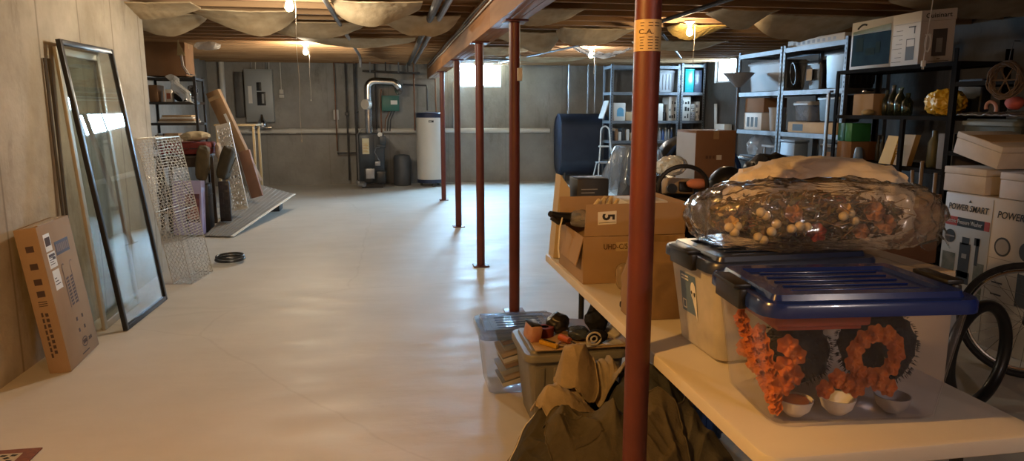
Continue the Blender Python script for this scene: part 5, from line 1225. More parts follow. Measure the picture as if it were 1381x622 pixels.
# foam / carton boxes on top
M_foam = mat('white_foam', (.56, .50, .46), (.51, .45, .41), scale=12, rough=.7)
def foambox(label, M_, w_, d_, h, band=False):
    t = thing('foam_box', label, 'box', mx=M_)
    b = MB(); b.bb(0, w_, 0, d_, 0, h * .72, bev=.005); part('tray', b, M_foam, t, local=True)
    b = MB(); b.bb(-.003, w_ + .003, -.003, d_ + .003, h * .72 + .001, h, bev=.005); part('lid', b, M_foam, t, local=True)
    if band:
        b = MB(); b.bb(-.004, w_ + .004, d_ * .28, d_ * .72, h + .0005, h + .004); part('cardboard_sleeve', b, M_cardboard_pale, t, local=True, label='brown cardboard band across the lid')
    return t
foambox('lower white foam box on the pressure washer box, left one', Matrix.Translation((3.735, 3.925, ph + .002)), .27, .345, .165)
foambox('right white foam box on the pressure washer box, at the picture edge', Matrix.Translation((3.74, 3.45, ph + .002)), .30, .37, .16)
foambox('topmost white foam box with a brown band, tipped over the two boxes below', frame((3.735, 3.855, 1.130), (1, .0, .0), (0, -.24, 1)), .40, .375, .145, True)
# brown carton and dark tote left of the washer box
carton('reddish brown cardboard box standing between the flower bag and the pressure washer box', 2.66, 2.99, 3.42, 3.75, .652, .385, mat('rust_card', (.22, .10, .045), (.18, .08, .035), scale=3, rough=.8))
tote('dark tote under the reddish brown cardboard box', 2.6, 3.02, 3.38, 3.80, 0, .648, M_tote_dark, M_blackplastic)
# bicycle: its wheel shows behind the blue-lidded bin
M_tyre = mat('tyre_rubber', (.015, .014, .014), (.03, .027, .025), scale=30, rough=.7)
def wheel(c, u, r, parent, tr=.019):
    c, u = V(c), V(u).normalized(); n_ = u.cross(V((0, 0, 1)))
    b = MB(); b.tube(arc(c, r - tr, 0, 360, u, (0, 0, 1), 48)[:-1], tr, 10, closed=True); tw_ = part('tyre', b, M_tyre, parent)
    b = MB(); b.tube(arc(c, r - .05, 0, 360, u, (0, 0, 1), 48)[:-1], .010, 8, closed=True); part('rim', b, M_chrome, parent)
    b = MB()
    for k in range(28):
        a = R(k * 360 / 28); a2 = a + R(40 if k % 2 else -40)
        b.cyl(c + n_ * (.025 if k % 4 < 2 else -.025) + (u * math.cos(a2) + V((0, 0, 1)) * math.sin(a2)) * .022, c + (u * math.cos(a) + V((0, 0, 1)) * math.sin(a)) * (r - .055), .0012, n=4, caps=False)
    part('spokes', b, M_chrome, parent)
    b = MB(); b.cyl(c - n_ * .045, c + n_ * .045, .018, n=12); part('hub', b, M_iron, parent)
u = V((.69, -.724, 0)); wc = V((3.475, 3.275, .335)); wc2 = wc + u * 1.02
t = thing('bicycle', 'bicycle at the right edge with one spoked wheel showing before the pressure washer box', 'bicycle', (wc.x, wc.y, 0))
wheel(wc, u, .333, t); wheel(wc2, u, .333, t)
nn = u.cross(V((0, 0, 1)))
bb_ = wc + u * .43 + V((0, 0, -.05)); st = wc + u * .30 + V((0, 0, .50)); hd_ = wc + u * .86 + V((0, 0, .52)); hb = wc + u * .90 + V((0, 0, .38))
b = MB()
for p, q, r_ in ((bb_, st, .016), (st, hd_, .016), (bb_, hb, .018), (hd_, hb, .018)): b.cyl(p, q, r_, n=12)
for s_ in (-1, 1): b.cyl(bb_ + nn * .03 * s_, wc + nn * .06 * s_, .009, n=8); b.cyl(st + nn * .02 * s_, wc + nn * .06 * s_, .008, n=8)
part('frame', b, mat('dark_bike_paint', (.05, .02, .02), rough=.3), t)
b = MB()
for s_ in (-1, 1): b.tube([hb + nn * .03 * s_, wc2 + nn * .055 * s_ + V((0, 0, .10)), wc2 + nn * .055 * s_], .011, 8)
part('fork', b, M_steelblack, t)
b = MB(); b.cyl(st, st + V((0, 0, .12)), .013, n=10); b.blob(st + V((0, 0, .145)), (.13, .07, .03), 3); part('saddle', b, M_blackplastic, t)
b = MB(); b.cyl(hd_, hd_ + V((0, 0, .08)), .014, n=10); b.tube([hd_ + nn * .3 + V((0, 0, .08)), hd_ + V((0, 0, .085)), hd_ - nn * .3 + V((0, 0, .08))], .012, 8); part('handlebar', b, M_steelblack, t)
b = MB(); b.lathe([(.085, -.004), (.085, .004)], bb_, 28, frame((0, 0, 0), u, nn).to_3x3()); b.cyl(bb_ - nn * .08, bb_ + nn * .08, .012, n=8)
for s_ in (-1, 1): b.cyl(bb_ + nn * .075 * s_, bb_ + nn * .075 * s_ + V((0, 0, -.16)) * s_, .009, n=8); b.box(bb_ + nn * .11 * s_ + V((0, 0, -.165 * s_)), (.09, .07, .02))
part('crank', b, M_iron, t)
b = MB(); tu = V((.94, .33, 0)).normalized(); tc_ = V((2.88, 2.955, .285)); b.tube(arc(tc_, .254, 0, 360, tu, (0, 0, 1), 56)[:-1], .030, 12, closed=True)
solo('rubber_hoop', b, mat('glossy_tyre', (.012, .012, .013), rough=.35), 'thick black tyre curving up just right of the blue-lidded bin', 'tyre')

# ================================================================== THE FOLDING TABLE
TX0, TX1, TY0, TY1, TZ = .802, 1.532, 1.335, 3.668, .74
t = thing('folding_table', 'long cream plastic folding table on black legs at the right, laden with bins and bags', 'table', ((TX0 + TX1) / 2, (TY0 + TY1) / 2, 0))
def rr_poly(x0, x1, y0, y1, r, n=6):
    pts = []
    for cx, cy, a0 in ((x1 - r, y1 - r, 0), (x0 + r, y1 - r, 90), (x0 + r, y0 + r, 180), (x1 - r, y0 + r, 270)):
        for i in range(n + 1): a = R(a0 + 90 * i / n); pts.append((cx + r * math.cos(a), cy + r * math.sin(a)))
    return pts
b = MB(); vs = []; P_ = []
for ins, z in ((.010, TZ - .045), (.0, TZ - .038), (0, TZ - .009), (.003, TZ - .003), (.010, TZ)): P_.append([(x, y, z) for x, y in rr_poly(TX0 + ins, TX1 - ins, TY0 + ins, TY1 - ins, .05 - ins)])
n = len(P_[0]); vs = [p for q in P_ for p in q]
fs = [(k * n + i, k * n + (i + 1) % n, (k + 1) * n + (i + 1) % n, (k + 1) * n + i) for k in range(4) for i in range(n)] + [tuple(range(n - 1, -1, -1)), tuple(range(4 * n, 5 * n))]
b._new(vs, fs); part('tabletop', b, M_cream, t)
for s_, y in ((1, TY1 - .13), (-1, TY0 + .13)):
    for x in (.98, 1.16) if s_ > 0 else (.94, 1.40):
        b = MB(); b.tube([(x, y, TZ - .047), (x, y, .35), (x - .05 if x < 1.15 else x + .05, y, .015)], .015, 8); part('leg', b, M_steelblack, t)
    b = MB(); xa, xb = ((.98, 1.16) if s_ > 0 else (.94, 1.40))
    b.cyl((xa, y, .56), (xb, y, .56), .012, n=8); b.cyl((xa - .03, y, .12), (xb + .03, y, .12), .012, n=8); part('leg_crossbar', b, M_steelblack, t)
    b = MB(); b.tube([((xa + xb) / 2, y, .56), ((xa + xb) / 2, y - s_ * .42, TZ - .05)], .010, 8); part('folding_brace', b, M_steelblack, t)
b = MB(); b.bb(TX0 + .05, TX0 + .075, TY0 + .06, TY1 - .06, TZ - .068, TZ - .046); b.bb(TX1 - .075, TX1 - .05, TY0 + .06, TY1 - .06, TZ - .068, TZ - .046); part('side_rail', b, M_steelblack, t)

# --- blue-lidded clear bin
M_binclear = clear_mat('clear_bin_plastic', (.97, .97, 1.0), .02, (.72, .72, .80), .12, .8)
M_bluelid = mat('blue_lid_plastic', (.010, .026, .16), (.009, .021, .125), scale=3, rough=.22, coat=.3)
t, hw, hd, zt = tote('clear bin with a bright blue lid, full of orange and black trimmings', .845, 1.385, 1.408, 1.792, TZ, .335, M_binclear, M_bluelid, rz=-5, tp=(.86, .82), name='storage_bin', cat='storage bin', clear=True, latch=M_blackplastic)
BC = V((1.115, 1.60, TZ)); rz5 = Matrix.Rotation(R(-5), 4, 'Z')
def inb(x, y, z): return BC + rz5 @ V((x, y, z))
M_orange = mat('orange_ruffle', (.58, .15, .008), (.42, .09, .006), scale=14, rough=.75)
M_blacktin = mat('black_tinsel', (.005, .005, .006), (.014, .014, .016), scale=60, rough=.8, spec=.2)
M_orangetray = mat('orange_red_plastic', (.34, .055, .02), (.28, .045, .018), scale=4, rough=.5)
b = MB(); b.bb(-.225, .015, -.145, .13, .252, .286, bev=.008); b.bb(-.21, .0, -.13, .115, .24, .252, bev=.004)
tt = thing('orange_tray', 'orange-red plastic tray under the blue lid of the near bin', 'tray', mx=Matrix.Translation(BC) @ rz5); part('tray', b, M_orangetray, tt, local=True)
def fuzzy(c, rad, sub, amp, seed, planes=(), rot=(0, 0, 0)):
    b = MB(); b.blob(c, rad, sub, lambda d, p: .9 + amp * noise.noise(p * 55 + V((seed, 0, 0))) + amp * noise.noise(p * 25), planes=planes, rot=rot); return b
tt = thing('feather_wreath', 'big round black feathery wreath at the right inside the blue-lidded bin', 'wreath', mx=Matrix.Translation(BC) @ rz5)
b = fuzzy((.118, -.008, .157), (.097, .095, .113), 5, .07, 3); 
rr = random.Random(2)
for k in range(700):
    d = V((rr.gauss(0, 1), rr.gauss(0, 1), rr.gauss(0, 1))).normalized(); p = V((.118, -.008, .157)) + V((d.x * .094, d.y * .092, d.z * .108)); s_ = d.orthogonal().normalized() * .0016
    b.quad(p - s_, p + s_, p + d * .010 + V((0, 0, -.003)))
part('feathers', b, M_blacktin, tt, local=True)
tt = thing('tinsel_garland', 'black tinsel garland bunched in the middle of the blue-lidded bin', 'garland', mx=Matrix.Translation(BC) @ rz5)
b = fuzzy((-.084, .022, .136), (.092, .088, .092), 5, .08, 9)
for k in range(600):
    d = V((rr.gauss(0, 1), rr.gauss(0, 1), rr.gauss(0, 1))).normalized(); p = V((-.084, .022, .136)) + V((d.x * .089, d.y * .084, d.z * .088)); s_ = d.orthogonal().normalized() * .0016
    b.quad(p - s_, p + s_, p + d * .010 + V((0, 0, -.003)))
part('tinsel', b, M_blacktin, tt, local=True)
tt = thing('orange_garland', 'orange ruffled flower garland looping through the blue-lidded bin', 'garland', mx=Matrix.Translation(BC) @ rz5)
def ruffle(c, r, nrm, seed):
    b = MB(); q = V(nrm).normalized(); a = q.orthogonal().normalized(); e = q.cross(a)
    for layer in range(3):
        rad = r * (1 - .25 * layer)
        def fn(u, v, rad=rad, layer=layer):
            t_ = 2 * PI * u; w_ = rad * v * (1 + .12 * math.sin(6 * t_ + seed + layer)); return V(c) + a * w_ * math.cos(t_) + e * w_ * math.sin(t_) + q * (.006 * layer + .35 * r * v * v * (.6 + .4 * math.sin(5 * t_ + seed)))
        b.grid(fn, 28, 3)
    return b
loop = []
rl = random.Random(4)
def wx(z): return .211 + .035 * z / .3 - .037
def wy(z): return .143 + .031 * z / .3 - .035
for i in range(9): z = .205 - .021 * i; loop.append((-wx(z), .10 - .024 * i, z, (-1, -.2, .2), .026))
for i in range(6): z = .200 - .024 * i; loop.append((-wx(z), -.02 - .016 * i, z, (-1, -.3, .1), .025))
for i in range(7): z = .12 - .010 * i; loop.append((-wx(z), .10 - .032 * i, z + .014 * (i % 2), (-1, -.3, .1), .024))
for i in range(5): z = .205 - .026 * i; loop.append((-.182 + .022 * (i % 2), -wy(z), z, (-.3, -1, .1), .025))
for i in range(7): z = .086 + .014 * ((i * 2) % 3); loop.append((-.075 + .027 * i, -wy(z), z, (.0, -1, .1), .023))
for i in range(11):
    a = R(36 * i * .91); z = .172 + .058 * math.sin(a); loop.append((.040 + .054 * math.cos(a), -wy(z), z, (0, -1, .1), .023))
for i, (x, y, z, nrm, r_) in enumerate(loop): part('blossom', ruffle((x, y, z), r_, nrm, i), M_orange, tt, local=True, sharp=None)
for i, (x, lab_, m_) in enumerate(((-.13, 'white bowl at the bottom left of the blue-lidded bin, orange inside', M_paperwhite), (-.02, 'white bowl at the bottom middle of the blue-lidded bin', M_paperwhite), (.125, 'greyish bowl at the bottom right of the blue-lidded bin', M_totepale))):
    tt = thing('bowl', lab_, 'bowl', mx=Matrix.Translation(BC) @ rz5 @ Matrix.Translation((x, -.085, .006)) @ Matrix.Rotation(R(0), 4, 'X'))
    b = MB(); b.lathe([(.014, .0), (.018, .001), (.036, .018), (.044, .044), (.041, .044), (.033, .02), (.0, .006)], (0, 0, 0), 26, cap=False); part('bowl', b, m_, tt, local=True)
    if i == 0: b = MB(); b.blob((0, -.002, .040), (.032, .032, .010), 3); part('filling', b, M_orange, tt, local=True)

# --- second bin behind it
M_binmilk = clear_mat('milky_bin_plastic', (1, .99, .97), .62, (.86, .82, .74), .2, .8)
t, hw, hd, zt = tote('milky white bin with a dark navy lid and a blue label, behind the blue-lidded bin', .895, 1.445, 1.853, 2.235, TZ, .335, M_binmilk, M_navy, rz=1.5, tp=(.86, .82), name='storage_bin', cat='storage bin', clear=True, latch=M_blackplastic)
B2 = V((1.17, 2.044, TZ)); r2 = Matrix.Rotation(R(1.5), 4, 'Z')
def lf2(v, z, off=.0008):      # point on the outside of its left wall
    k = (z - .012) / (zt - .012); x = -(hw * .86 + hw * .14 * k) - off; return (x, v, z)
b = MB(); 
def labf(u, v): return lf2(.085 - .11 * u, .115 + .13 * v)
b.grid(labf, 2, 4); lb = part('product_label', b, mat('steel_blue_label', (.08, .14, .22), rough=.4), t, local=True, label='steel-blue paper label')
b = MB()
def oval(cy, cz, ry, rz_, off):
    b.prism([(ry * math.cos(R(a)), rz_ * math.sin(R(a))) for a in range(0, 360, 20)], lambda u, v, w: V(lf2(cy - u, cz + v, off + w)), .0004)
oval(-.005, .195, .018, .030, .0014); b.prism([(-.017, 0), (.017, 0), (.014, -.09)], lambda u, v, w: V(lf2(-.008 - u, .19 + v, .0014 + w)), .0004)
for z in (.232, .222): b.prism([(0, 0), (.05, 0), (.05, .005), (0, .005)], lambda u, v, w: V(lf2(.075 - u, z + v, .0014 + w)), .0004)
for a_ in ((.075, .05, .125, .155),):
    for p_ in ((0, 0, .025, .004), (0, .026, .025, .030), (0, 0, .004, .03), (.021, 0, .025, .03)): b.prism([(p_[0], p_[1]), (p_[2], p_[1]), (p_[2], p_[3]), (p_[0], p_[3])], lambda u, v, w: V(lf2(.075 - u, .125 + v, .0014 + w)), .0004)
part('label_print', b, M_paperwhite, lb, local=True)
b = MB(); oval(.006, .190, .004, .006, .002); oval(-.014, .186, .005, .008, .002); part('label_dots', b, M_ink, lb, local=True)
tt = thing('white_cloth', 'white folded cloth filling the milky white bin', 'cloth', mx=Matrix.Translation(B2) @ r2)
b = MB(); b.blob((0, 0, .13), (.19, .125, .115), 4, lambda d, p: .93 + .10 * fold(p, 9, seed=4), sq=.6); part('folds', b, mat('white_fabric', (.80, .76, .69), (.72, .68, .61), scale=6, rough=.9), tt, local=True)

# --- clear plastic bag of dried flowers lying across the lids
ZL = TZ + .3385
def zmin(x): return ZL + .0045 if x < 1.50 else ZL + .0045 - min(1, (x - 1.50) / .10) * .068
t = thing('plastic_bag', 'big clear plastic bag stuffed with dried flowers lying on the bin lids', 'plastic bag', (1.30, 2.08, ZL))
b = MB(); bmx = bmesh.new(); bmesh.ops.create_icosphere(bmx, subdivisions=6, radius=1); vs = []
bag_c, bag_r = V((1.335, 2.06, ZL + .088)), V((.430, .205, .104))
for v in bmx.verts:
    d = v.co.normalized(); e = V([math.copysign(abs(x) ** .62, x) for x in d])
    p = bag_c + V((e.x * bag_r.x * .95, e.y * bag_r.y * .95, e.z * bag_r.z * (1 + .0 * d.x)))
    f_ = fold(p, 5.5, (1, 1.2, 2.2), 8) - .5; g_ = fold(p, 13, (2.2, 1, .8), 2) - .5
    p += V((d.x * .05 * f_, d.y * .035 * (f_ + g_), d.z * (.030 * f_ + .018 * g_)))
    if d.x > .55: p.z += .03 * (d.x - .55) * (1 if d.z > 0 else 0); p.y += .02 * g_
    p.z = max(p.z, zmin(p.x)); vs.append(p)
ix = {v: i for i, v in enumerate(bmx.verts)}; b._new(vs, [tuple(ix[v] for v in f.verts) for f in bmx.faces]); bmx.free()
part('film', b, clear_mat('clear_bag_film', (.98, .97, .96), .15, (.70, .66, .62), .09, 2.4, .45, 20), t, sharp=None)
b = MB(); nk = [V((1.742 + .035 * math.sin(i * 1.3), 2.0 + .02 * i, ZL + .06 + .012 * i)) for i in range(6)]
def neck(u, v): return V((1.755 + .05 * v + .006 * math.sin(9 * u + 4 * v), 2.0 + .14 * u, ZL - .03 + .10 * (1 - v) + .02 * math.sin(6 * u) + .012 * math.sin(13 * v + 7 * u)))
b.grid(neck, 20, 8); part('gathered_end', b, MATS['clear_bag_film'], t, sharp=None)
# the dried flowers inside: one bouquet
t = thing('dried_flowers', 'bundle of dried flowers, brown leaves and cream berries inside the clear bag', 'dried flowers', (1.3, 2.06, ZL + .03))
rr = random.Random(21)
def rin(k=.8):
    while True:
        d = V((rr.uniform(-1, 1), rr.uniform(-1, 1), rr.uniform(-1, 1)))
        if abs(d.x) ** 2.6 + abs(d.y) ** 2.6 + abs(d.z) ** 2.6 < 1: break
    p = bag_c + V((d.x * bag_r.x * k, d.y * bag_r.y * k, d.z * bag_r.z * k)); p.z = max(p.z - .012, zmin(p.x) + .012); p.x -= .035; p.y = max(p.y, 1.965); return p
def keep(v, k=.80):
    d = V(((v.x - bag_c.x) / (bag_r.x * k), (v.y - bag_c.y) / (bag_r.y * k * .92), (v.z - bag_c.z) / (bag_r.z * k * .92)))
    q = (abs(d.x) ** 2.8 + abs(d.y) ** 2.8 + abs(d.z) ** 2.8) ** (1 / 2.8)
    if q > 1: v = bag_c + (v - bag_c) / q
    v.z = max(v.z, zmin(v.x) + .008); return v
def leaves(cnt, size, m_, nm, kx=.78):
    b = MB()
    for _ in range(cnt):
        p = rin(kx); d = V((rr.gauss(0, 1), rr.gauss(0, .7), rr.gauss(0, .6))).normalized(); s_ = size * rr.uniform(.6, 1.3); w_ = d.orthogonal().normalized(); w_.rotate(Matrix.Rotation(rr.uniform(0, 6), 3, d)); n_ = d.cross(w_)
        q = [p, p + d * s_ * .3 + w_ * s_ * .22 + n_ * s_ * .06, p + d * s_ * .7 + w_ * s_ * .18 + n_ * s_ * .02, p + d * s_, p + d * s_ * .7 - w_ * s_ * .18 + n_ * s_ * .02, p + d * s_ * .3 - w_ * s_ * .22 + n_ * s_ * .06]
        q = [keep(v) for v in q]; mid = keep(p + d * s_ * .5 - n_ * s_ * .03)
        b._new([q[0], q[1], q[2], q[3], mid], [(0, 1, 4), (1, 2, 4), (2, 3, 4)]); b._new([q[0], q[5], q[4], q[3], mid], [(0, 4, 1), (1, 4, 2), (2, 4, 3)])
    return part(nm, b, m_, t, sharp=None)
leaves(900, .036, mat('dry_brown_leaf', (.17, .095, .04), (.09, .055, .025), scale=25, rough=.8), 'brown_leaves')
leaves(480, .034, mat('dry_olive_leaf', (.10, .095, .035), (.06, .055, .025), scale=25, rough=.8), 'olive_leaves')
leaves(170, .034, mat('dry_rust_leaf', (.22, .08, .03), (.15, .055, .025), scale=25, rough=.8), 'rust_leaves')
leaves(120, .032, mat('dry_straw_leaf', (.34, .25, .12), (.26, .18, .08), scale=25, rough=.8), 'straw_leaves')
b = MB()
for _ in range(70):
    p = rin(.7); d = V((rr.gauss(0, 1), rr.gauss(0, .5), rr.gauss(0, .35))).normalized(); q = p + d * rr.uniform(.08, .2)
    p = keep(p, .8); q = keep(q, .8); b.tube([p, keep(p.lerp(q, .5) + V((0, 0, rr.uniform(-.015, .015))), .8), q], .0018, 5)
part('stems', b, mat('dry_stem', (.22, .14, .06), rough=.8), t)
M_berry = mat('cream_berry', (.66, .55, .36), (.58, .47, .29), scale=20, rough=.45)
for x, z in ((.99, .075), (1.005, .06), (1.013, .078), (1.09, .118), (1.105, .108), (1.085, .042), (1.10, .034), (1.14, .082), (1.128, .058), (1.19, .066), (1.215, .074), (1.24, .07), (1.36, .10), (1.385, .108), (1.40, .085)):
    b = MB(); b.blob((x, 1.937 + .008 * rr.random(), ZL + z), (.0145, .0145, .0145), 3); part('berry', b, M_berry, t)
M_gold = mat('golden_petal', (.55, .34, .08), (.45, .26, .06), scale=20, rough=.6)
for x, z, r_, m_ in ((1.0, .085, .022, M_gold), (1.37, .115, .024, M_gold), (1.47, .11, .03, mat('dry_rose', (.42, .20, .10), (.32, .14, .07), scale=18, rough=.8)), (1.51, .07, .032, MATS.get('dry_rose')), (1.28, .05, .028, mat('red_petal', (.30, .04, .03), rough=.7)), (1.20, .11, .026, MATS.get('dry_rose')), (1.43, .05, .024, MATS.get('dry_rose'))):
    part('flower_head', ruffle((x, 1.95, ZL + z), r_, (-.3, -1, .25), x * 9), m_, t, sharp=None)

# --- cream box on the floor beyond the table, pillow bag on top
carton('cream cardboard box on the floor beyond the table, under the flower bag end', 1.556, 1.735, 1.895, 2.76, 0, 1.0, mat('cream_card', (.46, .38, .28), (.40, .33, .24), scale=3, rough=.7), tape=False)
t = thing('pillow', 'big crumpled cream cloth pillow lying behind the flower bag', 'pillow', (1.70, 2.58, 1.003))
def pil(d, p): return .82 + .16 * fold(p, 6.5, (2.0, 1, .6), 17) + .08 * fold(p, 16, (2.2, 1, .7), seed=2)
b = MB(); b.blob((1.69, 2.585, 1.12), (.38, .24, .195), 5, pil, sq=.78, planes=[((1.69, 2.585, 1.0025), (0, 0, -1)), ((1.69, 2.345, 1.1), (0, -1, 0))])
part('cover', b, mat('cream_pillow_cloth', (.74, .64, .50), (.68, .57, .44), scale=5, rough=.85, bump=.15, bscale=30), t, sharp=60)
b = MB(); b.tube([(1.69 + .36 * math.cos(R(a)) * (1.05 if a % 90 else 1.07), 2.585 + .10 * math.sin(R(a)), 1.125 - .01 * math.cos(R(a))) for a in range(-60, 61, 10)], .005, 5); part('seam', b, MATS['cream_pillow_cloth'], t)

# --- brown paper bag, small jar
t = thing('paper_bag', 'brown paper bag standing on the table behind the near red column', 'paper bag', (.975, 2.47, TZ))
b = MB()
def pb(u, v):
    a = 2 * PI * u; k = .62
    x = math.copysign(abs(math.cos(a)) ** k, math.cos(a)); y = math.copysign(abs(math.sin(a)) ** k, math.sin(a))
    s_ = 1 - .10 * v - .12 * v * v; p = V((.975 + .125 * x * s_, 2.47 + .10 * y * (1 - .3 * v), TZ + .0015 + .285 * v)); f_ = fold(p, 9, (1, 1, .5), 3) - .5
    return p + V((x * .03 * f_, y * .03 * f_, .012 * f_ * v)) * min(1, v * 4)
b.grid(pb, 56, 26); part('paper', b, mat('brown_paper', (.24, .155, .085), (.19, .12, .065), scale=6, rough=.85), t, sharp=50)
b = MB(); b.bb(.86, 1.09, 2.38, 2.56, TZ + .001, TZ + .028, bev=.008); part('base', b, M_blackmatte, t)
t = thing('small_pouch', 'small clear pouch with a black X beside the open cardboard box', 'pouch', (.965, 2.82, TZ))
b = MB(); b.blob((.965, 2.82, TZ + .058), (.035, .03, .06), 3, lambda d, p: .9 + .12 * fold(p, 20), sq=.7, planes=[((.965, 2.82, TZ + .002), (0, 0, -1))]); part('pouch', b, clear_mat('pouch_film', (1, 1, 1), .55, (.5, .42, .33), .15, 1.2), t)
b = MB()
for s_ in (-1, 1): b.tube([(.95, 2.781, TZ + .07 - s_ * .018), (.957, 2.779, TZ + .07), (.965, 2.781, TZ + .07 + s_ * .018)], .004, 5)
part('mark', b, M_ink, t)

# --- open cardboard box with the number sticker
t = thing('open_box', 'open cardboard box with raised flaps and a white number sticker, far half of the table', 'cardboard box', (1.05, 3.15, TZ))
bx0, bx1, by0, by1, bz0, bz1 = .818, 1.285, 2.935, 3.385, TZ + .0015, .952
b = MB(); e = .004
b.bb(bx0, bx1, by0, by0 + e, bz0, bz1); b.bb(bx0, bx1, by1 - e, by1, bz0, bz1); b.bb(bx0, bx0 + e, by0 + e + .0003, by1 - e - .0003, bz0, bz1); b.bb(bx1 - e, bx1, by0 + e + .0003, by1 - e - .0003, bz0, bz1); b.bb(bx0 + e, bx1 - e, by0 + e, by1 - e, bz0, bz0 + e)
part('carton', b, M_cardboard, t)
def flap(name, p0, p1, out, up, length, extra=None):
    p0, p1 = V(p0), V(p1); M_ = frame(p0, p1 - p0, V(out) + V(up)); L_ = (p1 - p0).length
    b = MB(); vs_ = [(0, 0), (L_, 0), (L_ - .004, length), (.004, length)]
    b.prism(vs_, lambda u, v, w: M_ @ V((u, w, v)), .004); return part('flap', b, M_cardboard, t), M_, L_
ff, Mf, Lf = flap('flap', (bx0 + .003, by0 - .001, bz1 + .003), (bx1 - .003, by0 - .001, bz1 + .003), (0, -.08, 0), (0, 0, 1), .142)
flap('flap', (bx1 + .001, by0 + .003, bz1 + .003), (bx1 + .001, by1 - .003, bz1 + .003), (.12, 0, 0), (0, 0, 1), .138)
flap('flap', (bx0 - .001, by0 + .003, bz1 + .0005), (bx0 - .001, by1 - .16, bz1 + .0005), (-.25, 0, -1), (0, 0, 0), .13)
flap('flap', (bx1 - .003, by1 + .001, bz1 + .003), (bx0 + .003, by1 + .001, bz1 + .003), (0, .25, 0), (0, 0, 1), .12)
sy = Mf.col[1].to_3d(); sgn = -1 if sy.y > 0 else 1; foff = -.0008 if sgn < 0 else .0048
b = MB(); b.prism([(.058, .050), (.142, .054), (.140, .112), (.056, .108)], lambda u, v, w: Mf @ V((u, foff + sgn * w, v)), .0005); sk = part('sticker', b, M_paperwhite, ff, label='white number sticker')
b = MB(); Mt = plane_frame(Mf @ V((.102, foff + sgn * .0012, .085)), (0, 0, -1), (1, 0, 0)); text_mb(b, '5', .075, Mt, bold=.002, sx=.85)
b.prism([(.062, .058), (.138, .061), (.138, .063), (.062, .060)], lambda u, v, w: Mf @ V((u, foff + sgn * (.0006 + w), v)), .0005)
part('lettering', b, M_ink, sk)
b = MB(); text_mb(b, 'UHD-C/5247', .034, plane_frame((.985, by0 - .001, .905), (1, 0, 0), (0, 0, 1)), bold=.0002, sx=.82); part('lettering', b, mat('brown_stamp_ink', (.10, .05, .02), rough=.8), t)
b = MB(); b.bb(.965, 1.10, by0 - .0007, by0, .885, .925); part('tape', b, mat('pale_tape', (.48, .36, .20), rough=.4), t)
# things around the box
b = MB(); b.prism([(0, 0), (.09, 0), (.085, .36), (.035, .43)], lambda u, v, w: (.815 + u, 3.50 + w, TZ + .002 + v), .11); solo('cream_box', b, mat('cream_board', (.50, .40, .25), (.45, .35, .21), scale=3, rough=.7), 'tall cream box with a slanted top at the far corner of the table', 'box')
b = MB(); b.bb(.925, 1.09, 3.45, 3.62, TZ + .002, 1.155, bev=.006); o = solo('black_box', b, mat('black_card', (.015, .015, .017), rough=.5), 'black box with faint print beside the tall cream box', 'box')
b = MB()
for i in range(3): b.bb(.945, 1.03 - .015 * i, 3.4488, 3.4497, 1.10 - i * .018, 1.104 - i * .018)
part('lettering', b, M_lidgrey, o)
t = thing('glove', 'pale yellow work glove tucked into the open cardboard box', 'glove', (.95, 3.10, .97))
b = MB(); b.blob((.95, 3.10, .985), (.075, .05, .07), 4, lambda d, p: .82 + .3 * fold(p, 14, seed=5)); part('palm', b, mat('pale_leather', (.58, .46, .26), (.50, .39, .21), scale=10, rough=.8), t)
for i in range(4): b = MB(); b.tube([(.915 + i * .026, 3.09, 1.03), (.912 + i * .03, 3.075, 1.075 + .012 * (i in (1, 2))), (.918 + i * .03, 3.05, 1.10 + .012 * (i in (1, 2)))], .012, 7, rs=[.013, .012, .008]); part('finger', b, MATS['pale_leather'], t)
b = MB(); b.bb(1.06, 1.26, 3.08, 3.30, .96, 1.085, bev=.006); solo('white_box', b, M_whitecard, 'white box showing over the rim of the open cardboard box', 'box')
b = MB(); b.bb(1.02, 1.27, 3.04, 3.34, .748, .957, bev=.004); solo('inner_carton', b, M_cardboard_dark, 'brown carton down inside the open cardboard box', 'box')
t = thing('grip_tool', 'black pistol-grip tool with a coiled cord lying over the left edge of the open box', 'tool', (.80, 3.27, .95))
b = MB(); b.tube([(.735, 3.23, 1.015), (.775, 3.26, .995), (.83, 3.29, .985), (.90, 3.31, .985)], .022, 10, rs=[.014, .024, .026, .02]); part('body', b, M_blackplastic, t)
b = MB(); b.tube([(.735, 3.21, 1.0), (.77, 3.20, .975), (.80, 3.22, .955 + .018)], .011, 8); part('trigger_guard', b, M_blackplastic, t)
b = MB(); b.tube([(.785, 3.19, 1.0), (.768, 3.165, .96), (.758, 3.15, .86), (.76, 3.14, .82)], .004, 6); part('cord', b, M_paperwhite, t)
b = MB(); b.blob((.872, 3.20, .99), (.05, .05, .045), 4, lambda d, p: .78 + .36 * fold(p, 14, seed=25), planes=[((.875, 3.17, .958), (0, 0, -1))]); solo('plastic_wrap', b, clear_mat('wrap_film', (1, 1, 1), .35, (.5, .48, .45), .08, 1.8, .4), 'crumpled clear plastic wrap in the open cardboard box beside the grip tool', 'plastic wrap')
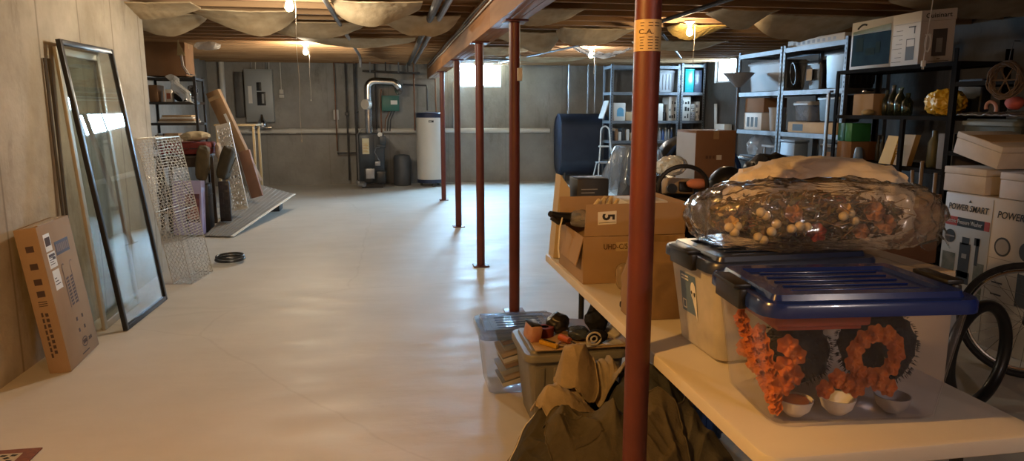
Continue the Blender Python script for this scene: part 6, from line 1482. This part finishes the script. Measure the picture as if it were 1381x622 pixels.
# black tote bag with arched handle
t = thing('tote_bag', 'black tote bag with an arched handle, behind the open cardboard box', 'bag', (1.44, 3.45, TZ))
b = MB()
def tb(u, v):
    a = 2 * PI * u; k = .55; x = math.copysign(abs(math.cos(a)) ** k, math.cos(a)); y = math.copysign(abs(math.sin(a)) ** k, math.sin(a)); p = V((1.455 + .135 * x * (1 + .12 * v), 3.46 + .095 * y, TZ + .002 + .318 * v)); f_ = fold(p, 6, seed=5) - .5
    return p + V((x, y, 0)) * .02 * f_ * (v > .05)
b.grid(tb, 48, 16, None); part('bag', b, M_blackmatte, t)
b = MB(); b.tube([(1.325, 3.37, 1.02), (1.318, 3.36, 1.10)] + [(1.45 - .13 * math.cos(R(a)), 3.36, 1.12 + .10 * math.sin(R(a))) for a in range(0, 181, 12)] + [(1.585, 3.37, 1.06), (1.585, 3.38, 1.0)], .011, 8); part('handle', b, M_blackplastic, t)
b = MB(); b.blob((1.545, 3.40, 1.125), (.06, .035, .028), 3, lambda d, p: .9 + .15 * fold(p, 14)); solo('salmon_cloth', b, mat('salmon_cloth', (.52, .20, .13), rough=.85), 'salmon cloth on top of the black tote bag', 'cloth')
t = thing('radio', 'dusty beige device with a dark dial sticking out of the black tote bag', 'radio', (1.46, 3.46, 1.08))
b = MB(); b.box((1.47, 3.475, 1.105), (.16, .07, .085), rot=(R(-12), R(4), R(8)), bev=.012); part('case', b, mat('dusty_beige', (.36, .28, .19), (.28, .21, .14), scale=9, rough=.6), t)
b = MB(); b.box((1.495, 3.434, 1.108), (.075, .012, .05), rot=(R(-12), R(4), R(8)), bev=.004); b.cyl((1.42, 3.45, 1.10), (1.42, 3.425, 1.10), .026, n=20); part('dial_face', b, M_blackplastic, t)
# ================================================================== BEHIND THE TABLE
carton('tall brown cardboard box with a pale left side, standing behind the black tote bag', 2.47, 2.82, 5.5, 5.9, 0, 1.33, mat('mid_brown_card', (.25, .135, .075), (.21, .11, .06), scale=3, rough=.75), name='tall_box')
tb_ = bpy.data.objects['tall_box']
b = MB(); b.bb(2.4685, 2.4697, 5.505, 5.895, .01, 1.31); part('pale_side', b, mat('bluish_white_print', (.50, .50, .52), (.44, .44, .46), scale=4, rough=.6), tb_, label='whitish printed left side')
b = MB(); b.bb(2.655, 2.70, 5.4985, 5.4997, 1.09, 1.13); part('shipping_label', b, M_paperwhite, tb_)
b = MB()
for i in range(3): b.bb(2.56 + i * .03, 2.58 + i * .03, 5.4985, 5.4997, 1.10, 1.125)
for i in range(2): b.bb(2.60, 2.72, 5.4985, 5.4997, .92 - i * .03, .925 - i * .03)
part('lettering', b, mat('faint_brown_print', (.15, .08, .045), rough=.7), tb_)
b = MB(); b.blob((2.93 + .17, 5.45, .50), (.255, .26, .62), 4, lambda d, p: .86 + .22 * fold(p, 6, (1, 1, .6), 3), sq=.75, planes=[((0, 0, .004), (0, 0, -1)), ((2.85, 5.45, .5), (-1, 0, 0))])
solo('bin_bag', b, M_blackbag, 'bulging black bin bag right of the tall brown cardboard box', 'bin bag')
tote('black tote with a shiny lid painted blue-lit just beyond the bulging bin bag', 3.45, 3.95, 6.3, 6.75, 0, 1.05, M_blackplastic, mat('blue_lit_lid', (.02, .04, .07), rough=.2, coat=.5))  # window's blue light put into the black lid's colour
b = MB(); b.blob((2.02, 4.95, .46), (.25, .28, .56), 4, lambda d, p: .86 + .22 * fold(p, 6, (1, 1, .6), 9), sq=.75, planes=[((0, 0, .004), (0, 0, -1)), ((2.02, 4.95, 1.02), (0, 0, 1))])
solo('bin_bag', b, M_blackbag, 'black bin bag under the white and blue plastic bag behind the table', 'bin bag')
b = MB(); b.blob((2.03, 4.92, 1.09), (.115, .11, .075), 5, lambda d, p: .60 + .4 * fold(p, 9, seed=41) + .2 * fold(p, 22, seed=4), planes=[((0, 0, 1.028), (0, 0, -1))]); solo('plastic_bag', b, mat('blue_white_plastic', (.70, .82, .92), (.85, .85, .85), scale=7, rough=.3), 'white and pale blue plastic bag on a black bin bag behind the near red column', 'plastic bag')
b = MB(); b.blob((2.43, 4.84, .93), (.14, .14, .16), 4, lambda d, p: .88 + .2 * fold(p, 7, seed=44)); 
b.cyl((2.43, 4.84, 0.0), (2.43, 4.84, .84), .12, .13, 20); solo('black_bucket_vacuum', b, M_blackplastic, 'black rounded shop vacuum right of the white and blue plastic bag', 'vacuum', loc=(2.46, 4.84, 0))
t = thing('covered_sled', 'black hooded thing with a painted blue sheen behind the white and blue plastic bag', 'sled', (2.78, 6.6, 0))
b = MB(); b.blob((2.88, 6.62, .60), (.40, .33, .66), 4, lambda d, p: .93 + .08 * fold(p, 5, seed=6), sq=.8, planes=[((0, 0, .004), (0, 0, -1))]); part('hood', b, M_blackplastic, t)
b = MB(); pts = [(2.88 + .41 * math.cos(R(a)), 6.27, .80 + .46 * math.sin(R(a))) for a in range(12, 169, 12)]; b.tube(pts, .022, 8); part('rim', b, mat('blue_window_sheen', (.03, .07, .20), rough=.25), t, label='blue window sheen drawn as a rim')  # blue tube paints the window light caught along the top edge
# plastic-covered stack behind the near column
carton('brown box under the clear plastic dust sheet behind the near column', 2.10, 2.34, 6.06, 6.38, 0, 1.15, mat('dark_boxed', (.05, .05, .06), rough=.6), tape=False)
b = MB()
def cov(u, v):
    # v 0 top centre ... 1 hem ; u around
    a = 2 * PI * u; k = .3; cx, cy = 2.22, 6.22; s_ = min(1, v / .35)
    x = math.copysign(abs(math.cos(a)) ** k, math.cos(a)); y = math.copysign(abs(math.sin(a)) ** k, math.sin(a)); m_ = max(abs(x), abs(y)); 
    top = 1.172
    if v <= .35: return V((cx + x * .155 * s_, cy + y * .20 * s_, top + .006 * noise.noise(V((x * 3, y * 3, v)))))
    w_ = (v - .35) / .65; fl_ = .04 + .06 * (1 if x < -.3 else .5) + .03 * math.sin(9 * a)
    return V((cx + x * (.155 + fl_ * w_ ** .8), cy + y * (.20 + .10 * w_ * (1 + .5 * math.sin(11 * a))), top - (.40 + .10 * math.sin(4 * a)) * w_))
b.grid(cov, 72, 26); solo('dust_sheet', b, clear_mat('dust_sheet_film', (.92, .96, 1), .42, (.42, .47, .52), .15, 1.5, .3, 14), 'clear plastic dust sheet draped over a dark stack behind the near red column', 'dust sheet')

# ================================================================== NEAR FLOOR
# clear bin with frosted lid and books
M_cl2 = clear_mat('clear_floor_bin', (.97, .98, 1), .15, (.62, .64, .66), .12, .9)
M_cllid = clear_mat('clear_lid_window_blue', (.78, .85, .95), .30, (.22, .32, .50), .10, 1.6)  # the window's bluish reflection put into the lid's tint
t, hw, hd, zt = tote('clear floor bin with a clear lid tinted like window light, holding magazines and papers', .43, .89, 3.48, 3.86, 0, .365, M_cl2, M_cllid, tp=(.84, .84), name='storage_bin', cat='storage bin', clear=True, rz=0)
for i in range(8):
    w_ = (.19, .17, .2, .16, .18, .2, .17, .19)[i]
    t = thing('magazine', ['bottom', 'second', 'third', 'fourth', 'fifth', 'sixth', 'seventh', 'topmost'][i] + ' magazine in the leaning pile inside the clear floor bin', 'magazine', (.66, 3.67, .004 + .0335 * i), (R(0), R(-14), R(3)))
    b = MB(); b.bb(-w_ / 2, w_ / 2, -.10, .10, .045, .066 if i % 2 else .07, bev=.002); part('pages', b, [M_paperwhite, M_cardboard_pale, M_lidgrey, M_cardboard_dark][i % 4], t, local=True)
    b = MB(); b.bb(-w_ / 2 - .001, w_ / 2 + .001, -.101, .101, .0705, .073); part('cover', b, [M_ink, M_cardboard, M_blue, M_cardboard_pale][i % 4], t, local=True)
# grey tote with flat cardboard and loose things on it
tote('grey plastic tote on the floor under loose tools, beside the table legs', .58, 1.08, 3.03, 3.455, 0, .40, M_tote_grey, M_tote_grey, tp=(.84, .84))
b = MB(); b.bb(.63, 1.12, 3.04, 3.34, .4065, .413); o = solo('cardboard_sheet', b, M_cardboard_pale, 'flat pale cardboard sheet on the grey tote under the tools', 'cardboard')
b = MB(); b.box((.93, 3.32, .4225), (.26, .22, .012), rot=(0, 0, R(-20))); solo('wood_board', b, mat('brown_board', (.17, .10, .055), rough=.7), 'brown board on the cardboard sheet at the back of the grey tote', 'board')
b = MB(); b.box((.95, 3.07, .4175), (.20, .06, .004), rot=(0, 0, R(6))); solo('paper_strip', b, M_cream, 'cream card strip at the front edge of the grey tote', 'card')
t = thing('battery_pack', 'pinkish printed pack at the left end on the grey tote', 'pack', (.645, 3.18, .415))
b = MB(); b.box((.645, 3.18, .457), (.06, .09, .08), rot=(R(8), R(6), R(15)), bev=.012); part('case', b, mat('pink_print', (.52, .30, .22), (.40, .16, .12), scale=16, rough=.5), t)
b = MB(); b.box((.645, 3.18, .500), (.055, .08, .010), rot=(R(8), R(6), R(15)), bev=.004); part('top', b, M_blackplastic, t)
t = thing('box_cutter', 'yellow and black box cutter on the grey tote', 'box cutter', (.70, 3.08, .415))
b = MB(); b.box((.70, 3.08, .425), (.022, .11, .02), rot=(0, 0, R(35)), bev=.005); part('handle', b, mat('cutter_yellow', (.60, .33, .02), rough=.4), t)
b = MB(); b.box((.705, 3.087, .4365), (.010, .07, .005), rot=(0, 0, R(35)), bev=.001); part('slider', b, M_blackplastic, t)
t = thing('screwdriver', 'screwdriver with an orange handle on the grey tote', 'screwdriver', (.79, 3.11, .43))
b = MB(); b.cyl((.77, 3.14, .435), (.80, 3.08, .435), .018, .015, 12); part('handle', b, mat('orange_handle', (.50, .12, .04), rough=.35), t)
b = MB(); b.cyl((.80, 3.08, .435), (.84, 3.01, .425), .004, n=6); part('shank', b, M_chrome, t)
for i, (p, q, m_, l_) in enumerate((((.74, 3.06, .424), (.80, 3 + .04, .424), M_chrome, 'thin bright chisel lying beside the orange screwdriver'), ((.76, 3.1, .424), (.735, 3.01 + .05, .424), mat('lilac_handle', (.34, .26, .34), rough=.4), 'lilac pen beside the yellow box cutter'))):
    b = MB(); b.cyl(p, q, .006, .005, 8); solo('hand_tool', b, m_, l_, 'tool')
t = thing('red_tape', 'dark red tape roll behind the pinkish pack on the grey tote', 'tape roll', (.715, 3.24, .414))
b = MB(); b.lathe([(.02, 0), (.045, 0), (.045, .045), (.02, .045)], (.715, 3.24, .4145), 24, cap=False); part('roll', b, M_redcloth, t)
def cloth_lump(name, c, rad, m_, label, cat, seed, sc_=9, planes=(), rot=(0, 0, 0), sub=5, amp=.36, base=.78):
    b = MB(); b.blob(c, rad, sub, lambda d, p: base + amp * fold(p, sc_, seed=seed) + .05 * fold(p, sc_ * 3, seed=seed), planes=planes, rot=rot); return solo(name, b, m_, label, cat, sharp=70)
cloth_lump('cable_bundle', (.79, 3.275, .465), (.055, .05, .048), M_blackplastic, 'black bundle of straps behind the orange screwdriver on the grey tote', 'bundle', 3, 18, [((0, 0, .416), (0, 0, -1))], sub=4)
cloth_lump('foil_pouch', (.862, 3.16, .447), (.052, .06, .03), mat('dark_foil', (.06, .07, .09), (.12, .15, .19), scale=18, rough=.2, metal=.5), 'shiny dark foil pouch in the middle of the grey tote', 'pouch', 5, 18, [((0, 0, .4165), (0, 0, -1))], sub=4)
t = thing('black_jacket', 'black crumpled fabric with a hooked strap rising at the right of the grey tote', 'bundle', (.95, 3.21, .43))
b = MB(); b.blob((.955, 3.185, .49), (.05, .06, .055), 4, lambda d, p: .75 + .45 * fold(p, 14, seed=8)); b.tube([(.94, 3.19, .52), (.97, 3.24, .565), (1.0, 3.26, .58), (1.005, 3.26, .61), (.985, 3.26, .625), (.97, 3.26, .60)], .014, 8, rs=[.03, .022, .013, .01, .01, .012]); b.tube([(.98, 3.23, .565), (1.04, 3.25, .585), (1.055, 3.26, .60)], .014, 8, rs=[.02, .015, .012]); part('fabric', b, M_blackmatte, t)
t = thing('glove', 'dark work glove with a pale cuff seam, front of the grey tote', 'glove', (.92, 3.06, .42))
b = MB(); b.blob((.935, 3.08, .452), (.055, .035, .032), 4, lambda d, p: .8 + .3 * fold(p, 16, seed=12), planes=[((0, 0, .4185 + .003), (0, 0, -1))]); part('palm', b, M_blackmatte, t)
b = MB(); b.tube(arc((.905, 3.04, .452), .036, 0, 360, (1, .3, 0), (0, .2, .75), 18)[:-1], .005, 6, closed=True); b.tube(arc((.905, 3.038, .452), .016, 0, 360, (1, .3, 0), (0, .2, .75), 12)[:-1], .004, 6, closed=True); part('cuff_seam', b, M_cream, t)
b = MB(); b.box((1.055, 3.18, .443), (.10, .08, .018), rot=(R(14), R(-16), R(30)), bev=.003); solo('notepad', b, M_cream, 'cream notepad tilted on the brown board of the grey tote', 'notepad')
# navy-blue tote under the table
tote('blue plastic tote on the floor under the table behind the clothes', 1.17, 1.50, 2.80, 3.05, 0, .37, mat('royal_blue_plastic', (.03, .09, .30), (.025, .07, .24), scale=3, rough=.4), None)
# heap of clothes in front of it: creased sheets of cloth lying over one another
HM = dict(beige=(.36, .28, .18), stripe=(.33, .27, .19), beige2=(.40, .32, .22), olive=(.105, .09, .062), trim=(.065, .057, .04), dark=(.06, .06, .052), olive2=(.14, .115, .078), grey=(.12, .108, .085), black=(.03, .03, .03), stone=(.30, .24, .16))
def ridge(p, seed, dirs):
    """long sharp cloth creases: noise drawn out along a few directions, only its crests kept"""
    t = 0
    for k, (ang, fr, am) in enumerate(dirs):
        a = V((math.cos(R(ang)), math.sin(R(ang)))); q = V((p.x, p.y)); al = q.dot(a); ac = q.x * -a.y + q.y * a.x
        ac += .035 * noise.noise(V((p.x * 6 + seed, p.y * 6, k)))
        t += .75 * am * (1 - abs(noise.noise(V((al * fr * .25 + seed, ac * fr, seed + k * 7))))) ** 2.6
    return t
PEAKS = [(.735, 2.76, .385, .085), (.885, 2.82, .33, .09), (.63, 2.58, .24, .12), (.70, 2.38, .17, .14), (1.02, 2.60, .37, .15), (.52, 2.46, .10, .13), (1.17, 2.42, .12, .12), (.88, 2.46, .20, .17)]
def mound(x, y):
    return (sum((h * math.exp(-(((x - px_) ** 2 + (y - py_) ** 2) / (2 * sg ** 2)) ** 1.5)) ** 2.6 for px_, py_, h, sg in PEAKS)) ** (1 / 2.6)
SHEETS = [   # colour, centre, radii, turn, lump, creases (angle, frequency, height), label
    ('black', (.85, 2.55), (.38, .30), 0, 0, ((20, 7, .02), (100, 9, .015)), 'black garment spread out underneath the clothes heap'),
    ('dark', (1.01, 2.58), (.20, .17), 10, .0, ((70, 10, .05), (110, 16, .03), (20, 9, .025)), 'dark grey-green coat right of the near column in the clothes heap'),
    ('grey', (1.17, 2.38), (.14, .12), 30, .05, ((40, 10, .05), (130, 14, .03)), 'grey crumpled garment at the right end of the clothes heap under the table'),
    ('stone', (.56, 2.60), (.12, .10), 15, .01, ((30, 10, .05), (100, 14, .03)), 'stone-coloured sleeve at the back left of the clothes heap'),
    ('trim', (.52, 2.42), (.12, .14), -20, .05, ((60, 9, .06), (120, 15, .03), (10, 10, .03)), 'dark garment with pale trim at the left end of the clothes heap'),
    ('olive2', (.90, 2.34), (.17, .12), 5, .05, ((80, 9, .06), (30, 13, .035), (140, 18, .02)), 'brownish olive garment at the bottom front of the clothes heap'),
    ('beige2', (.65, 2.575), (.135, .085), 20, .03, ((50, 9, .06), (130, 14, .03)), 'pale beige garment draped below the tallest peak of the clothes heap'),
    ('stripe', (.895, 2.75), (.085, .11), 0, .02, ((88, 22, .035), (80, 9, .03)), 'beige striped garment in the clothes heap behind the near column'),
    ('olive', (.675, 2.36), (.155, .105), -10, .06, ((70, 8, .06), (115, 13, .035), (20, 16, .02)), 'dark olive trousers with a pocket at the front of the clothes heap'),
    ('beige', (.735, 2.735), (.088, .085), 0, .04, ((85, 9, .05), (60, 14, .03), (120, 18, .018)), 'light beige jacket, the tallest peak of the clothes heap'),
]
def stack_z(k, x, y):
    z = .012 + mound(x, y)
    for q in range(k + 1):
        c_, (cx, cy), (rx, ry), tn, lump, dirs, _ = SHEETS[q]
        w_ = math.exp(-(((x - cx) / rx) ** 2 + ((y - cy) / ry) ** 2) * 1.1)
        edge = math.exp(-max(0, ((x - cx) / (rx * 1.15)) ** 2 + ((y - cy) / (ry * 1.15)) ** 2 - .35) * 2.2)
        z += .005 + lump * w_ + edge * ridge(V((x, y, 0)), q * 5.3, dirs)
    return z
for k, (cn, (cx, cy), (rx, ry), tn, lump, dirs, lab_) in enumerate(SHEETS):
    ct, st_ = math.cos(R(tn)), math.sin(R(tn)); NU, NV = 110, 34; outline = []
    def xy(u, v):
        a = 2 * PI * u; rr_ = 1 + .14 * noise.noise(V((math.cos(a) * 1.4 + k * 3, math.sin(a) * 1.4, k))) + .05 * noise.noise(V((math.cos(a) * 5, math.sin(a) * 5, k * 2)))
        ca, sa = math.cos(a), math.sin(a); sq = (abs(ca) ** 3 + abs(sa) ** 3) ** (-1 / 3)
        px_, py_ = rx * rr_ * sq * ca * v, ry * rr_ * sq * sa * v; y = cy + px_ * st_ + py_ * ct
        return cx + px_ * ct - py_ * st_, min(max(y, 2.105), 2.98)
    def fn(u, v):
        x, y = xy(u % 1.0, max(v, .004)); z = stack_z(k, x, y)
        return V((x, y, max(z, .006)))
    b = MB(); vs = []
    for j_ in range(NV + 1):
        for i_ in range(NU): vs.append(fn(i_ / NU, (j_ / NV) ** .8))
    n0 = len(vs); vs += [v + V((0, 0, -.0035)) for v in vs[:n0]]
    fs = [(j_ * NU + i_, j_ * NU + (i_ + 1) % NU, (j_ + 1) * NU + (i_ + 1) % NU, (j_ + 1) * NU + i_) for j_ in range(NV) for i_ in range(NU)]
    fs += [tuple(n0 + q for q in reversed(f)) for f in fs]; fs += [(NV * NU + i_, NV * NU + (i_ + 1) % NU, n0 + NV * NU + (i_ + 1) % NU, n0 + NV * NU + i_) for i_ in range(NU)]
    fs += [tuple(range(NU - 1, -1, -1)), tuple(range(n0, n0 + NU))]
    b._new(vs, fs)
    m_ = mat('cloth_' + cn, HM[cn], tuple(x * .72 for x in HM[cn]), scale=10, rough=.92, spec=.15, bump=.2, bscale=70)
    t = thing('garment', lab_, 'garment', (cx, cy, 0)); part('cloth', b, m_, t, sharp=75)
    hem = M_cream if cn == 'trim' else m_
    b = MB(); b.tube([fn(i_ / 90, 1.0) + V((0, 0, .0005)) for i_ in range(90)], .0034, 6, closed=True); part('hem', b, hem, t, label='pale trim along the edge' if cn == 'trim' else None)
    if cn == 'olive':
        def pk(u, v): x, y = .62 + .11 * u - .02 * v, 2.29 + .08 * v + .015 * u; return V((x, y, stack_z(k, x, y) + .004))
        b = MB(); b.grid(pk, 20, 16, (0, 0, .003)); part('pocket', b, m_, t, sharp=75)
        b = MB(); b.tube([pk(i_ / 16, 1.0) + V((0, 0, .003)) for i_ in range(17)], .004, 6); part('pocket_hem', b, m_, t)
# doormat at bottom left
t = thing('doormat', 'rust bordered doormat with a black and cream pattern on the floor', 'doormat', (-1.85, 2.5, 0))
mx0, mx1, my0, my1 = -2.11, -1.575, 1.6, 3.275
b = MB(); b.bb(mx0, mx1, my0, my1, .001, .008, bev=.002); part('border', b, mat('rust_pile', (.22, .065, .015), (.16, .045, .012), scale=60, rough=.95), t)
b = MB(); b.bb(mx0 + .075, mx1 - .06, my0 + .075, my1 - .045, .0082, .0092); part('cream_field', b, mat('cream_pile', (.50, .42, .30), (.42, .35, .25), scale=60, rough=.95), t)
b = MB(); iy = 0; y = my1 - .053
while y > my0 + .11:
    x = mx1 - .07 - (.02 if iy % 2 else 0)
    while x > mx0 + .11:
        b.prism([(0, 0), (-.016, -.010), (-.030, 0), (-.016, .012)] if (iy % 2) else [(0, .004), (-.026, .008), (-.03, -.008), (-.008, -.010)], lambda u, v, w: (x + u, y - .012 + v, .0094 + w), .0006); x -= .042
    y -= .026; iy += 1
part('black_pattern', b, mat('black_pile', (.02, .016, .014), rough=.95), t)
b = MB(); b.blob((.06, 2.72, .002), (.004, .018, .003), 2); solo('dead_leaf', b, M_cardboard_dark, 'small dark speck on the floor left of the clothes heap', 'debris')

# ================================================================== LIGHT, CAMERA, VIEW
w = bpy.data.worlds.new('World'); sc.world = w; w.use_nodes = True
bg = w.node_tree.nodes['Background']; bg.inputs['Color'].default_value = (.75, .82, 1, 1); bg.inputs['Strength'].default_value = .15
cam = bpy.data.cameras.new('camera'); co = bpy.data.objects.new('camera', cam); COL.objects.link(co)
cam.sensor_width = 36; cam.lens = 954 / 1381 * 36; cam.clip_start = .05; cam.clip_end = 60
co.location = (0, 0, 1.5)
p_, y_ = R(9.7), R(9.7)
fwd = V((math.sin(y_) * math.cos(p_), math.cos(y_) * math.cos(p_), -math.sin(p_)))
co.rotation_euler = fwd.to_track_quat('-Z', 'Y').to_euler()
sc.camera = co
vs_ = sc.view_settings; vs_.view_transform = 'Standard'; vs_.look = 'None'; vs_.gamma = 1; vs_.exposure = 2.0; vs_.use_curve_mapping = False
cy = sc.cycles; cy.transparent_max_bounces = 32; cy.max_bounces = 8; cy.diffuse_bounces = 5; cy.glossy_bounces = 4; cy.use_denoising = True
cy.sample_clamp_indirect = 6.0; cy.caustics_reflective = False; cy.caustics_refractive = False
